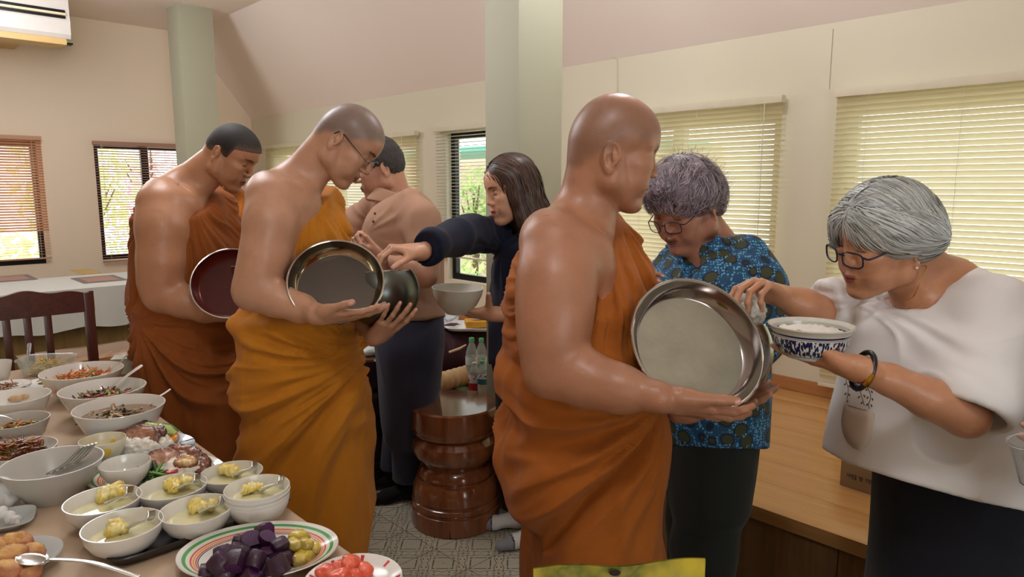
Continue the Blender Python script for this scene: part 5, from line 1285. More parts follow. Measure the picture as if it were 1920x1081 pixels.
    mb = MB(); pe = hp(H, (0.000, 0.086, -0.036)); mb.lathe(pe, [(0.0001, 0.0025), (0.0018, 0.0018), (0.0026, 0), (0.0018, -0.0018), (0.0001, -0.0025)], 12); mb.build('earring', mat('pearl', (236, 226, 210), 0.2), e)
    mb = MB(); k = [hp(H, (-0.045, 0.045, -0.055)), P(1737, 500, 1.345), P(1725, 530, 1.33), P(1712, 556, 1.335), P(1690, 566, 1.38)]; mb.tube(catmull(k, 6), 0.0010, 6); mb.build('necklace', mat('gold', (200, 150, 60), 0.25, 1.0), e)
    ax = frame(wr - P(1680, 716, 1.20)); bc = wr + ax[2] * -0.012
    mb = MB(); mb.tube([bc + ax[0] * 0.034 * cos(t) + ax[1] * 0.031 * sin(t) for t in np.linspace(0, 2 * pi, 33)], 0.0050, 10, cap=False); b_ = mb.build('bracelet', mat('black_cord', (18, 18, 18), 0.4), e)
    mb = MB(); mb.tube([bc + ax[0] * 0.034 * cos(t) + ax[1] * 0.031 * sin(t) for t in np.linspace(-2.2, -1.5, 6)], 0.0060, 10); mb.build('clasp', mat('gold', (200, 150, 60), 0.25, 1.0), b_)
woman_white()
# ---- woman in the blue patterned shirt
def batik():
    m, nt, b = newmat('blue_batik'); co = coords(nt, 'Object'); w = nt.nodes.new('ShaderNodeVectorMath'); w.operation = 'ADD'
    nz = nt.nodes.new('ShaderNodeTexNoise'); nz.inputs['Scale'].default_value = 12; nt.links.new(co, nz.inputs['Vector']); sc = nt.nodes.new('ShaderNodeVectorMath'); sc.operation = 'SCALE'; sc.inputs['Scale'].default_value = 0.02
    nt.links.new(nz.outputs['Color'], sc.inputs[0]); nt.links.new(co, w.inputs[0]); nt.links.new(sc.outputs[0], w.inputs[1]); q = w.outputs[0]
    big = voro(nt, q, 23, rnd=0.7); edge = voro(nt, q, 23, 'Distance', 'DISTANCE_TO_EDGE', 0.7); dots = voro(nt, q, 140, rnd=0.5); d2 = voro(nt, q, 95)
    col = mixc(nt, ramp_f(nt, big, 0.37, 0.39), srgb((62, 66, 40)), srgb((14, 36, 60)))
    col = mixc(nt, ramp_f(nt, big, 0.47, 0.49), col, srgb((20, 78, 118)))
    col = mixc(nt, (dots.lt(0.40)) * (edge.lt(0.105)), col, srgb((104, 176, 216)))
    nt.links.new(col, b.inputs['Base Color']); b.inputs['Roughness'].default_value = 0.7
    bump(nt, b, noise(nt, co, 30, 4), 0.15, 0.005); return m
def ramp_f(nt, x, a, b):
    r = nt.nodes.new('ShaderNodeMapRange'); nt.links.new(x.s, r.inputs[0]); r.inputs[1].default_value = a; r.inputs[2].default_value = b; return X(nt, r.outputs[0])
def woman_blue():
    Y = 1.95; e = empty('person', (P(1330, 900, Y)[0], Y, 0), 'woman with short curly purple-grey hair and glasses in a blue patterned shirt', 'person')
    o = dict(width=1.05, lips=0.9, earz=-0.012, jaw=1.08, nose=-0.004, cheek=1.05)
    H = place_head((1336, 396), 1.88, 216, 24, 0, 0.98, 1, -0.012)
    wf = P(1222, 545, 1.80); df = P(1206, 525, 1.72) - wf
    a2, i2 = hand_prims(wf, df, (0.3, 0.6, -0.3), -1, [(0.4, 0.5, 0.3)] * 4, 0.05, (0.6, 0.3, 0.2, 0.2), 0.9)
    pr = [p.T(*H) for p in head_prims(o)] + [RC(hp(H, (-0.02, 0, -0.03)), P(1350, 470, 1.97), 0.055, 0.060, 0.02), RC(hp(H, (0.0, 0, -0.055)), P(1325, 480, 1.94), 0.038, 0.048, 0.015), ST(rows([(470, 1290, 1400, 1.96, 0.13), (600, 1260, 1410, 1.96, 0.13), (760, 1260, 1400, 1.96, 0.13)]), 0.05)]
    wn2 = P(1330, 600, 1.80); pr += a2 + chain([P(1250, 520, 2.06), P(1235, 600, 2.0), wf], [0.045, 0.04, 0.024], 0.03) + chain([P(1425, 500, 1.86), P(1425, 640, 1.82), wn2], [0.045, 0.038, 0.024], 0.03)
    base = srgb((178, 124, 100)); body_mesh('body', pr, H, [(wf, df, 0.9)], skinmat('skin', 0.38), e, base, face_paint(*H, srgb((130, 74, 66)), srgb((110, 90, 84)), browh=0.6) + nails_paint(i2), h=0.008, hf=0.0032, hh=0.0035)
    mb_ = batik()
    L = [(440, 1320, 1385, 1.99, 0.08), (462, 1278, 1420, 1.98, 0.15), (500, 1245, 1440, 1.97, 0.20), (560, 1225, 1440, 1.96, 0.205), (640, 1222, 1436, 1.96, 0.20), (720, 1226, 1438, 1.95, 0.20), (800, 1238, 1432, 1.95, 0.20), (870, 1242, 1424, 1.95, 0.20)]
    hem = plane3(P(1245, 828, 1.95), P(1415, 838, 1.85), P(1415, 833, 2.05), 0.003); hem.n_ = -hem.n_
    slv = chain([P(1400, 478, 1.88), P(1424, 540, 1.84), P(1428, 640, 1.82)], [0.055, 0.064, 0.062], 0.03) + chain([P(1275, 480, 2.06), P(1245, 530, 2.08), P(1240, 600, 2.04)], [0.05, 0.06, 0.055], 0.03)
    vhole = [RC(hp(H, (0.02, 0, -0.10)), P(1292, 560, 1.70), 0.035, 0.006).sub(0.004), RC(hp(H, (-0.01, 0, -0.05)), P(1345, 462, 1.96), 0.055, 0.055).sub(0.004)]
    cloth_mesh('shirt', [ST(rows(L), 0.03)] + slv + vhole + [hem], 0.006, merge_fn([shirt_disp(0.006, 5, 5), radial(P(1300, 480, 1.8), 3.5, 0.006, 8, 0.4)]), mb_, e)
    collar('collar', P(1338, 462, 1.935), (0.28, 0.0, 1), H[0][:, 0], 0.070, mb_, e, gap=0.55, h=0.036, drop=0.024, tip=0.045)
    mbt = clothmat('charcoal_cloth', (34, 37, 34), 0.8, 0.2)
    x = P(1318, 1000, Y)[0]; trousers(e, mbt, np.array([x, 1.87, 0.75]), np.array([x, 2.03, 0.75]), np.array([x - 0.02, 1.87, 0.42]), np.array([x + 0.01, 2.04, 0.42]), np.array([x - 0.01, 1.87, 0.06]), np.array([x + 0.01, 2.05, 0.06]), (0.105, 0.09, 0.085), rows([(780, 1250, 1400, Y, 0.17), (860, 1248, 1396, Y, 0.18), (930, 1255, 1385, Y, 0.18)]), 4)
    for y in (1.87, 2.05): foot_sock((x, y, 0), (-1, -0.3, 0), clothmat('black_sock', (20, 20, 22)), e, 'sock')
    # curly hair
    hv = [EL((0.004, 0, 0.062), (0.112, 0.100, 0.092)), EL((0.070, 0.0, 0.098), (0.050, 0.075, 0.036)), EL((-0.050, 0, 0.030), (0.070, 0.092, 0.075)), EL((-0.065, 0, -0.015), (0.045, 0.070, 0.045)), EL((0.01, 0.07, 0.045), (0.05, 0.03, 0.04)), EL((0.01, -0.07, 0.045), (0.05, 0.03, 0.04))]
    hv = [p.T(*H) for p in hv]
    for p in hv: p.k = 0.02
    f = scalp_field(H)
    def kf(x, y, z):
        sh = np.broadcast(x, y, z).shape; V = np.stack([np.broadcast_to(q, sh).ravel() for q in (x, y, z)], 1); X_, Y_, Z_ = f(V).T
        hl = np.where(X_ > 0.03, 0.066 - 0.35 * np.abs(Y_), 0.066 - 0.35 * np.abs(Y_) + (X_ - 0.03) * 1.0); hl = np.where(X_ < -0.02, np.maximum(hl - 0.9 * (-0.02 - X_), -0.055), np.where(X_ < 0.012, hl - 0.0, hl))
        return ((hl - Z_) * H[2]).reshape(sh)
    mh = hairmat('mauve_grey_hair', (74, 66, 72), (176, 162, 174), 0.5)
    V, Q = grow_mesh(hv + [FN(kf, 0.008)], 0.004, (), lambda V, N: 0.006 * vnoise(V, 42, 3) + 0.003 * vnoise(V, 95, 4)); me = fastmesh(V, Q); colored(me, V, np.clip(0.35 + 0.5 * vnoise(V, 60, 5)[:, None] * np.ones(3), 0, 1)); hb = link('hair', me, mh, e)
    idx = np.random.RandomState(3).randint(0, len(V), 2600)
    def seeds(rs, n): return ((V[idx[:n]] - H[1]) @ H[0]) / H[2]
    comb('hair_curl', H, hv, seeds, lambda q: np.stack([0.5 + 1.0 * (q[:, 0] > 0.03) - 1.0 * (q[:, 0] < -0.02), np.sign(q[:, 1]) * 0.7, 0.1 - 1.3 * (q[:, 2] < 0.10)], 1), 2600, 0.034, mh, hb, 0.0026, 6, 0.45, 0.30, 0.004, 7)
    comb('stray_hair', H, hv, seeds, lambda q: np.stack([0.3 + q[:, 0] * 6, q[:, 1] * 9, 0.45 + 0 * q[:, 2]], 1), 500, 0.026, mh, hb, 0.0009, 6, 0.6, 0.3, 0.004, 17, steps_follow=False)
    glasses('glasses', H, mat('steel_frame', (30, 40, 56), 0.3, 0.3), e, rim=0.0013, w=0.024, hgt=0.017, lensm=lensmat(), drop=0.012, fwd=0.003)
woman_blue()
# ---- man in the tan polo shirt
def man():
    Y = 2.92; e = empty('person', (P(760, 900, Y)[0], Y, 0), 'man with short dark hair and glasses in a tan polo shirt', 'person')
    o = dict(width=1.02, lips=0.9, earz=-0.010, jaw=1.05, nose=0.004, ear=1.1)
    H = place_head((722, 318), 2.84, 192, 16, 0, 1.05, 1, -0.010)
    wr = P(714, 488, 2.60); d = P(672, 468, 2.58) - wr
    a1, i1 = hand_prims(wr, d, (0.1, 0.8, 0.5), -1, [(0.8, 0.9, 0.5), (0.9, 0.9, 0.5), (1.0, 0.9, 0.5), (1.0, 0.9, 0.5)], 0.0, (0.35, 0.35, 0.3, 0.3), 1.0)
    pr = [p.T(*H) for p in head_prims(o)] + [RC(hp(H, (-0.025, 0, -0.03)), P(745, 375, 2.93), 0.058, 0.064, 0.02), RC(hp(H, (0.0, 0, -0.055)), P(725, 385, 2.90), 0.042, 0.05, 0.015), ST(rows([(400, 705, 790, 2.92, 0.15), (560, 700, 815, 2.92, 0.15)]), 0.05)]
    pr += chain([P(792, 420, 2.72), P(800, 480, 2.68), P(797, 515, 2.66)], [0.055, 0.052, 0.045], 0.03) + chain([P(797, 515, 2.66), P(755, 502, 2.63), wr], [0.046, 0.040, 0.026], 0.03) + a1
    wf = P(668, 486, 2.90); pr += chain([P(672, 440, 3.08), P(662, 470, 3.02), wf], [0.045, 0.04, 0.028], 0.03)
    base = srgb((192, 142, 116)); body_mesh('body', pr, H, [(wr, d, 1.0)], skinmat('skin', 0.38), e, base, face_paint(*H, srgb((128, 70, 62)), srgb((50, 40, 36))) + nails_paint(i1), h=0.009, hf=0.0042, hh=0.0042)
    mt = clothmat('tan_pique', (176, 138, 114), 0.85, 0.12, 30, var=0.03)
    L = [(352, 735, 775, 2.96, 0.07), (372, 712, 800, 2.95, 0.16), (400, 692, 822, 2.94, 0.20), (450, 680, 828, 2.93, 0.205), (510, 690, 830, 2.92, 0.19), (560, 696, 832, 2.92, 0.19), (596, 700, 834, 2.92, 0.19), (625, 700, 834, 2.92, 0.19)]
    hem = plane3(P(700, 606, 2.9), P(834, 594, 2.8), P(834, 594, 3.0), 0.003); hem.n_ = -hem.n_
    slv = chain([P(775, 378, 2.80), P(790, 412, 2.74), P(798, 452, 2.70)], [0.055, 0.072, 0.070], 0.04) + chain([P(700, 385, 3.06), P(672, 415, 3.10), P(664, 440, 3.08)], [0.05, 0.062, 0.058], 0.04)
    cc = P(799, 462, 2.695); vh = [RC(hp(H, (0.0, 0, -0.05)), P(742, 372, 2.93), 0.058, 0.055).sub(0.004), EL(cc + [0, 0, -0.05], (0.10, 0.10, 0.045)).sub(0.003)]
    cloth_mesh('polo_shirt', [ST(rows(L), 0.03)] + slv + vh[:1] + [hem], 0.007, merge_fn([shirt_disp(0.007, 15, 5, (1, 1, 0.6)), radial(P(690, 440, 2.78), 3, 0.004, 8, 0.5, 0.16)]), mt, e)
    collar('collar', P(738, 372, 2.90), (0.35, 0, 1), H[0][:, 0], 0.074, mt, e, gap=0.35, h=0.034, drop=0.020, tip=0.03)
    mb = MB()
    for q in ((703, 400), (700, 415)): mb.lathe(P(*q, 2.745), [(0.0001, 0.002), (0.005, 0.0015), (0.006, 0)], 10, frame((-0.4, -1, 0)))
    mb.build('button', mat('brown_button', (110, 80, 64), 0.4), e)
    x = P(768, 750, Y)[0]; mt2 = clothmat('slate_trousers', (62, 64, 84), 0.8, 0.2, 24)
    fa = PZ(722, 950, 0.0); fb = np.array([fa[0] - 0.03, fa[1] + 0.22, 0])
    aL = np.array([P(765, 880, 3.08)[0], 3.09, 0.10]); aR = np.array([P(738, 880, 3.2)[0], 3.22, 0.10])
    trousers(e, mt2, np.array([x, 2.92, 0.80]), np.array([x + 0.01, 3.06, 0.80]), np.array([x - 0.01, 3.03, 0.45]), np.array([x - 0.06, 3.17, 0.45]), aL, aR, (0.120, 0.092, 0.070), rows([(570, 704, 828, Y, 0.16), (640, 704, 830, Y, 0.18), (700, 710, 826, Y + 0.03, 0.18), (760, 716, 818, Y + 0.06, 0.17), (830, 726, 808, Y + 0.10, 0.14)]), 6, amp=0.009)
    bs = clothmat('black_sock', (20, 20, 22)); foot_sock(aL * [1, 1, 0], (-0.95, -0.35, 0), bs, e, 'sock', 1.05); foot_sock(aR * [1, 1, 0], (-1, -0.1, 0), bs, e, 'sock', 1.05)
    def keep(p):
        x, y, z = p.T; hl = np.where(x > 0.04, 0.062, 0.062 - (0.04 - x) * 2.4); hl = np.where(x < 0.02, 0.012, hl); hl = np.where(x < 0.0, -0.035 - 0.0 * x, hl); hl = np.where(x < -0.03, -0.045, hl); return hl - z
    m, nt, b_ = newmat('short_dark_hair'); co = coords(nt); n = noise(nt, co, 300, 3); nt.links.new(mixc(nt, n, srgb((18, 18, 20)), srgb((84, 80, 80))), b_.inputs['Base Color']); b_.inputs['Roughness'].default_value = 0.6; bump(nt, b_, n, 0.9, 0.006)
    hair_shell(H, 0.009, keep, o, 'hair', m, e, h=0.004, k=0.006, disp=lambda V, N: 0.002 * vnoise(V, 120, 3))
    glasses('glasses', H, mat('thin_frame', (110, 100, 90), 0.3, 0.8), e, rim=0.001, w=0.024, hgt=0.017, lensm=lensmat(), drop=0.004)
    # white spoon in his hand
    s = empty('serving_spoon', P(658, 470, 2.55), 'white plastic spoon held up by the man in the tan polo', 'spoon')
    mb = MB(); mb.tube([P(652, 453, 2.55), P(657, 472, 2.55), P(661, 486, 2.55)], [0.010, 0.009, 0.005], 10); mb.build('handle', mat('white_plastic', (225, 225, 222), 0.3), s)
man()
# ---- woman in navy
def woman_navy():
    Y = 2.52; e = empty('person', (P(975, 900, 2.7)[0], 2.7, 0), 'woman with long dark brown hair in a navy top reaching into a monk\'s bowl', 'person')
    o = dict(width=0.96, lips=1.1, earz=-0.008, jaw=0.92, nose=-0.006, open=0.004)
    H = place_head((984, 362), 2.44, 206, 12, 0, 0.97, 1, -0.008)
    wr = P(783, 472, 2.10); d = P(742, 466, 2.07) - wr
    a1, i1 = pinch_hand(wr, d, (-0.25, -0.1, -1), 1, 0.95)
    wb = P(922, 588, 2.44); db = P(872, 586, 2.40) - wb
    a2, i2 = hand_prims(wb, db, (-0.3, 0.35, 0.9), -1, [(0.1, 0.25, 0.2), (0.15, 0.3, 0.25), (0.2, 0.3, 0.25), (0.3, 0.3, 0.25)], 0.06, (1.15, 0.35, -0.1, 0.0), 0.98)
    pr = [p.T(*H) for p in head_prims(o)] + [RC(hp(H, (-0.02, 0, -0.03)), P(1000, 432, 2.58), 0.045, 0.052, 0.02), ST(rows([(440, 950, 1040, 2.6, 0.13), (600, 940, 1030, 2.65, 0.12)]), 0.04)]
    pr += a1 + chain([P(850, 448, 2.30), wr], [0.030, 0.0235], 0.02) + a2 + chain([P(1010, 600, 2.6), P(975, 592, 2.52), wb], [0.04, 0.034, 0.023], 0.02)
    base = srgb((214, 164, 134)); body_mesh('body', pr, H, [(wr, d, 0.95), (wb, db, 0.92)], skinmat('skin', 0.38), e, base, face_paint(*H, srgb((186, 84, 84)), srgb((70, 48, 42)), browh=0.8) + nails_paint(i1 + i2), h=0.009, hf=0.0036, hh=0.0034, nail=(0.62, 0.42, 0.42))
    mn = clothmat('navy_cloth', (20, 26, 48), 0.8, 0.15, 25)
    L = [(425, 985, 1030, 2.62, 0.07), (440, 955, 1050, 2.60, 0.14), (480, 928, 1055, 2.60, 0.17), (540, 920, 1052, 2.62, 0.165), (600, 918, 1050, 2.66, 0.17), (680, 915, 1055, 2.7, 0.18)]
    hem = plane3(P(905, 690, 2.6), P(990, 640, 2.5), P(990, 640, 2.8), 0.003); hem.n_ = -hem.n_
    s0, s1, s2 = P(962, 436, 2.66), P(880, 438, 2.40), P(812, 456, 2.165)
    cf = nrm(s2 - s1); slv = chain([P(1000, 445, 2.68), s0, s1, s2], [0.06, 0.066, 0.064, 0.056], 0.03) + [RC(s2, s2 + cf * 0.03 + np.array([0, 0, -0.012]), 0.056, 0.052, 0.01), EL(s2 + cf * 0.095, (0.08, 0.08, 0.062), frame(cf).T).sub(0.003)]
    far = chain([P(985, 450, 2.74), P(1010, 560, 2.76), P(985, 590, 2.6)], [0.05, 0.048, 0.04], 0.03)
    vh = [RC(hp(H, (0.01, 0, -0.08)), P(985, 430, 2.54), 0.045, 0.05).sub(0.004)]
    cloth_mesh('top', [ST(rows(L), 0.03)] + slv + far + vh + [hem], 0.007, merge_fn([shirt_disp(0.007, 25, 6), radial(P(945, 470, 2.5), 4, 0.006, 8, 0.3, 0.08)]), mn, e)
    xa = P(960, 900, 2.72)[0]; fn = PZ(958, 990, 0.0); ff = PZ(985, 1022, 0)
    trousers(e, clothmat('black_trousers', (16, 17, 22)), np.array([xa + 0.02, 2.66, 0.80]), np.array([xa + 0.05, 2.80, 0.80]), np.array([xa + 0.0, 2.66, 0.44]), np.array([xa + 0.08, 2.74, 0.44]), np.array([fn[0] + 0.03, fn[1], 0.10]), np.array([ff[0] + 0.05, ff[1] + 0.02, 0.10]), (0.095, 0.06, 0.048), rows([(600, 930, 1045, 2.72, 0.13), (680, 928, 1040, 2.72, 0.14)]), 8)
    g = srgb((206, 204, 198)); gt = srgb((128, 130, 136)); bk = srgb((30, 30, 34)); msk = mat('white_sock', (1, 1, 1), 0.9, attr='Col', var=0.04, bmp=0.3, bsc=300)
    foot_sock([fn[0] + 0.03, fn[1], 0], (-1, -0.05, 0), msk, e, 'sock', 0.9, toe=(g, gt, bk)); foot_sock([ff[0] + 0.05, ff[1] + 0.02, 0], (-0.9, -0.35, 0), msk, e, 'sock', 0.9, toe=(g, gt, bk))
    # long hair
    hv = [EL((-0.004, 0, 0.052), (0.100, 0.088, 0.088)), EL((-0.045, 0, 0.0), (0.068, 0.085, 0.085)), EL((-0.060, 0.01, -0.085), (0.060, 0.085, 0.075))]
    for s in (-1, 1): hv += [EL((0.012, s * 0.070, -0.01), (0.040, 0.024, 0.075)), EL((0.005, s * 0.066, -0.105), (0.038, 0.030, 0.060))]
    hv = [p.T(*H) for p in hv]
    for p in hv: p.k = 0.025
    f = scalp_field(H)
    def kf(x, y, z):
        sh = np.broadcast(x, y, z).shape; V = np.stack([np.broadcast_to(q, sh).ravel() for q in (x, y, z)], 1); X_, Y_, Z_ = f(V).T
        hl = np.where((X_ > 0.045), 0.075 - 0.6 * np.abs(Y_), -0.5); hl = np.where((X_ > 0.03) & (np.abs(Y_) < 0.050), 0.06, hl); hl = np.maximum(hl, np.where((X_ > -0.01) & (np.abs(Y_) < 0.05), -0.02, -0.5)); return ((hl - Z_) * H[2]).reshape(sh)
    mh = hairmat('dark_brown_hair', (34, 22, 20), (104, 78, 66), 0.4)
    V, Q = grow_mesh(hv + [FN(kf, 0.008)], 0.0045, (), lambda V, N: 0.003 * vnoise(V * [1, 1, 0.3], 50, 3)); me = fastmesh(V, Q); colored(me, V, np.full((len(V), 3), 0.25)); hb = link('hair', me, mh, e)
    def seeds(rs, n):
        q = np.zeros((n, 3)); t = rs.rand(n); q[:, 0] = 0.075 - 0.16 * t; q[:, 1] = rs.normal(0, 0.03, n); q[:, 2] = 0.14; return q
    def flow(q):
        x, y, z = q.T; top = sstep(0.03, 0.11, z); s = np.sign(y); return np.stack([-0.35 * top - 0.12 + 0 * x, s * 0.9 * top, -0.3 - 1.0 * (1 - top)], 1)
    shell = V.copy()
    shl = ((shell - H[1]) @ H[0]) / H[2]; shl = shl[(shl[:, 0] < 0.060) | (shl[:, 2] > 0.088)]
    def seeds3(rs, n): return shl[rs.randint(0, len(shl), n)]
    comb('hair_lock', H, hv, seeds3, flow, 2600, 0.05, mh, hb, 0.0032, 7, 0, 0.07, 0.0012, 9)
    comb('hair_lock', H, hv, seeds, flow, 1500, 0.27, mh, hb, 0.0034, 14, 0, 0.07, 0.001, 2)
    # her white bowl
    eb = empty('bowl', P(857, 585, 2.40), 'plain white bowl held by the woman in navy', 'bowl'); c_ = P(857, 587, 2.40); sc_ = px2m(47, 2.40, 560); hh = px2m(48, 2.4, 560)
    mb = MB(); mb.lathe(c_, [(0.0001, 0), (sc_ * 0.42, 0), (sc_ * 0.46, hh * 0.06), (sc_ * 0.76, hh * 0.36), (sc_ * 0.93, hh * 0.7), (sc_, hh), (sc_ * 0.97, hh), (sc_ * 0.88, hh * 0.66), (sc_ * 0.62, hh * 0.24), (0.0001, hh * 0.12)], 48, frame((0.04, -0.03, 1))); mb.build('shell', mat('white_ceramic', (214, 216, 206), 0.25), eb)
    # white napkin piece at her fingertips in the monk's bowl
woman_navy()
# ---- person cut by the right edge
def edge_person():
    Y = 1.05; x0 = P(2190, 600, 1.12)[0]; e = empty('person', (x0, 1.12, 0), 'person in a pale shirt mostly outside the right edge, only a hand and sleeve showing', 'person')
    wr = P(1940, 925, 1.03); d = P(1912, 882, 1.03) - wr
    H = place_head((2215, 300), 1.05, 180, 10, 0, 0.95, 1)
    a, i_ = hand_prims(wr, d, (-0.3, 0.9, 0.2), 1, [(0.5, 0.6, 0.4)] * 4, 0.03, (0.5, 0.3, 0.3, 0.3), 0.85)
    pr = [p.T(*H) for p in head_prims({})] + [RC(hp(H, (-0.02, 0, -0.04)), P(2235, 440, 1.12), 0.05, 0.055), ST(rows([(430, 2180, 2290, 1.12, 0.13), (700, 2180, 2300, 1.12, 0.13), (900, 2180, 2300, 1.12, 0.13)]), 0.03)] + a + chain([P(2235, 470, 1.12), P(2210, 520, 1.0), P(2120, 900, 0.98), P(2020, 1000, 1.0), wr], [0.06, 0.05, 0.045, 0.036, 0.022], 0.03)
    body_mesh('body', pr, None, [(wr, d, 0.9)], skinmat('skin', 0.38), e, srgb((196, 146, 118)), nails_paint(i_), h=0.009, hh=0.004)
    def keep(p):
        x, y, z = p.T; hl = np.where(x > 0.03, 0.060, -0.01); hl = np.where(x < -0.01, -0.06, hl); return hl - z
    mh = hairmat('dark_brown_hair', (34, 22, 20), (104, 78, 66), 0.4); o_, V_, Q_ = hair_shell(H, 0.014, keep, {}, 'hair', mh, e, h=0.006, k=0.01, disp=lambda V, N: 0.003 * vnoise(V, 60, 2)); colored(o_.data, V_, np.full((len(V_), 3), 0.3))
    ml = clothmat('pale_blue_shirt', (196, 204, 214), 0.8, 0.1)
    cloth_mesh('shirt', [ST(rows([(425, 2200, 2290, 1.13, 0.1), (470, 2150, 2330, 1.13, 0.18), (700, 2150, 2340, 1.13, 0.17), (1000, 2140, 2340, 1.13, 0.18)]), 0.03)] + chain([P(2200, 500, 0.99), P(2110, 880, 0.97), P(2000, 985, 1.0), P(1942, 1010, 1.02)], [0.06, 0.06, 0.055, 0.042], 0.03), 0.009, shirt_disp(0.005, 9), ml, e)
    xt = P(2240, 1000, 1.12)[0]; cloth_mesh('trousers', [ST([(0.1, xt, 1.12, 0.12, 0.16), (0.6, xt, 1.12, 0.13, 0.17), (0.95, xt, 1.12, 0.13, 0.17)], 0.03)], 0.012, shirt_disp(0.005, 9), clothmat('black_cloth', (26, 27, 34)), e)
    foot_sock((xt, 1.05, 0), (-1, 0, 0), clothmat('black_sock', (20, 20, 22)), e, 'sock'); foot_sock((xt, 1.2, 0), (-1, 0, 0), clothmat('black_sock', (20, 20, 22)), e, 'sock')
    e.location.x += 0.10; cu = empty('plastic_cup', P(1927, 905, 0.99), 'clear plastic cup held at the right edge of the picture', 'cup')
    mb = MB(); c0 = P(1944, 902, 0.99); mb.lathe(c0, [(0.0001, 0), (0.022, 0), (0.029, 0.065), (0.031, 0.065), (0.031, 0.067), (0.0285, 0.067), (0.021, 0.002), (0.0001, 0.002)], 28, frame((-0.25, 0, 1))); mb.build('shell', mat('clear_plastic', (240, 242, 242), 0.08, trans=0.9, ior=1.3, var=0), cu)
edge_person()
def painted_bowl():
    c_ = P(1517, 668, 1.27); r = px2m(70, 1.27, 640); h = px2m(58, 1.27, 640)
    e = empty('bowl', c_, 'blue and white floral bowl held by the grey-haired woman in white', 'bowl')
    m, nt, b = newmat('blue_white_floral'); co = coords(nt, 'Object'); x, y, z = sep(nt, co)
    an = y.atan2(x) * r * 1.0; hz = z
    cb = nt.nodes.new('ShaderNodeCombineXYZ'); nt.links.new(an.s, cb.inputs[0]); nt.links.new(hz.s, cb.inputs[1])
    v1 = voro(nt, cb.outputs[0], 75, 'Distance', 'F1', 0.9)
    mp = nt.nodes.new('ShaderNodeMapping'); nt.links.new(cb.outputs[0], mp.inputs[0]); mp.inputs['Rotation'].default_value = (0, 0, 0.7); mp.inputs['Scale'].default_value = (1.6, 0.7, 1)
    v2 = voro(nt, mp.outputs[0], 120, 'Distance', 'F1', 0.9); mp2 = nt.nodes.new('ShaderNodeMapping'); nt.links.new(cb.outputs[0], mp2.inputs[0]); mp2.inputs['Rotation'].default_value = (0, 0, -0.7); mp2.inputs['Scale'].default_value = (1.6, 0.7, 1)
    v3 = voro(nt, mp2.outputs[0], 120, 'Distance', 'F1', 0.9)
    leaf = (v2.lt(0.47) + v3.lt(0.44)).min(1.0)
    band = hz.gt(h * 0.16) * hz.lt(h * 0.66); line = ((hz - h * 0.76).abs().lt(h * 0.028)) + ((hz - h * 0.70).abs().lt(h * 0.008)) + ((hz - h * 0.12).abs().lt(h * 0.012))
    col = mixc(nt, (leaf * band + line).min(1.0), srgb((208, 210, 208)), srgb((28, 32, 74))); col = mixc(nt, hz.gt(h * 0.80) * 0.5, col, srgb((196, 194, 172)))
    nt.links.new(col, b.inputs['Base Color']); b.inputs['Roughness'].default_value = 0.15
    mb = MB(); prof = [(0.0001, 0.004 * 0), (r * 0.52, 0), (r * 0.54, h * 0.05), (r * 0.78, h * 0.22), (r * 0.90, h * 0.5), (r * 0.92, h * 0.78), (r * 0.99, h * 0.92), (r * 1.03, h * 0.97), (r * 1.03, h), (r * 0.99, h * 1.0), (r * 0.90, h * 0.9), (r * 0.86, h * 0.6), (r * 0.7, h * 0.25), (0.0001, h * 0.12)]
    mb.lathe((0, 0, 0), prof, 64); mb.build('shell', m, e, loc=(0, 0, 0))
    V, Q = grow_mesh([EL(c_ + [0, 0, h * 0.78], (r * 0.80, r * 0.80, h * 0.12))], 0.004, (), lambda V, N: 0.003 * vnoise(V, 150)); o = link('rice', fastmesh(V, Q), MATS['cooked_rice']); tag(o, 'white rice inside the blue and white floral bowl', 'rice', kind='stuff')
painted_bowl()
def hidden_bowl():
    e = empty('bowl', P(1232, 590, 1.80), 'white bowl rim showing behind the bald monk, held by the woman in blue', 'bowl'); c_ = P(1222, 590, 1.80)
    mb = MB(); mb.lathe(c_, [(0.0001, 0), (0.03, 0), (0.05, 0.02), (0.066, 0.05), (0.070, 0.062), (0.067, 0.062), (0.05, 0.024), (0.0001, 0.005)], 40); mb.build('shell', mat('white_ceramic', (214, 216, 206), 0.25), e)
hidden_bowl()
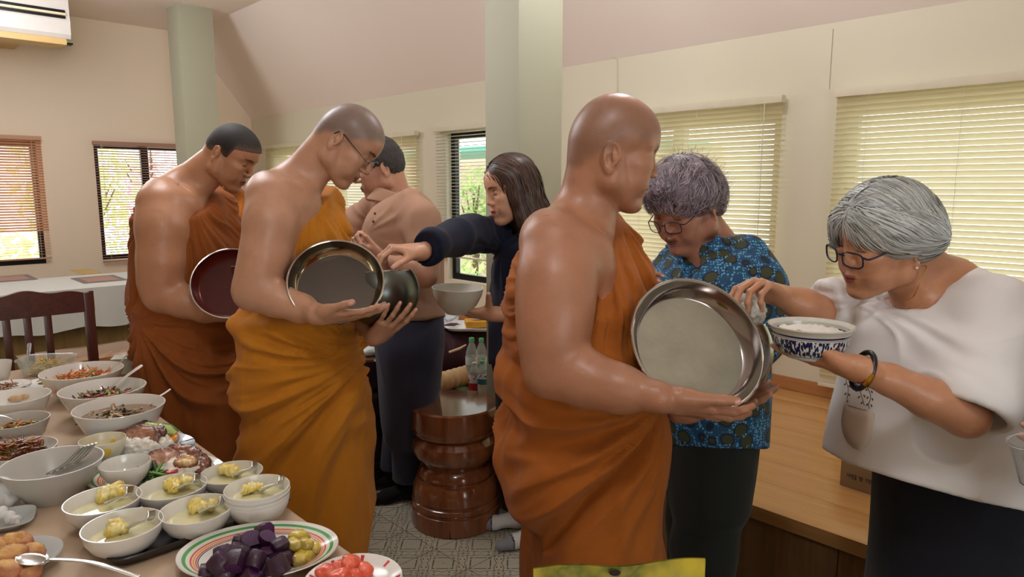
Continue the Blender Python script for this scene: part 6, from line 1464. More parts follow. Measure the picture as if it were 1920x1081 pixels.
# ------------------------------------------------------------------ serving table and food
TZ = 0.75
aend = rcoord(PZ(42, 692, TZ))[0]; bedge = rcoord(PZ(366, 830, TZ))[1]
def table():
    e = empty('serving_table', RM(1.2, -0.1, 0), 'long serving table covered with beige cloth, full of dishes', 'table')
    a0, a1, b0, b1 = -0.75, aend, -0.85, bedge
    mc = clothmat('beige_tablecloth', (190, 166, 140), 0.6, 0.08, 12, 0.0, var=0.04)
    mb = MB(); rbox(mb, a0 + 0.01, a1 - 0.01, b0 + 0.01, b1 - 0.01, TZ - 0.035, TZ - 0.0025, 0.004); mb.build('table_top', wood('table_wood', (120, 80, 50), (80, 50, 30)), e)
    # cloth: top plus a hanging skirt with soft folds
    n = 120; per = []; 
    def pt(s):      # walk around the rectangle
        la, lb = a1 - a0, b1 - b0; P4 = 2 * (la + lb); s = s % P4
        if s < la: return a0 + s, b1, 0, 1, s
        s -= la
        if s < lb: return a1, b1 - s, 1, 0, s
        s -= lb
        if s < la: return a1 - s, b0, 0, -1, s
        s -= la; return a0, b0 + s, -1, 0, s
    PL = 2 * ((a1 - a0) + (b1 - b0)); N = 260; v = []; f = []
    lv = [(0, 0.0), (0.003, 0.002), (0.008, 0.006), (0.012, 0.02), (0.016, 0.12), (0.02, 0.26)]
    for i in range(N):
        a, b, na, nb, _ = pt(PL * i / N)
        for k, (o, dz) in enumerate(lv):
            w = 0.010 * sin(i * 0.55) * min(1, dz / 0.15) * (1 if k > 2 else 0) + 0.006 * sin(i * 1.9) * (dz > 0.1)
            v.append(RM(a + na * (o + w), b + nb * (o + w), TZ - dz + 0.0005))
    L_ = len(lv)
    for i in range(N):
        j = (i + 1) % N
        for k in range(L_ - 1): f.append((i * L_ + k, j * L_ + k, j * L_ + k + 1, i * L_ + k + 1))
    c0 = len(v); v.append(RM((a0 + a1) / 2, (b0 + b1) / 2, TZ + 0.0005))
    for i in range(N): f.append((c0, ((i + 1) % N) * L_, i * L_))
    link('cloth', mesh(v, f, auto=50), mc, e)
    for (a, b) in ((a0 + 0.08, b0 + 0.08), (a1 - 0.08, b0 + 0.08), (a0 + 0.08, b1 - 0.08), (a1 - 0.08, b1 - 0.08)):
        mb = MB(); rbox(mb, a - 0.03, a + 0.03, b - 0.03, b + 0.03, 0, TZ - 0.036, 0.003); mb.build('leg', wood('table_wood', (120, 80, 50), (80, 50, 30)), e)
table()
M_china = mat('white_china', (222, 220, 212), 0.16, coat=0.3, var=0.01); M_grey = mat('grey_melamine', (186, 184, 176), 0.3, var=0.02); M_cutlery = steel('cutlery_steel', (214, 214, 210), 0.28, 0.03)
def mperpx(p): return (p[1] * cp + (CAMZ - p[2]) * sp_) / F
def at_rim(cx, cy, half, h, z0=TZ):
    p = PZ(cx, cy, z0 + h); return np.array([p[0], p[1], z0]), half * mperpx(p) * 0.985
PROF = {
 'deep': lambda r, h: [(0.0001, 0.001), (r * 0.50, 0.001), (r * 0.52, 0.0), (r * 0.56, 0.0), (r * 0.58, h * 0.07), (r * 0.80, h * 0.42), (r * 0.94, h * 0.8), (r, h * 0.99), (r * 0.995, h), (r * 0.97, h), (r * 0.91, h * 0.80), (r * 0.76, h * 0.44), (r * 0.52, h * 0.14), (0.0001, h * 0.09)],
 'round': lambda r, h: [(0.0001, 0.001), (r * 0.42, 0.001), (r * 0.46, 0.0), (r * 0.50, h * 0.03), (r * 0.55, h * 0.08), (r * 0.80, h * 0.34), (r * 0.94, h * 0.66), (r * 0.995, h * 0.985), (r * 0.99, h), (r * 0.965, h), (r * 0.915, h * 0.68), (r * 0.77, h * 0.38), (r * 0.50, h * 0.14), (0.0001, h * 0.09)],
 'plate': lambda r, h: [(0.0001, 0.001), (r * 0.55, 0.001), (r * 0.60, 0.0), (r * 0.64, h * 0.2), (r * 0.8, h * 0.55), (r, h), (r * 0.995, h + 0.002), (r * 0.80, h * 0.55 + 0.003), (r * 0.66, h * 0.25 + 0.003), (0.0001, h * 0.25 + 0.002)],
 'cone': lambda r, h: [(0.0001, 0.001), (r * 0.48, 0.0), (r * 0.52, 0.0), (r * 0.58, h * 0.10), (r * 0.86, h * 0.6), (r, h), (r * 0.97, h), (r * 0.84, h * 0.62), (r * 0.54, h * 0.16), (0.0001, h * 0.1)]}
def dish(name, c, r, h, kind, m, lab, cat, group=None, sx=1.0, rz=0.0, n=56, parts=True):
    e = empty(name, c, lab, cat, group, rz); mb = MB(); mb.lathe((0, 0, 0), PROF[kind](r, h), n, sx=sx); mb.build('shell' if cat == 'bowl' else 'plate_body', m, e, loc=(0, 0, 0)); return e
def colr(c): return srgb(c)
def cloud(name, c, rx, ry, h, m, lab, cat, amp=0.006, fr=70, seed=0, parent=None, rz=0.0, col=None, kind='stuff', base=0.3, grid=0.0032):
    M = frame((0, 0, 1), (cos(rz), sin(rz), 0)).T
    V, Q = grow_mesh([EL(c, (rx, ry, h), M)] , grid, (), lambda V, N: amp * (vnoise(V, fr, seed) + 0.5 * vnoise(V, fr * 2.3, seed + 1)))
    V[:, 2] = np.maximum(V[:, 2], c[2] - h * base); me = fastmesh(V, Q)
    if col: 
        t = np.clip(0.5 + 0.7 * vnoise(V, fr * 0.8, seed + 3), 0, 1)[:, None]; u = np.clip(0.5 + 0.7 * vnoise(V, fr * 1.7, seed + 5), 0, 1)[:, None]
        colored(me, V, (np.array(col[0]) * (1 - t) + np.array(col[1]) * t) * (1 - u * 0.5) + np.array(col[-1]) * u * 0.5)
    o = link(name, me, m, parent)
    if parent is None: tag(o, lab, cat)
    if kind: o['kind'] = kind
    return o
M_food = mat('food_surface', (1, 1, 1), 0.35, attr='Col', var=0.15, nsc=120, bmp=0.3, bsc=300); M_glossfood = mat('glazed_food', (1, 1, 1), 0.18, attr='Col', var=0.15, nsc=90, bmp=0.4, bsc=260, coat=0.4)
def strips(name, c, rx, ry, hz, n, L, w, cols, lab=None, cat='food', seed=0, parent=None, bend=0.5, up=0.35, m=None):
    """a heap of short curved shreds, each a little tube, joined as one uncountable heap"""
    rs = np.random.RandomState(seed); V = []; Q = []; C = []; k0 = 0; S = 5
    for i in range(n):
        a = rs.rand() * 2 * pi; q = math.sqrt(rs.rand()); x, y = q * cos(a), q * sin(a); z = hz * (1 - q * q) * (0.4 + 0.6 * rs.rand())
        p = c + np.array([x * rx, y * ry, z]); th = rs.rand() * 2 * pi; d = np.array([cos(th), sin(th), rs.normal(0, up)]); b = rs.normal(0, bend, 3); l = L * (0.6 + 0.8 * rs.rand()); ww = w * (0.6 + 0.8 * rs.rand()); col = np.array(cols[rs.randint(len(cols))]) * (0.8 + 0.4 * rs.rand())
        pts = []
        for s in range(S): pts.append(p.copy()); d = d + b / S; p = p + nrm(d) * l / S
        for s in range(S):
            t = nrm(pts[min(s + 1, S - 1)] - pts[max(s - 1, 0)]); u = nrm(np.cross(t, (0.1, 0.2, 1))); v = np.cross(t, u); rr = ww * (0.6 if s in (0, S - 1) else 1)
            for (cu, cv) in ((1, 0), (0, 0.6), (-1, 0), (0, -0.6)): V.append(pts[s] + u * rr * cu + v * rr * cv); C.append(col)
        for s in range(S - 1):
            for k in range(4): Q.append((k0 + s * 4 + k, k0 + s * 4 + (k + 1) % 4, k0 + (s + 1) * 4 + (k + 1) % 4, k0 + (s + 1) * 4 + k))
        k0 += S * 4
    V = np.array(V); me = fastmesh(V, np.array(Q)); colored(me, V, np.clip(np.array(C), 0, 1)); o = link(name, me, m or M_food, parent); o['kind'] = 'stuff'
    if parent is None: tag(o, lab, cat)
    return o
def liquid(name, c, r, m, parent=None, lab=None):
    mb = MB(); mb.lathe(c, [(r, -0.002), (r, 0), (r * 0.6, 0.0004), (0.0001, 0.0004)], 40); o = mb.build(name, m, parent)
    if parent is None: tag(o, lab, 'food', kind='stuff')
    return o
def spoon(lab, bowlp, end, m=None, L=None, w=0.018, hw=0.006, lift=0.01, group=None, name='spoon', fork=False):
    bowlp = np.array(bowlp); end = np.array(end); e = empty(name, bowlp, lab, 'spoon' if not fork else 'fork', group); d = nrm(end - bowlp); t = nrm(np.cross((0, 0, 1), d)); u = np.cross(d, t); m = m or M_cutlery
    V = []; F_ = []; n1, n2 = 7, 10
    for i in range(n1 + 1):
        for j in range(n2 + 1):
            a = i / n1 * 2 - 1; b = j / n2 * 2 - 1; ww = w * math.sqrt(max(0.02, 1 - a * a)); V.append(bowlp + d * (a * w * 1.45 - w * 1.3) + t * b * ww - u * (1 - a * a) * (1 - b * b) * w * 0.42)
    F_ = [(i * (n2 + 1) + j, i * (n2 + 1) + j + 1, (i + 1) * (n2 + 1) + j + 1, (i + 1) * (n2 + 1) + j) for i in range(n1) for j in range(n2)]
    o = link('spoon_bowl', mesh(V, F_), m, e); md = o.modifiers.new('t', 'SOLIDIFY'); md.thickness = 0.0012
    pts = catmull([bowlp, bowlp + d * 0.015 + u * 0.006, (bowlp + end) / 2 + u * lift, end], 5); mb = MB(); V = []; N = len(pts)
    for i, p in enumerate(pts):
        q = i / (N - 1); ww = hw * (0.45 + 0.55 * q) * (1 if i < N - 1 else 0.7)
        tt = nrm(pts[min(i + 1, N - 1)] - pts[max(i - 1, 0)]); uu = np.cross(tt, t); V += [p + t * ww, p + t * ww * 0.6 + uu * 0.0016, p - t * ww * 0.6 + uu * 0.0016, p - t * ww, p - t * ww * 0.6 - uu * 0.0008, p + t * ww * 0.6 - uu * 0.0008]
    F_ = [(i * 6 + k, i * 6 + (k + 1) % 6, (i + 1) * 6 + (k + 1) % 6, (i + 1) * 6 + k) for i in range(N - 1) for k in range(6)] + [tuple(range(6)), tuple((N - 1) * 6 + k for k in range(6))]
    mb.add(V, F_); mb.build('handle', m, e); return e
O_ = lambda *c: colr(c)
# --- large white serving bowls along the edge
H3 = 0.095
cA, rA = at_rim(154, 693, 70, H3); dish('bowl', cA, rA, H3, 'deep', M_china, 'large white bowl of orange shredded salad, farthest of the big bowls', 'bowl')
strips('shredded_salad', cA + [0, 0, 0.056], rA * 0.78, rA * 0.78, 0.036, 520, 0.030, 0.0026, [O_(226, 130, 60), O_(214, 110, 50), O_(232, 170, 110), O_(150, 150, 70), O_(240, 200, 150)], 'orange shredded salad heaped in the farthest big bowl', seed=1)
liquid('broth', cA + [0, 0, 0.055], rA * 0.80, mat('orange_broth', (170, 80, 30), 0.15), None, 'thin orange dressing under the shredded salad')
spoon('steel spoon standing in the orange shredded salad', PZ(206, 700, TZ + 0.075), P(240, 663, PZ(206, 700, TZ + 0.07)[1] + 0.03), lift=0.0)
cB, rB = at_rim(193, 726, 74, H3); dish('bowl', cB, rB, H3, 'deep', M_china, 'large white bowl of dark meat and herb salad, second of the big bowls', 'bowl')
strips('meat_salad', cB + [0, 0, 0.054], rB * 0.72, rB * 0.72, 0.026, 320, 0.03, 0.0045, [O_(110, 62, 40), O_(140, 82, 54), O_(90, 50, 34), O_(130, 150, 60), O_(180, 110, 80)], 'dark sliced meat salad with green herbs in the second big bowl', seed=2)
spoon('grey serving spoon with a broad handle in the meat salad', PZ(205, 733, TZ + 0.07), P(266, 684, PZ(205, 733, TZ + 0.06)[1] + 0.05), w=0.026, hw=0.012, lift=0.004)
cC, rC = at_rim(224, 760, 79, H3); dish('bowl', cC, rC, H3, 'deep', M_china, 'large white bowl of brown soup, nearest of the three big bowls in a row', 'bowl')
liquid('soup', cC + [0, 0, 0.068], rC * 0.86, mat('brown_soup', (120, 84, 50), 0.06, var=0.3, nsc=30, coat=0.6), None, 'brown clear soup filling the nearest big bowl')
strips('soup_noodles', cC + [-0.01, 0, 0.063], rC * 0.66, rC * 0.66, 0.008, 130, 0.032, 0.0045, [O_(170, 140, 100), O_(110, 70, 44), O_(70, 80, 40), O_(190, 160, 120)], 'noodles and mushrooms in the brown soup', seed=3, up=0.08)
spoon('white plastic spoon leaning in the brown soup', PZ(285, 752, TZ + 0.075), P(320, 729, PZ(285, 752, TZ + 0.07)[1] + 0.02), mat('white_plastic', (225, 225, 222), 0.3), hw=0.006, lift=0.0, w=0.014)
# --- left edge bowls
cD, rD = at_rim(25, 742, 61, 0.085); dish('bowl', cD, rD, 0.085, 'deep', M_china, 'white bowl of pale dumplings cut by the left edge, behind the grey bowl', 'bowl')
for k, (x, y, s) in enumerate(((6, 745, 1.1), (28, 748, 0.9), (48, 744, 1.0))):
    q = PZ(x, y, TZ + 0.055); cloud('dumpling', q, 0.022 * s, 0.014 * s, 0.012, M_food, 'pale boiled dumpling in the white bowl at the left edge, ' + ('leftmost', 'middle', 'rightmost')[k] + ' of three', 'dumpling', 0.002, 60, k, None, 0.3 * k, (O_(206, 180, 140), O_(190, 150, 100), O_(160, 120, 70)), kind=None)
cE, rE = at_rim(30, 786, 55, 0.075); dish('bowl', cE, rE, 0.075, 'deep', M_grey, 'grey bowl with stir-fried corn and herbs at the left edge', 'bowl')
strips('stir_fry', cE + [0, 0, 0.040], rE * 0.74, rE * 0.74, 0.028, 170, 0.02, 0.0036, [O_(214, 170, 70), O_(200, 150, 80), O_(70, 96, 40), O_(190, 110, 60), O_(230, 200, 120)], 'stir-fried corn, pork and green herbs in the grey bowl', seed=5)
spoon('steel spoon resting in the grey stir-fry bowl', PZ(40, 797, TZ + 0.055), PZ(-25, 775, TZ + 0.10), w=0.02, hw=0.007)
cF, rF = at_rim(30, 840, 68, 0.045); dish('bowl', cF, rF, 0.045, 'round', M_china, 'shallow white dish of chili pork strips at the left edge', 'bowl')
strips('chili_pork', cF + [0, 0, 0.03], rF * 0.62, rF * 0.62, 0.034, 260, 0.03, 0.0038, [O_(140, 76, 42), O_(160, 96, 54), O_(112, 58, 34), O_(140, 52, 34), O_(110, 100, 44), O_(196, 130, 70)], 'glossy red-brown chili pork strips heaped on the shallow dish', seed=6, m=M_glossfood)
cG, rG = at_rim(98, 865, 86, 0.085); dish('bowl', cG, rG, 0.085, 'cone', M_grey, 'large empty grey-white bowl holding a bunch of steel spoons', 'bowl')
for k in range(5):
    s = spoon(('first', 'second', 'third', 'fourth', 'fifth')[k] + ' steel spoon from the front in the bunch leaning in the empty grey bowl', PZ(84 + k * 13, 898 - k * 5, TZ + 0.020 + 0.003 * k), PZ(152 + k * 7, 838 - k * 2, TZ + 0.104 + k * 0.001), w=0.016, hw=0.0050, lift=-0.002, group='spoons in the empty grey bowl', m=M_cutlery)
c, r = at_rim(-6, 678, 24, 0.08); dish('bowl', c, r, 0.08, 'deep', M_china, 'white bowl at the far left corner of the serving table', 'bowl')
c, r = at_rim(12, 722, 40, 0.016); dish('plate', c, r, 0.016, 'plate', M_china, 'small white plate behind the dumpling bowl at the left edge', 'plate')
strips('pickles', c + [0, 0, 0.012], r * 0.5, r * 0.5, 0.01, 60, 0.02, 0.003, [O_(150, 100, 70), O_(190, 150, 120)], 'brown pickles on the small plate at the left edge', seed=8)
c, r = at_rim(95, 715, 42, 0.016); dish('plate', c, r, 0.016, 'plate', M_china, 'white plate of greens beneath the farthest big bowl', 'plate')
strips('greens', PZ(92, 712, TZ + 0.012), r * 0.4, r * 0.4, 0.014, 50, 0.025, 0.004, [O_(110, 130, 60), O_(150, 110, 90), O_(190, 180, 140)], 'mixed greens on the plate beneath the farthest big bowl', seed=9)
# glass container with salad
def glassbox():
    q = PZ(90, 700, TZ + 0.001); e = empty('glass_container', q, 'rectangular clear glass container of yellow mango salad', 'container', None, YAW * 0.2)
    V = []; F_ = []; n = 40; lv = [(0.070, 0.048, 0.001), (0.074, 0.052, 0.006), (0.088, 0.062, 0.058), (0.094, 0.067, 0.060), (0.094, 0.067, 0.064), (0.086, 0.060, 0.062), (0.071, 0.049, 0.008), (0.066, 0.044, 0.005)]
    for (a, b, z) in lv:
        for k in range(n):
            t = 2 * pi * k / n; V.append((a * math.copysign(abs(cos(t)) ** 0.45, cos(t)), b * math.copysign(abs(sin(t)) ** 0.45, sin(t)), z))
    for i in range(len(lv) - 1): F_ += [(i * n + k, i * n + (k + 1) % n, (i + 1) * n + (k + 1) % n, (i + 1) * n + k) for k in range(n)]
    F_ += [tuple(reversed(range(n))), tuple((len(lv) - 1) * n + k for k in range(n))]
    mg, nt, b = newmat('clear_container_glass'); tr = nt.nodes.new('ShaderNodeBsdfTransparent'); gl = nt.nodes.new('ShaderNodeBsdfGlossy'); mx = nt.nodes.new('ShaderNodeMixShader'); fr = nt.nodes.new('ShaderNodeFresnel'); fr.inputs[0].default_value = 1.6
    gl.inputs['Roughness'].default_value = 0.03; tr.inputs[0].default_value = (0.88, 0.92, 0.90, 1); nt.links.new(fr.outputs[0], mx.inputs[0]); nt.links.new(tr.outputs[0], mx.inputs[1]); nt.links.new(gl.outputs[0], mx.inputs[2]); nt.links.new(mx.outputs[0], nt.nodes['Material Output'].inputs[0])
    mg = newmat('container_glass')[0]; b_g = mg.node_tree.nodes['Principled BSDF']; b_g.inputs['Base Color'].default_value = (*srgb((206, 214, 206)), 1); b_g.inputs['Alpha'].default_value = 0.26; b_g.inputs['Roughness'].default_value = 0.06; link('body', mesh(V, F_, auto=40), mg, e, loc=(0, 0, 0)); MATS['clearglass'] = mg
    strips('mango_salad', q + [0, 0, 0.012], 0.058, 0.036, 0.040, 300, 0.035, 0.0030, [O_(236, 190, 60), O_(226, 200, 110), O_(180, 190, 80), O_(206, 150, 90), O_(240, 170, 50)], 'yellow mango and cucumber salad in the glass container', seed=11)
    cloud('salad_base', q + [0, 0, 0.02], 0.062, 0.040, 0.016, M_food, None, None, 0.003, 60, 2, None, 0, (O_(220, 190, 110), O_(190, 170, 90), O_(230, 200, 130))); tag(bpy.data.objects['salad_base'], 'pale juicy base of the mango salad', 'food')
    spoon('clear plastic spoon standing in the mango salad', PZ(52, 676, TZ + 0.06), P(55, 643, q[1] + 0.02), mat('clear_plastic', (240, 242, 242), 0.08, trans=0.9, ior=1.3, var=0), hw=0.008, w=0.014, lift=0.0)
glassbox()
q = PZ(245, 697, TZ); e = empty('plastic_box', q, 'small translucent plastic box behind the big bowls at the table corner', 'box', None, 0.3)
mb = MB(); mb.box((0, 0, 0.028), (0.11, 0.07, 0.055), bev=0.006); mb.build('body', mat('frosted_plastic', (196, 192, 170), 0.3, trans=0.3, var=0.02), e, loc=(0, 0, 0)); mb = MB(); mb.box((0, 0, 0.0595), (0.115, 0.075, 0.007), bev=0.003); mb.build('lid', mat('frosted_lid', (170, 168, 152), 0.3), e, loc=(0, 0, 0))
# --- plates with roast meat and rice
def striped_plate(name, c, r, sx, rz, lab, h=0.022):
    m, nt, b = newmat(name); co = coords(nt, 'Object'); x, y, z = sep(nt, co); rr = ((x / (r * sx)) * (x / (r * sx)) + (y / r) * (y / r)).sqrt()
    col = mixc(nt, (rr.gt(0.885)) * (rr.lt(0.93)), srgb((222, 220, 212)), srgb((70, 156, 78)))
    col = mixc(nt, (rr.gt(0.815)) * (rr.lt(0.838)), col, srgb((206, 92, 60))); col = mixc(nt, (rr.gt(0.782)) * (rr.lt(0.805)), col, srgb((226, 150, 80))); col = mixc(nt, (rr.gt(0.755)) * (rr.lt(0.772)), col, srgb((196, 70, 60))); col = mixc(nt, (rr.gt(0.735)) * (rr.lt(0.748)), col, srgb((60, 56, 70)))
    nt.links.new(col, b.inputs['Base Color']); b.inputs['Roughness'].default_value = 0.15; b.inputs['Coat Weight'].default_value = 0.3
    return dish('plate', c, r, h, 'plate', m, lab, 'plate', None, sx, rz, 72)
def slab(name, c, rx, ry, h, rz, cols, lab, seed, tilt=0.0, m=None, cat='meat', group=None):
    M = Matrix.Rotation(rz, 3, 'Z') @ Matrix.Rotation(tilt, 3, 'X'); M = np.array(M)
    V, Q = grow_mesh([EL(c, (rx, ry, h), M)], 0.0028, (), lambda V, N: 0.0032 * vnoise(V, 70, seed) + 0.0018 * vnoise(V, 190, seed + 1)); me = fastmesh(V, Q)
    t = np.clip(0.5 + 0.8 * vnoise(V, 55, seed + 3), 0, 1)[:, None]; rim = sstep(0.6, 1.0, np.linalg.norm(((V - c) @ M) / np.array([rx, ry, h * 3]), axis=1))[:, None]
    C = (np.array(cols[0]) * (1 - t) + np.array(cols[1]) * t) * (1 - rim) + np.array(cols[2]) * rim; colored(me, V, C); o = link(name, me, m or M_glossfood); tag(o, lab, cat, group); return o
def rice_heap(c, rx, ry, h, lab, seed=1):
    o = cloud('rice', c, rx, ry, h, mat('plate_rice', (232, 228, 214), 0.5), lab, 'rice', 0.004, 120, seed)
    me = o.data; V = np.zeros(len(me.vertices) * 3, np.float32); me.vertices.foreach_get('co', V); V = V.reshape(-1, 3); rs = np.random.RandomState(seed); n = 700; p = V[rs.randint(0, len(V), n)] + rs.normal(0, 0.001, (n, 3)); u = rs.normal(0, 1, (n, 3)); u /= np.linalg.norm(u, axis=1)[:, None]; w = np.cross(u, rs.normal(0, 1, (n, 3))); w /= np.linalg.norm(w, axis=1)[:, None]
    Vg = np.stack([p - u * 0.0033, p + w * 0.0011, p + u * 0.0033, p - w * 0.0011], 1).reshape(-1, 3); g = link('rice_grain', fastmesh(Vg, np.arange(4 * n).reshape(-1, 4), False), MATS['cooked_rice'], o); g['kind'] = 'stuff'; return o
MEAT1 = (O_(150, 104, 80), O_(176, 128, 100), O_(84, 40, 30)); MEAT2 = (O_(110, 62, 48), O_(140, 84, 62), O_(60, 28, 26)); MEAT3 = (O_(96, 52, 50), O_(120, 70, 60), O_(54, 26, 30))
def roast_plates():
    mbp, nt, b = newmat('pale_blue_plate'); co = coords(nt, 'Object'); x, y, z = sep(nt, co); w = ((x * 260).sin() * (y * 90 + x * 40).sin()).gt(0.86); nt.links.new(mixc(nt, w * 0.6, srgb((188, 206, 220)), srgb((90, 116, 160))), b.inputs['Base Color']); b.inputs['Roughness'].default_value = 0.15
    q = PZ(252, 838, TZ + 0.018); c = np.array([q[0], q[1], TZ]); r = 112 * mperpx(q); dish('plate', c, r * 0.72, 0.02, 'plate', mbp, 'pale blue oval plate of roast meat, rice, egg and cucumber', 'plate', None, 1.36, -0.05, 64)
    z = TZ + 0.012
    rice_heap(PZ(268, 836, z + 0.006), 0.080, 0.056, 0.034, 'white rice under the roast meat on the pale blue plate', 3)
    slab('roast_slice', PZ(250, 805, z + 0.040), 0.056, 0.030, 0.007, 0.35, MEAT3, 'dark glazed roast slice at the back of the pale blue plate', 11, 0.75)
    slab('roast_slice', PZ(262, 822, z + 0.032), 0.058, 0.044, 0.008, -0.1, MEAT1, 'large brown roast slice in the middle of the pale blue plate', 12, 0.8)
    slab('roast_slice', PZ(280, 812, z + 0.038), 0.044, 0.034, 0.007, 0.2, MEAT2, 'dark-edged roast slice beneath the cucumber on the pale blue plate', 13, 0.6)
    p0, p1 = PZ(272, 797, z + 0.052), PZ(296, 801, z + 0.046)
    mc = mat('cucumber_flesh', (186, 208, 120), 0.3, var=0.15, nsc=80); mp = mat('cucumber_peel', (70, 120, 50), 0.3, var=0.2, nsc=60)
    e = empty('cucumber_piece', (p0 + p1) / 2, 'pale green cucumber stick on top of the roast meat', 'cucumber'); d = nrm(p1 - p0); mb = MB(); mb.tube([p0, p0 + d * 0.004, p1 - d * 0.003, p1], [0.008, 0.0105, 0.0105, 0.009], 12); mb.build('flesh', mc, e)
    p0, p1 = PZ(298, 800, z + 0.046), PZ(330, 812, z + 0.026); e = empty('cucumber_piece', (p0 + p1) / 2, 'cucumber slice with dark green peel sloping beside the egg', 'cucumber'); d = nrm(p1 - p0); mb = MB(); mb.tube([p0, (p0 + p1) / 2 + [0, 0, 0.003], p1], [0.010, 0.013, 0.006], 10); mb.build('flesh', mc, e); mb = MB(); t = np.array([0.004, 0.008, 0.004]); mb.tube([p0 + t, (p0 + p1) / 2 + t + [0, 0, 0.004], p1 + t], [0.005, 0.007, 0.003], 8); mb.build('peel', mp, e)
    q = PZ(320, 822, z + 0.016); e = empty('boiled_egg', q, 'halved boiled egg with orange yolk on the pale blue plate', 'egg'); ax = frame((-0.3, -0.5, 0.85), (1, 0, 0))
    mb = MB(); mb.lathe(q, [(0.0001, -0.018), (0.012, -0.015), (0.018, -0.008), (0.0205, 0.0), (0.0001, 0.0005)], 24, ax, sx=1.2); mb.build('egg_white', mat('marinated_egg', (190, 140, 100), 0.3), e); mb = MB(); mb.lathe(q, [(0.0145, 0.0006), (0.012, 0.0022), (0.0001, 0.003)], 20, ax, sx=1.2); mb.build('yolk', mat('egg_yolk', (236, 140, 30), 0.3), e)
    spoon('steel fork lying beside the pale blue plate rim', PZ(306, 846, TZ + 0.03), PZ(362, 822, TZ + 0.032), w=0.012, hw=0.005, lift=0.004, name='fork', fork=True)
    c8, r8 = at_rim(192, 822, 40, 0.058, z + 0.002); mo, nt, b = newmat('dotted_cup'); co = coords(nt, 'Object'); v = nt.nodes.new('ShaderNodeTexVoronoi'); v.inputs['Scale'].default_value = 26; v.inputs['Randomness'].default_value = 0.7; nt.links.new(co, v.inputs['Vector']); d_ = X(nt, v.outputs['Distance']).lt(0.26); x, y, z_ = sep(nt, co)
    hs = nt.nodes.new('ShaderNodeValToRGB'); sx_ = nt.nodes.new('ShaderNodeSeparateColor'); nt.links.new(v.outputs['Color'], sx_.inputs[0]); nt.links.new(sx_.outputs[0], hs.inputs[0]); cr = hs.color_ramp; cr.interpolation = 'CONSTANT'
    nt.nodes.remove(hs); an_ = y.atan2(x) * r8; cc_ = srgb((218, 212, 186))
    for (aa, hh_, rr_, k_) in ((-2.45, 0.034, 0.009, (190, 44, 56)), (-1.55, 0.020, 0.008, (110, 176, 160)), (-0.85, 0.036, 0.010, (228, 196, 60)), (0.4, 0.03, 0.009, (190, 44, 56)), (1.6, 0.03, 0.009, (228, 196, 60))):
        dd_ = ((an_ - aa * r8) * (an_ - aa * r8) + (z_ - hh_) * (z_ - hh_)).sqrt().lt(rr_); cc_ = mixc(nt, dd_, cc_, srgb(k_))
    nt.links.new(cc_, b.inputs['Base Color']); b.inputs['Roughness'].default_value = 0.2
    dish('bowl', c8, r8, 0.058, 'round', mo, 'small cream bowl with coloured dots on the pale blue plate', 'bowl')
    # striped plate
    q = PZ(293, 886, TZ + 0.02); c = np.array([q[0], q[1], TZ]); r = 125 * mperpx(q); striped_plate('striped_plate_glaze', c, r * 0.74, 1.32, -0.02, 'oval plate with green and red rim stripes holding roast meat and greens')
    c9, r9 = at_rim(234, 866, 45, 0.055, z + 0.002); dish('bowl', c9, r9, 0.055, 'round', M_china, 'small empty white bowl on the striped plate', 'bowl')
    rice_heap(PZ(342, 876, z + 0.006), 0.074, 0.054, 0.034, 'rice soaked with brown gravy on the striped plate', 5)
    slab('roast_slice', PZ(336, 851, z + 0.036), 0.062, 0.032, 0.007, -0.15, (O_(120, 66, 44), O_(146, 92, 60), O_(80, 34, 22)), 'crisp reddish roast slice along the back of the striped plate', 21, 0.6)
    slab('roast_slice', PZ(305, 862, z + 0.034), 0.044, 0.032, 0.006, 0.15, (O_(176, 128, 104), O_(190, 146, 120), O_(110, 60, 44)), 'pale pinkish roast slice at the left of the striped plate heap', 22, 0.8)
    slab('roast_slice', PZ(378, 868, z + 0.022), 0.022, 0.036, 0.008, 0.5, (O_(110, 60, 40), O_(130, 74, 50), O_(70, 30, 22)), 'curled dark roast slice at the right end of the striped plate', 23, 0.5)
    slab('crackling', PZ(350, 866, z + 0.030), 0.030, 0.020, 0.012, 0.2, (O_(214, 180, 120), O_(190, 140, 80), O_(120, 70, 40)), 'golden crackling piece on the rice of the striped plate', 24, 0.6)
    strips('boiled_greens', PZ(288, 898, z + 0.006), 0.040, 0.016, 0.016, 45, 0.045, 0.0042, [O_(90, 140, 50), O_(50, 90, 36), O_(120, 160, 70), O_(40, 70, 30)], 'boiled leafy greens at the front of the striped plate', seed=14)
    slab('ginger_slice', PZ(320, 884, z + 0.02), 0.016, 0.011, 0.006, 0.4, (O_(222, 110, 100), O_(206, 90, 84), O_(190, 70, 70)), 'pink pickled ginger beside the boiled greens', 25, -0.3, cat='pickle')
roast_plates()
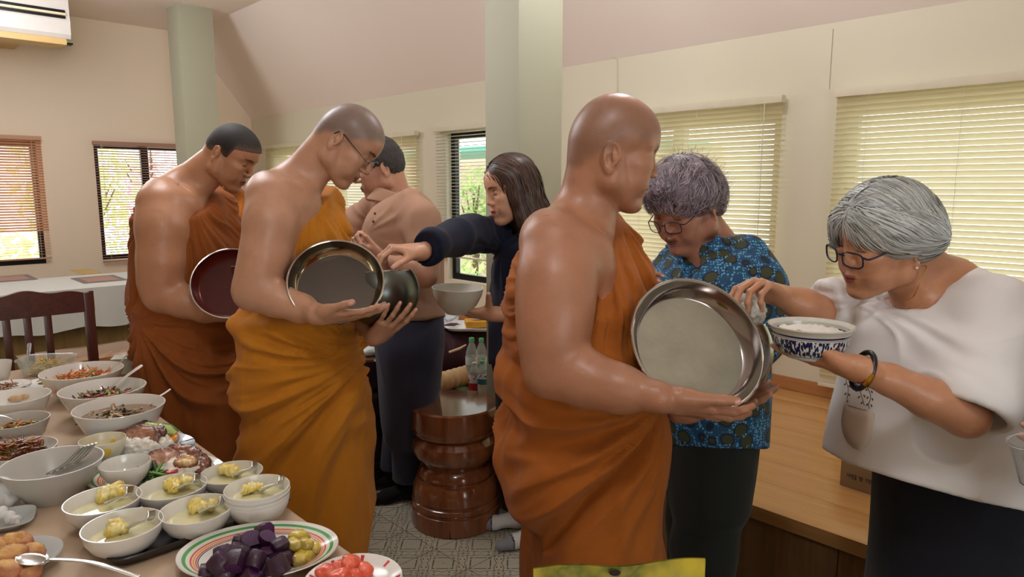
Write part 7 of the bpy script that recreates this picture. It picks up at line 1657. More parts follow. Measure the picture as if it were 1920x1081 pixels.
# --- tray of dumpling soup bowls
def tray():
    P0, P1, P2 = PZ(131, 972, TZ + 0.02), PZ(208, 1062, TZ + 0.02), PZ(557, 940, TZ + 0.02)
    u = P2 - P1; L = np.linalg.norm(u); u = u / L; v = P0 - P1; v = v - u * v.dot(u); wd = max(np.linalg.norm(v), 0.27); v = nrm(v); c = (P1 + u * L / 2 + v * wd / 2); c[2] = TZ
    e = empty('serving_tray', c, 'dark brown rectangular tray carrying six dumpling soup bowls', 'tray', None, math.atan2(u[1], u[0]))
    n = 44; V = []; F_ = []; lv = [(0.90, 0.86, 0.0), (0.93, 0.90, 0.003), (1.0, 1.0, 0.022), (0.995, 0.992, 0.025), (0.985, 0.975, 0.022), (0.92, 0.885, 0.005), (0.88, 0.84, 0.003)]
    for (a, b, z) in lv:
        for k in range(n):
            t = 2 * pi * (k + 0.5) / n; ex = 0.22; V.append((a * L / 2 * math.copysign(abs(cos(t)) ** ex, cos(t)), b * wd / 2 * math.copysign(abs(sin(t)) ** ex, sin(t)), z))
    for i in range(len(lv) - 1): F_ += [(i * n + k, i * n + (k + 1) % n, (i + 1) * n + (k + 1) % n, (i + 1) * n + k) for k in range(n)]
    F_ += [tuple(reversed(range(n))), tuple((len(lv) - 1) * n + k for k in range(n))]
    link('tray_body', mesh(V, F_, auto=30), mat('dark_tray', (44, 38, 36), 0.28, var=0.3, nsc=8), e, loc=(0, 0, 0))
    zt = TZ + 0.0045
    ms = mat('pale_soup', (216, 212, 168), 0.08, var=0.15, nsc=30, coat=0.5, sss=0.1); md = mat('wonton_wrapper', (1, 1, 1), 0.3, attr='Col', var=0.08, sss=0.2, coat=0.2)
    mr, nt, b = newmat('ribbed_china'); b.inputs['Base Color'].default_value = (*srgb((222, 220, 212)), 1); b.inputs['Roughness'].default_value = 0.18
    desc = ['leftmost on the tray', 'nearest the camera on the tray', 'front middle, beside the purple potatoes', 'middle of the back row', 'farthest, beside the striped plate', 'topmost of the ribbed stack']
    spec = [(193, 935, 67, 0.056, (205, 926, 1.05)), (230, 982, 71, 0.056, (222, 990, 0.85)), (368, 952, 66, 0.055, (378, 950, 0.85)), (323, 910, 62, 0.055, (322, 910, 1.0)), (434, 884, 57, 0.053, (426, 884, 0.95)), (482, 912, 60, 0.052, (474, 918, 0.65))]
    for i, (cx, cy, hf, h, (dx, dy, ds)) in enumerate(spec):
        z0 = zt
        if i == 5:
            for k in range(3):
                cc, rr = at_rim(cx, cy + 9 * (3 - k), hf, h, zt); cc[:2] = at_rim(cx, cy, hf, h, zt + 0.024)[0][:2]; cc[2] = zt + 0.008 * k
                dish('bowl', cc, rr * 0.99, h, 'round', mr, 'ribbed white bowl in the stack on the tray, ' + ('lowest', 'second from bottom', 'third from bottom')[k], 'bowl', 'ribbed stacked bowls')
            z0 = zt + 0.024
        c_, r_ = at_rim(cx, cy, hf, h, z0)
        dish('bowl', c_, r_, h, 'round', M_china if i < 5 else mr, 'white bowl of yellow dumpling soup, ' + desc[i], 'bowl', 'dumpling soup bowls on the tray')
        sf = liquid('dumpling_soup', c_ + [0, 0, h * 0.56], r_ * 0.84, ms, None, 'pale soup in the bowl ' + desc[i])
        rs = np.random.RandomState(i + 3); q = PZ(dx, dy, z0 + h * 0.72); pr = []
        for k in range(5): o_ = np.array([rs.normal(0, 0.011), rs.normal(0, 0.009), 0.001 + 0.007 * (k % 2) * ds]); pr.append(EL(q + o_ * ds, np.array((0.017, 0.011, 0.010 + 0.004 * rs.rand())) * ds, np.array(Matrix.Rotation(rs.rand() * 3, 3, 'Z')), k=0.004))
        if ds > 1.2: pr.append(RC(q, q + [0.006, 0.002, 0.030 * ds * 0.8], 0.012, 0.005, 0.004))
        V, Q = grow_mesh(pr, 0.0024, (), lambda V, N: 0.0036 * vnoise(V, 120, i) + 0.0022 * ridge(V[:, 0] * 420 + vnoise(V, 60, 2) * 5)); me = fastmesh(V, Q)
        t = np.clip(0.5 + vnoise(V, 60, 4), 0, 1)[:, None]; colored(me, V, np.array(O_(226, 200, 90)) * t + np.array(O_(234, 220, 150)) * (1 - t)); tag(link('dumpling', me, md), 'crinkled yellow wonton floating in the bowl ' + desc[i], 'dumpling', 'wontons in the soup bowls')
        # short broad steel soup spoon, handle over the rim on the right
        s0 = PZ(cx + hf * 0.12, cy + hf * 0.16, z0 + h * 0.66); s1 = PZ(cx + hf * 0.72, cy - hf * 0.10, z0 + h * 1.02); s2 = PZ(cx + hf * 0.78, cy - hf * 0.36, z0 + h * 1.22)
        e2 = empty('soup_spoon', s0, 'short broad steel soup spoon in the bowl ' + desc[i], 'spoon', 'steel spoons in the soup bowls')
        pts = catmull([s0, (s0 + s1) / 2 + [0, 0, 0.001], s1, s2], 6); tt = nrm(np.cross(s1 - s0, (0.0, 0.35, 1))); V = []; N = len(pts)
        for k, p in enumerate(pts):
            w = 0.0105 * (1.0 + 0.15 * (k / N)); V += [p + tt * w + [0, 0, 0.006 * (1 - k / N)], p + tt * w * 0.6, p - tt * w * 0.6, p - tt * w + [0, 0, 0.006 * (1 - k / N)]]
        F2 = [(k * 4 + j, k * 4 + j + 1, (k + 1) * 4 + j + 1, (k + 1) * 4 + j) for k in range(N - 1) for j in range(3)]
        o = link('handle', mesh(V, F2), M_cutlery, e2); m_ = o.modifiers.new('t', 'SOLIDIFY'); m_.thickness = 0.002
        mb = MB(); d = nrm(s0 - s1); mb.lathe(s0 + d * 0.016, [(0.0001, -0.010), (0.012, -0.008), (0.018, 0.0), (0.0172, 0.0), (0.011, -0.007), (0.0001, -0.009)], 20, frame((0, 0, 1), d), sx=1.25); mb.build('spoon_bowl', M_cutlery, e2)
tray()
# --- big striped platter with steamed sweet potato
ORD = ['first', 'second', 'third', 'fourth', 'fifth', 'sixth', 'seventh', 'eighth', 'ninth', 'tenth', 'eleventh', 'twelfth', 'thirteenth']
def potatoes():
    q = PZ(486, 1032, TZ + 0.022); c = np.array([q[0], q[1], TZ]); r = 153 * mperpx(q)
    striped_plate('striped_platter_glaze', c, r * 0.70, 1.36, 0.10, 'large oval platter with green and red rim stripes under purple potatoes', 0.026)
    mp = mat('purple_sweet_potato', (46, 12, 40), 0.42, var=0.45, nsc=60, bmp=0.4, bsc=220, coat=0.15); mt = mat('purple_flesh', (66, 22, 70), 0.45, var=0.25, nsc=90, bmp=0.3, bsc=300); my = mat('yellow_potato', (206, 184, 70), 0.35, var=0.2, nsc=50, coat=0.2)
    L = [(450, 1016, 0), (478, 1032, 0), (420, 1040, 0), (505, 1040, 0), (455, 1058, 0), (492, 1066, 0), (530, 1048, 0), (390, 1072, 0), (425, 1075, 0), (467, 1080, 0), (515, 1075, 0), (500, 1012, 1), (525, 1022, 1), (470, 1012, 1), (447, 1035, 1), (440, 1052, 1), (522, 1060, 1), (494, 1000, 1), (480, 1050, 1), (410, 1056, 1)]
    rs = random.Random(4)
    for i, (x, y, lv) in enumerate(L):
        s = 0.95 + rs.random() * 0.25; z = TZ + 0.022 + lv * 0.022; p = PZ(x, y, z); e = empty('sweet_potato', p, 'purple sweet potato chunk, %s from the left in the %s layer of the heap' % (ORD[[q_[0] for q_ in sorted(L) if q_[2] == lv].index(x)], 'upper' if lv else 'lower'), 'sweet potato', 'purple sweet potato chunks on the platter')
        ax = frame((rs.uniform(-1, 1), rs.uniform(-1, 1), rs.uniform(0.1, 0.9)), (rs.uniform(-1, 1), rs.uniform(-1, 1), 0.1)); mb = MB(); n = 11; hh = 0.014 * s; R0 = 0.0165 * s; V = []; 
        prof = [(R0 * 0.90, -hh), (R0 * 1.0, -hh * 0.8), (R0 * 1.06, 0), (R0 * 1.0, hh * 0.8), (R0 * 0.9, hh)]
        jit = [1 + rs.uniform(-0.12, 0.12) for _ in range(n)]
        for (a, zz) in prof:
            for k in range(n): t = 2 * pi * k / n; V.append(p + (ax[0] * cos(t) + ax[1] * sin(t) * 0.85) * a * jit[k] + ax[2] * zz)
        m_ = len(prof); mb.add(V, [(a_ * n + k, a_ * n + (k + 1) % n, (a_ + 1) * n + (k + 1) % n, (a_ + 1) * n + k) for a_ in range(m_ - 1) for k in range(n)]); mb.build('skin', mp, e, auto=50)
        for sg in (-1, 1):
            mb = MB(); cc = p + ax[2] * hh * sg; ring = [V[(0 if sg < 0 else (m_ - 1) * n) + k] for k in range(n)]; mb.add(ring + [cc + ax[2] * 0.0012 * sg], [(k, (k + 1) % n, n) for k in range(n)]); mb.build('cut_face', mt, e)
    for i, (x, y, lv, s) in enumerate([(560, 1006, 1, 1.1), (545, 1032, 0, 1.0), (568, 1044, 0, 1.15), (590, 1028, 0, 0.9), (575, 1018, 1, 0.9), (552, 1020, 1, 0.95)]):
        p = PZ(x, y, TZ + 0.018 + lv * 0.018); o = slab('yellow_potato', p, 0.020 * s, 0.015 * s, 0.013 * s, 0.5 * i, (O_(212, 192, 84), O_(196, 170, 60), O_(160, 140, 60)), 'peeled yellow potato chunk on the platter, ' + ('at the back', 'lowest left', 'largest in front', 'rightmost', 'upper middle', 'leftmost against the purple')[i], 40 + i, 0.3, cat='potato', group='yellow potato chunks on the platter')
potatoes()
def fruit():
    q = PZ(662, 1088, TZ + 0.018); c = np.array([q[0], q[1], TZ]); r = 92 * mperpx(q)
    m, nt, b = newmat('red_stroke_plate'); x, y, z = sep(nt, coords(nt, 'Object')); an = y.atan2(x); rr = (x * x + y * y).sqrt() / r
    w = ((an * 9.0).sin().gt(0.93)) * rr.gt(0.80) * rr.lt(0.95); nt.links.new(mixc(nt, w, srgb((222, 220, 212)), srgb((190, 40, 40))), b.inputs['Base Color']); b.inputs['Roughness'].default_value = 0.15
    dish('plate', c, r, 0.02, 'plate', m, 'round white plate with thin red strokes under the watermelon, bottom edge', 'plate')
    lb = ['leftmost', 'second from the left', 'topmost', 'rightmost', 'lowest front', 'middle']
    for i, (x_, y_, lv) in enumerate([(612, 1075, 0), (640, 1066, 0), (656, 1056, 1), (682, 1068, 0), (660, 1080, 0), (635, 1080, 1)]):
        p = PZ(x_, y_, TZ + 0.018 + lv * 0.016); o = slab('watermelon_chunk', p, 0.021, 0.017, 0.014, 0.7 * i, (O_(226, 96, 70), O_(236, 120, 92), O_(216, 84, 60)), 'orange-red watermelon chunk at the bottom edge, ' + lb[i], 60 + i, 0.4, mat('watermelon', (1, 1, 1), 0.15, attr='Col', var=0.1, sss=0.25, coat=0.3, bmp=0.4, bsc=200), cat='fruit', group='watermelon chunks on the plate')
fruit()
def snacks():
    q = PZ(30, 1050, TZ + 0.018); c = np.array([q[0], q[1], TZ]); r = 76 * mperpx(q); m = mat('grey_white_glaze', (196, 202, 200), 0.2, var=0.02)
    dish('plate', c, r, 0.026, 'plate', m, 'pale plate of fried battered snacks in the bottom left corner', 'plate')
    for i, (x, y, lv, s) in enumerate([(30, 1018, 0.7, 1.2), (58, 1036, 0, 1.05), (20, 1042, 1.2, 1.2), (-5, 1030, 0.5, 1.2), (50, 1070, 0, 1.1), (15, 1068, 0.9, 1.1), (-10, 1065, 0.3, 1.2)]):
        slab('fried_snack', PZ(x, y, TZ + 0.026 + lv * 0.014), 0.024 * s, 0.019 * s, 0.016 * s, 0.6 * i, (O_(214, 170, 96), O_(196, 140, 80), O_(180, 120, 84)), 'golden fried batter piece on the corner plate, ' + ('topmost at the back', 'right beside the spoon', 'middle of the heap', 'back at the picture edge', 'front right', 'front middle', 'front at the picture edge')[i], 80 + i, 0.2, mat('fried_batter', (1, 1, 1), 0.55, attr='Col', var=0.2, nsc=60, bmp=0.8, bsc=160), cat='snack', group='fried batter pieces on the plate')
    spoon('long steel spoon reaching right from the fried snacks', PZ(84, 1052, TZ + 0.045), PZ(262, 1080, TZ + 0.02), w=0.019, hw=0.0065, lift=0.012)
    q = PZ(12, 972, TZ + 0.015); e = empty('square_plate', np.array([q[0], q[1], TZ]), 'white rounded square plate with folded tissues at the left edge', 'plate', None, 0.5); n = 40; V = []; F_ = []; w = 46 * mperpx(q)
    lv = [(0.5, 0.001), (0.6, 0.0), (0.66, 0.005), (1.0, 0.016), (0.99, 0.019), (0.66, 0.008), (0.5, 0.005)]
    for (a, z) in lv:
        for k in range(n): t = 2 * pi * k / n; V.append((a * w * math.copysign(abs(cos(t)) ** 0.55, cos(t)), a * w * math.copysign(abs(sin(t)) ** 0.55, sin(t)), z))
    for i in range(len(lv) - 1): F_ += [(i * n + k, i * n + (k + 1) % n, (i + 1) * n + (k + 1) % n, (i + 1) * n + k) for k in range(n)]
    F_ += [tuple(reversed(range(n))), tuple((len(lv) - 1) * n + k for k in range(n))]; link('plate_body', mesh(V, F_, auto=40), m, e, loc=(0, 0, 0))
    mt = clothmat('paper_tissue', (214, 214, 210), 0.9, 0.2, 40, 0, var=0.02)
    for i, (x, y, lab) in enumerate(((6, 930, 'upright rolled white tissue on the square plate'), (20, 962, 'crumpled white tissue lying on the square plate'))):
        p = PZ(x, y, TZ + 0.03); pr = [RC(p + [0, 0, 0.022], p + [0.008, 0.0, -0.012], 0.018, 0.020)] if i == 0 else [RC(p + [-0.02, 0, 0], p + [0.018, -0.012, -0.010], 0.012, 0.008)]
        V, Q = grow_mesh(pr, 0.003, (), lambda V, N: 0.004 * ridge(V[:, 0] * 160 + vnoise(V, 40, 2) * 3)); tag(link('tissue', fastmesh(V, Q), mt), lab, 'tissue')
snacks()
def pouch():
    # tall snack pouch standing on the table edge, only its sealed top in view
    Y0 = 0.80; a, b_ = P(1000, 1070, Y0), P(1322, 1056, Y0); zt = P(1150, 1058, Y0)[2]; x0, x1 = a[0], b_[0]; e = empty('snack_pouch', np.array([(x0 + x1) / 2, Y0, TZ]), 'yellow-green foil snack pouch poking up at the bottom edge', 'pouch')
    V = []; nx, nz = 26, 16; m, nt, b = newmat('yellow_green_foil'); co = coords(nt); n = noise(nt, co, 16, 3); nt.links.new(ramp(nt, n, [(0.30, srgb((206, 190, 60))), (0.48, srgb((170, 160, 60))), (0.60, srgb((108, 116, 48))), (0.75, srgb((196, 176, 90)))]), b.inputs['Base Color']); b.inputs['Roughness'].default_value = 0.3; b.inputs['Metallic'].default_value = 0.2
    for s in (-1, 1):
        for i in range(nx + 1):
            for k in range(nz + 1):
                u, v = i / nx, k / nz; zt_ = zt - 0.006 + 0.012 * u + 0.003 * sin(u * 9); z = TZ + 0.001 + (zt_ - TZ) * v; th = 0.0012 + 0.036 * (sin(pi * min(1, u * 1.0)) ** 0.5) * max(0, 1 - v * 1.12) ** 0.6
                V.append((x0 + (x1 - x0) * u, Y0 + s * th + 0.002 * sin(u * 30 + v * 6) * (1 - v), z))
    M_ = (nx + 1) * (nz + 1); F_ = [(o + i * (nz + 1) + k, o + (i + 1) * (nz + 1) + k, o + (i + 1) * (nz + 1) + k + 1, o + i * (nz + 1) + k + 1) for o in (0, M_) for i in range(nx) for k in range(nz)]
    link('body', mesh(V, F_), m, e); mb = MB(); p = P(1153, 1073, Y0 - 0.006); mb.lathe(p, [(0.0001, 0.0008), (0.004, 0.0008), (0.0045, 0)], 12, frame((0, -1, 0)), sx=1.6); mb.build('hang_hole', mat('dark_hole', (30, 20, 14), 0.8), e)
pouch()
# ------------------------------------------------------------------ furniture behind
def drum_stool(c, lab, s=1.0, m=None, rings=True):
    e = empty('drum_stool', c, lab, 'stool'); m = m or wood('lacquered_wood', (150, 88, 50), (98, 52, 30), 2, 0.14, 0.6, 0.6)
    prof = [(0.186, 0.53), (0.192, 0.523), (0.1925, 0.45), (0.188, 0.432), (0.186, 0.428), (0.187, 0.42), (0.183, 0.412), (0.162, 0.408), (0.160, 0.402), (0.168, 0.392), (0.184, 0.372), (0.1875, 0.345), (0.182, 0.318), (0.168, 0.298), (0.142, 0.286), (0.137, 0.276), (0.138, 0.268), (0.150, 0.258), (0.160, 0.240), (0.163, 0.222), (0.158, 0.214), (0.158, 0.208), (0.172, 0.202), (0.183, 0.180), (0.189, 0.145), (0.189, 0.128), (0.185, 0.122), (0.185, 0.116), (0.191, 0.112), (0.192, 0.092), (0.187, 0.086), (0.187, 0.080), (0.194, 0.076), (0.195, 0.004), (0.190, 0.0)]
    mb = MB(); mb.lathe((0, 0, 0), [(r * s, z * s) for r, z in prof], 64); mb.build('turned_body', m, e, loc=(0, 0, 0), auto=28)
    mb = MB(); mb.lathe((0, 0, 0), [(0.186 * s, 0.5301 * s), (0.12 * s, 0.5312 * s), (0.0001, 0.5315 * s)], 64); mb.build('seat_top', wood('stool_top', (128, 84, 54), (86, 50, 32), 0, 0.12, 1.0, 0.6), e, loc=(0, 0, 0))
    mk = mat('crack_dark', (20, 12, 8), 0.9)
    if rings:
        mb = MB(); a = -1.62; r = 0.1955 * s
        mb.add([(r * cos(a - 0.012), r * sin(a - 0.012), 0.001), (r * cos(a + 0.02), r * sin(a + 0.02), 0.001), (r * cos(a - 0.004), r * sin(a - 0.004), 0.05)], [(0, 1, 2)]); mb.build('crack', mk, e, loc=(0, 0, 0))
    return e
q = PZ(848, 1011, 0.0); drum_stool(np.array([q[0], q[1] + 0.195, 0]), 'lacquered brown turned drum stool with flat round top in the centre')
q = PZ(662, 928, 0.0); st2 = np.array([q[0] - 0.01, q[1] + 0.26, 0]); drum_stool(st2, 'dark turned drum stool half hidden behind the ochre-robed monk', 1.22, wood('dark_lacquer', (60, 34, 22), (34, 18, 12), 2, 0.2, 0.6, 0.5), False)
# things on the hidden stool
zt = 0.53 * 1.22 + 0.002
mpl = mat('thin_plastic_bag', (206, 216, 214), 0.2, var=0.1)
p = np.array([P(694, 672, st2[1] - 0.12)[0], st2[1] - 0.12, zt + 0.02]); 
def bag(name, p, rx, ry, h, m, lab, cat, seed, amp=0.012, kind=None):
    V, Q = grow_mesh([EL(p, (rx, ry, h))], 0.004, (), lambda V, N: amp * vnoise(V, 28, seed) + amp * 0.4 * ridge(V[:, 0] * 90 + vnoise(V, 20, seed) * 4)); V[:, 2] = np.maximum(V[:, 2], p[2] - h * 0.8); o = link(name, fastmesh(V, Q), m); tag(o, lab, cat); return o
bag('plastic_bag', p, 0.05, 0.04, 0.022, mpl, 'crumpled pale plastic bag on the dark stool behind the monk with glasses', 'bag', 3, 0.008)
# --- things on the platform between the man and the column
def onp(px, py, z=PLZ): return PZ(px, py, z + 0.001)
q = onp(868, 700); mcush = clothmat('maroon_cushion_cloth', (62, 34, 40), 0.7, 0.2, 20)
def cushion():
    c = P(868, 655, 3.75); c[2] = PLZ + 0.125; e = empty('floor_cushion', [c[0], c[1], PLZ], 'big maroon-black cushion on the platform behind the water bottles', 'cushion')
    V, Q = grow_mesh([EL(c, (0.26, 0.20, 0.135), k=0.02), EL(c + [-0.08, -0.02, 0.02], (0.16, 0.16, 0.12), k=0.05)], 0.008, (), shirt_disp(0.008, 4, 9)); V[:, 2] = np.maximum(V[:, 2], PLZ + 0.002); link('cover', fastmesh(V, Q), mcush, e)
    return c
cc = cushion(); zc = cc[2] + 0.135
def shaped_tray():
    p = P(885, 618, 3.66); c = np.array([p[0], p[1], zc + 0.004]); e = empty('cloud_tray', c, 'white scalloped tray with a folded yellow cloth, on the maroon cushion', 'tray'); n = 72; V = []
    for (s, z) in ((0.9, 0.0), (1.0, 0.014), (0.985, 0.018), (0.88, 0.005)):
        for k in range(n):
            t = 2 * pi * k / n; rr = 1 + 0.07 * cos(6 * t + 0.5); V.append((0.175 * s * rr * cos(t), 0.12 * s * rr * sin(t), z))
    F_ = [(i * n + k, i * n + (k + 1) % n, (i + 1) * n + (k + 1) % n, (i + 1) * n + k) for i in range(3) for k in range(n)] + [tuple(reversed(range(n))), tuple(3 * n + k for k in range(n))]
    link('tray_body', mesh(V, F_, auto=40), mat('white_enamel', (222, 222, 228), 0.2), e, loc=(0, 0, 0))
    for (dx, dy, z, w, d, h, col, nm, lab) in ((0.05, -0.02, 0.030, 0.17, 0.11, 0.034, (206, 150, 50), 'folded_cloth', 'folded mustard-yellow cloth on the white scalloped tray'), (0.07, 0.0, 0.058, 0.14, 0.08, 0.016, (220, 226, 226), 'paper_packet', 'pale paper packet on top of the folded yellow cloth'), (0.075, -0.005, 0.076, 0.11, 0.06, 0.014, (110, 176, 200), 'blue_packet', 'light blue packet topping the pile on the scalloped tray')):
        mb = MB(); mb.box((0, 0, 0), (w, d, h), bev=0.006); o = mb.build(nm, clothmat(nm + '_m', col, 0.7, 0.3, 30), None, loc=c + [dx, dy, z], rot=(0, 0, 0.15)); tag(o, lab, {'folded_cloth': 'cloth'}.get(nm, 'packet'))
shaped_tray()
def roll():
    a, b_ = onp(808, 722, PLZ + 0.05), onp(900, 695, PLZ + 0.05); L = np.linalg.norm(b_ - a); d = nrm(b_ - a); e = empty('ribbed_roll', (a + b_) / 2 - [0, 0, 0.05], 'cream ribbed bolster lying on the platform behind the stool', 'bolster'); m = clothmat('cream_bolster', (214, 180, 136), 0.75, 0.15)
    mb = MB(); pr = []; N = 60
    for i in range(N + 1):
        t = i / N; rr = 0.044 + 0.007 * abs(sin(t * pi * 9)); rr *= min(1, sin(pi * min(t, 1 - t) * 6 + 0.25) if min(t, 1 - t) < 0.04 else 1); pr.append((rr, t * L - L / 2))
    ax = frame(d); mb.lathe((a + b_) / 2, [(0.0001, -L / 2)] + pr + [(0.0001, L / 2)], 32, ax); mb.build('cover', m, e)
roll()
def placemat(c, w, d, rz, lab, mi, mo, z):
    e = empty('placemat', c, lab, 'placemat', None, rz); mb = MB(); mb.box((0, 0, 0.001), (w, d, 0.002)); mb.build('border', mo, e, loc=(0, 0, 0), smooth=False); mb = MB(); mb.box((0, 0, 0.0024), (w * 0.72, d * 0.70, 0.0008)); mb.build('centre', mi, e, loc=(0, 0, 0), smooth=False)
mbr = clothmat('brown_weave', (120, 92, 76), 0.8, 0.2, 60); mtan = clothmat('tan_weave', (196, 158, 122), 0.8, 0.2, 60)
placemat(onp(842, 724), 0.42, 0.28, YAW + R(90), 'brown woven mat on the platform under the bottles', mbr, mtan, PLZ)
q = onp(868, 732); bag('snack_wrapper', q + [0, 0, 0.008], 0.045, 0.03, 0.008, mat('green_wrapper', (60, 96, 60), 0.3), 'small dark green wrapper beside the water bottles', 'wrapper', 8, 0.005)
q = PZ(848, 655, zc - 0.09); e = empty('paper_stick', P(848, 656, 3.52), 'pale wooden sticks in paper lying against the maroon cushion', 'sticks'); mb = MB(); mb.tube([P(842, 660, 3.50), P(862, 653, 3.50), P(874, 646, 3.50)], [0.006, 0.007, 0.004], 8); mb.build('paper', mat('cream_paper', (222, 190, 150), 0.7), e)
# bottles
mclear = newmat('bottle_plastic')[0]; b__ = mclear.node_tree.nodes['Principled BSDF']; b__.inputs['Base Color'].default_value = (*srgb((214, 224, 222)), 1); b__.inputs['Alpha'].default_value = 0.32; b__.inputs['Roughness'].default_value = 0.12
def bottle(px, py, h, r, cap, lab, lcol=None, lz=(0.2, 0.5), fill=None, group='bottles on the platform'):
    p = onp(px, py, PLZ + 0.003); e = empty('water_bottle', p, lab, 'bottle', group)
    pr = [(0.0001, 0.004), (r * 0.75, 0.0), (r * 0.98, 0.006), (r, 0.015)] + [(r * (1 - 0.035 * (i % 2)), h * (0.12 + 0.06 * i)) for i in range(9)] + [(r * 0.93, h * 0.70), (r * 0.62, h * 0.82), (r * 0.38, h * 0.90), (r * 0.36, h * 0.93)]
    mb = MB(); mb.lathe((0, 0, 0), pr, 28); mb.build('plastic_body', mclear, e, loc=(0, 0, 0))
    mb = MB(); mb.lathe((0, 0, 0), [(r * 0.36, h * 0.925), (r * 0.43, h * 0.925), (r * 0.43, h * 0.99), (r * 0.38, h), (0.0001, h)], 24); mb.build('cap', mat('cap_' + str(cap), cap, 0.35), e, loc=(0, 0, 0))
    if lcol:
        m, nt, b = newmat('bottle_label'); x, y, z = sep(nt, coords(nt, 'Object')); w = z.gt(h * (lz[0] + lz[1]) / 2); n = noise(nt, coords(nt), 55, 2).gt(0.56); nt.links.new(mixc(nt, n * w, mixc(nt, w, srgb(lcol), srgb((222, 222, 220))), srgb(lcol)), b.inputs['Base Color']); b.inputs['Roughness'].default_value = 0.3
        mb = MB(); mb.lathe((0, 0, 0), [(r * 1.005, h * lz[0]), (r * 1.012, h * lz[0]), (r * 1.012, h * lz[1]), (r * 1.005, h * lz[1])], 28); mb.build('label', m, e, loc=(0, 0, 0))
    if fill:
        mb = MB(); mb.lathe((0, 0, 0), [(0.0001, 0.006), (r * 0.9, 0.008), (r * 0.93, h * fill), (0.0001, h * fill)], 24); mb.build('water', mat('water_tint', (196, 206, 206), 0.1, trans=0.8, ior=1.33, var=0), e, loc=(0, 0, 0))
bottle(885, 722, 0.25, 0.032, (80, 180, 130), 'clear water bottle with green cap, tallest and leftmost of the bottles', (196, 214, 212), (0.45, 0.62), 0.5)
bottle(903, 716, 0.235, 0.030, (80, 180, 130), 'clear water bottle with green cap behind the red-label bottle', (150, 196, 190), (0.3, 0.6))
bottle(890, 736, 0.155, 0.030, (196, 206, 200), 'short bottle with a red and white label at the front', (170, 40, 44), (0.1, 0.62), None)
bottle(905, 741, 0.175, 0.026, (90, 180, 150), 'small water bottle with blue-green label, nearest the column', (60, 110, 130), (0.35, 0.66), 0.6)
# white bag behind the man
p = P(842, 602, 4.0); p[2] = P(842, 605, 4.0)[2]
bag('white_bag', np.array([p[0], 4.0, PLZ + 0.17]), 0.07, 0.07, 0.19, mat('white_bag_plastic', (210, 220, 226), 0.4), 'white plastic bag standing on the platform behind the man in tan', 'bag', 12, 0.01)
# cardboard box on the platform
def carton():
    p0 = PZ(1574, 908, PLZ + 0.001); p1 = PZ(1690, 945, PLZ + 0.001); d = p1 - p0; d = nrm(d); n_ = np.array([-d[1], d[0], 0]) ; n_ = n_ if n_.dot(BV) > 0 else -n_; h = 0.15; L = 0.42; w = 0.24
    ax = np.array([d, n_, [0, 0, 1.0]]); c = p0 + d * L / 2 + n_ * w / 2; mc = mat('brown_cardboard', (140, 112, 78), 0.85, var=0.1, nsc=14, bmp=0.1, bsc=60); e = empty('cardboard_box', c, 'brown cardboard box with dark printed lettering on the platform behind the woman in white', 'box')
    mb = MB(); mb.box(c + [0, 0, h / 2], (L, w, h), ax, 0.003); mb.build('carton', mc, e)
    mb = MB(); mb.box(c + [0, 0, h + 0.0012], (L, 0.05, 0.0015), ax); mb.build('packing_tape', mat('brown_tape', (150, 116, 70), 0.3), e)
    cu = bpy.data.curves.new('print', 'FONT'); cu.body = 'ando & Elin'; cu.size = 0.023; cu.extrude = 0.0002; cu.align_x = 'LEFT'; t = bpy.data.objects.new('printed_text', cu); COL.objects.link(t); cu.materials.append(mat('print_brown', (50, 34, 30), 0.8))
    # printed upside down on the side that faces the camera
    o_ = p0 + d * 0.128 - n_ * 0.0010 + np.array([0, 0, 0.050]); M = Matrix(((-d[0], 0, -n_[0], o_[0]), (-d[1], 0, -n_[1], o_[1]), (0, -1, 0, o_[2]), (0, 0, 0, 1))); t.matrix_world = M; me_ = bpy.data.meshes.new_from_object(t); bpy.data.objects.remove(t); me_.transform(M); link('printed_text', me_, mat('print_brown', (50, 34, 30), 0.8), e)
    mb = MB(); 
    for (x0, z0, x1, z1) in ((0.022, 0.10, 0.022, 0.14), (0.022, 0.10, 0.17, 0.10), (0.022, 0.14, 0.17, 0.14), (0.17, 0.10, 0.17, 0.14)): mb.tube([p0 + d * x0 + np.array([0, 0, z0]) - n_ * 0.0008, p0 + d * x1 + np.array([0, 0, z1]) - n_ * 0.0008], 0.0009, 4)
    mb.build('printed_frame', mat('print_brown', (50, 34, 30), 0.8), e)
carton()
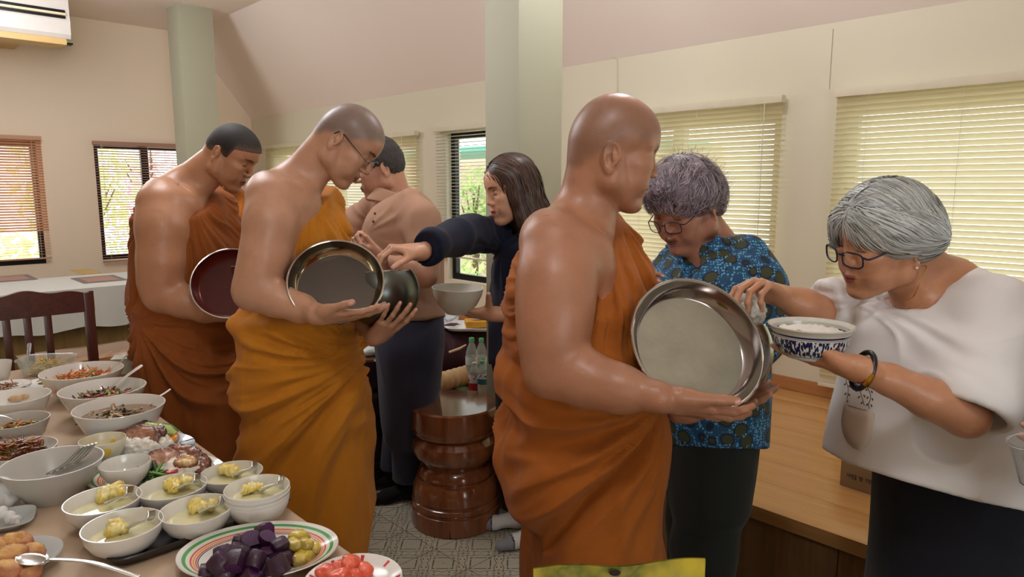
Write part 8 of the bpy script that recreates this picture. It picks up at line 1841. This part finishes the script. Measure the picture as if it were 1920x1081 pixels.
# yellow plastic chair beyond the woman in white
def yellow_chair():
    m = mat('yellow_plastic', (206, 170, 60), 0.35); c = P(1750, 800, 2.6); e = empty('plastic_chair', [c[0], c[1], PLZ], 'yellow plastic chair hidden behind the woman in white, edges showing', 'chair')
    xl, xr = P(1577, 800, 2.60)[0], P(1577, 800, 2.60)[0] + 0.42; zt_ = P(1577, 728, 2.60)[2]; 
    for nm, x in (('back_post', xl), ('back_post', xr)):
        mb = MB(); mb.tube([(x, 2.60, PLZ + 0.30), (x, 2.60, zt_)], 0.010, 10); mb.build(nm, m, e)
        mb = MB(); mb.tube([(x, 2.60, PLZ + 0.002), (x, 2.60, PLZ + 0.28)], 0.012, 8); mb.build('leg', m, e); mb = MB(); mb.tube([(x + 0.2, 2.90, PLZ + 0.002), (x + 0.2, 2.90, PLZ + 0.28)], 0.012, 8); mb.build('leg', m, e)
    mb = MB(); V_ = [(xl, 2.6, PLZ + 0.28), (xr, 2.6, PLZ + 0.28), (xr + 0.2, 2.92, PLZ + 0.28), (xl + 0.2, 2.92, PLZ + 0.28)]; mb.add(V_ + [(a_, b_, PLZ + 0.30) for a_, b_, _c in V_], [(3, 2, 1, 0), (4, 5, 6, 7), (0, 1, 5, 4), (1, 2, 6, 5), (2, 3, 7, 6), (3, 0, 4, 7)]); mb.build('seat', m, e, smooth=False)
    mb = MB(); mb.tube([(xl, 2.60, zt_), (xr, 2.60, zt_)], 0.010, 8); mb.build('top_rail', m, e)
yellow_chair()
# ------------------------------------------------------------------ far dining set
def far_table():
    p = PZ(172, 539, TZ); a0 = rcoord(p)[0]; br = rcoord(PZ(300, 522, TZ))[1]; e = empty('dining_table', RM(a0 + 0.4, br - 1.2, 0), 'dining table with white cloth by the end wall', 'table'); a1 = a0 + 0.85; b0 = br - 2.3
    mc = clothmat('white_tablecloth', (206, 208, 202), 0.8, 0.1, 10, var=0.05); mb = MB(); rbox(mb, a0, a1, b0, br, TZ - 0.004, TZ, 0); mb.build('cloth_top', mc, e, smooth=False)
    V = []; F_ = []; N = 90
    for i in range(N + 1):
        b = b0 + (br - b0) * i / N
        for k in range(5):
            z = TZ - 0.002 - k * 0.07 - (0.012 * sin(i * 0.35) if k == 4 else 0); V.append(RM(a0 - 0.002 - (0.006 + 0.008 * sin(i * 0.8)) * (k / 4), b, z))
    F_ = [(i * 5 + k, (i + 1) * 5 + k, (i + 1) * 5 + k + 1, i * 5 + k + 1) for i in range(N) for k in range(4)]; link('cloth_drop', mesh(V, F_), mc, e)
    V = []; N = 30
    for i in range(N + 1):
        a = a0 + (a1 - a0) * i / N
        for k in range(5): V.append(RM(a, br + 0.002 + (0.006 + 0.008 * sin(i * 0.8)) * (k / 4), TZ - 0.002 - k * 0.07))
    F_ = [(i * 5 + k, (i + 1) * 5 + k, (i + 1) * 5 + k + 1, i * 5 + k + 1) for i in range(N) for k in range(4)]; link('cloth_side', mesh(V, F_), mc, e)
    mw = wood('cabinet_wood', (140, 112, 60), (112, 86, 44), 2, 0.5); mb = MB(); rbox(mb, a0 + 0.10, a1 - 0.10, b0 + 0.15, br - 0.10, 0, TZ - 0.006, 0.004); mb.build('pedestal', mw, e)
    mi = clothmat('rose_mat', (170, 130, 116), 0.7, 0.1); mo = clothmat('grey_mat', (120, 108, 108), 0.7, 0.1)
    placemat(PZ(186, 523, TZ + 0.001), 0.30, 0.42, YAW, 'grey-bordered rose placemat on the white far table, beside the robe', mi, mo, TZ); placemat(PZ(18, 522, TZ + 0.001), 0.30, 0.42, YAW, 'grey-bordered placemat on the white far table at the left edge', mi, mo, TZ)
    placemat(PZ(160, 509, TZ + 0.001), 0.14, 0.42, YAW, 'mustard placemat at the back of the white far table', clothmat('mustard_mat', (196, 166, 96), 0.7, 0.1), clothmat('mustard_mat', (196, 166, 96)), TZ)
far_table()
def chair(ref, w, lab, rz=0.0, back_h=1.0, name='dining_chair', sc=1.0):
    m = wood('dark_chair_wood', (88, 42, 30), (54, 24, 18), 2, 0.3, 1.0, 0.2); m2 = wood('dark_chair_rail', (88, 42, 30), (54, 24, 18), 1, 0.3, 1.0, 0.2)
    e = empty(name, ref, lab, 'chair', None, rz)       # local: x = along back, y = towards seat
    def bx(n, c, d, mm=m, bev=0.004): mb = MB(); mb.box((0, 0, 0), d, bev=bev); mb.build(n, mm, e, loc=c)
    for s in (-1, 1):
        bx('stile', (s * (w / 2 - 0.02), 0, (back_h - 0.03) / 2), (0.038, 0.03, back_h - 0.03)); bx('leg', (s * (w / 2 - 0.03), 0.40, 0.215), (0.036, 0.036, 0.43))
    n = 40; V = []; z0 = back_h - 0.115
    for i in range(n + 1):
        t = i / n * 2 - 1; h = 0.085 + 0.022 * (0.5 + 0.5 * cos(t * pi)) + (0.006 * cos(t * 3 * pi)); h += 0.010 * (abs(t) > 0.93)
        for y in (-0.012, 0.012): V += [(t * w / 2, y, z0), (t * w / 2, y, z0 + h)]
    F_ = []
    for i in range(n): a = i * 4; b = a + 4; F_ += [(a, b, b + 1, a + 1), (a + 2, a + 3, b + 3, b + 2), (a + 1, b + 1, b + 3, a + 3), (a, a + 2, b + 2, b)]
    F_ += [(0, 1, 3, 2), (n * 4, n * 4 + 2, n * 4 + 3, n * 4 + 1)]; link('top_rail', mesh(V, F_, auto=40), m2, e, loc=(0, 0, 0))
    for k in range(4): bx('slat', ((k - 1.5) * w * 0.145 - 0.035, 0, (0.47 + z0) / 2), (0.028, 0.014, z0 - 0.47))
    bx('lower_rail', (0, 0, 0.50), (w - 0.06, 0.02, 0.05), m2); bx('seat', (0, 0.21, 0.445), (w, 0.44, 0.03), m2, 0.008)
    return e
pr_ = P(168, 536, 3.02); top = pr_[2]; ar, brr, _ = rcoord(pr_); w_ = 0.50
ctr = RM(ar, brr - w_ / 2 + 0.01, 0); chair([ctr[0], ctr[1], 0], w_, 'dark brown slatted wooden chair behind the far end of the serving table', YAW, top + 0.005)
# low bench with glossy top behind the chair
def bench():
    a, b, _ = rcoord(PZ(235, 650, 0.44)); m = wood('bench_top_wood', (176, 130, 92), (140, 96, 64), 1, 0.12, 1.0, 0.5); e = empty('low_bench', RM(a, b - 0.3, 0), 'low dark bench with glossy brown top beside the buzz-cut monk', 'bench'); mb = MB(); rbox(mb, a - 0.22, a + 0.22, b - 0.55, b + 0.45, 0.41, 0.44, 0.004); mb.build('seat', m, e)
    md = wood('bench_dark', (46, 26, 20), (28, 16, 12), 1, 0.4); mb = MB(); rbox(mb, a - 0.20, a + 0.20, b - 0.53, b + 0.43, 0.32, 0.409, 0.003); mb.build('apron', md, e)
    for (da, db) in ((-0.18, -0.5), (0.18, -0.5), (-0.18, 0.4), (0.18, 0.4)): mb = MB(); rbox(mb, a + da - 0.025, a + da + 0.025, b + db - 0.025, b + db + 0.025, 0, 0.319, 0.002); mb.build('leg', md, e)
bench()
# wooden post of another chair at the far left edge
c_ = P(-8, 489, 6.3); ch = RM(rcoord(c_)[0], rcoord(c_)[1] - 0.235, 0); chair([ch[0], ch[1], 0], 0.46, 'second slatted wooden chair at the far table, cut by the left edge', YAW, 0.96)
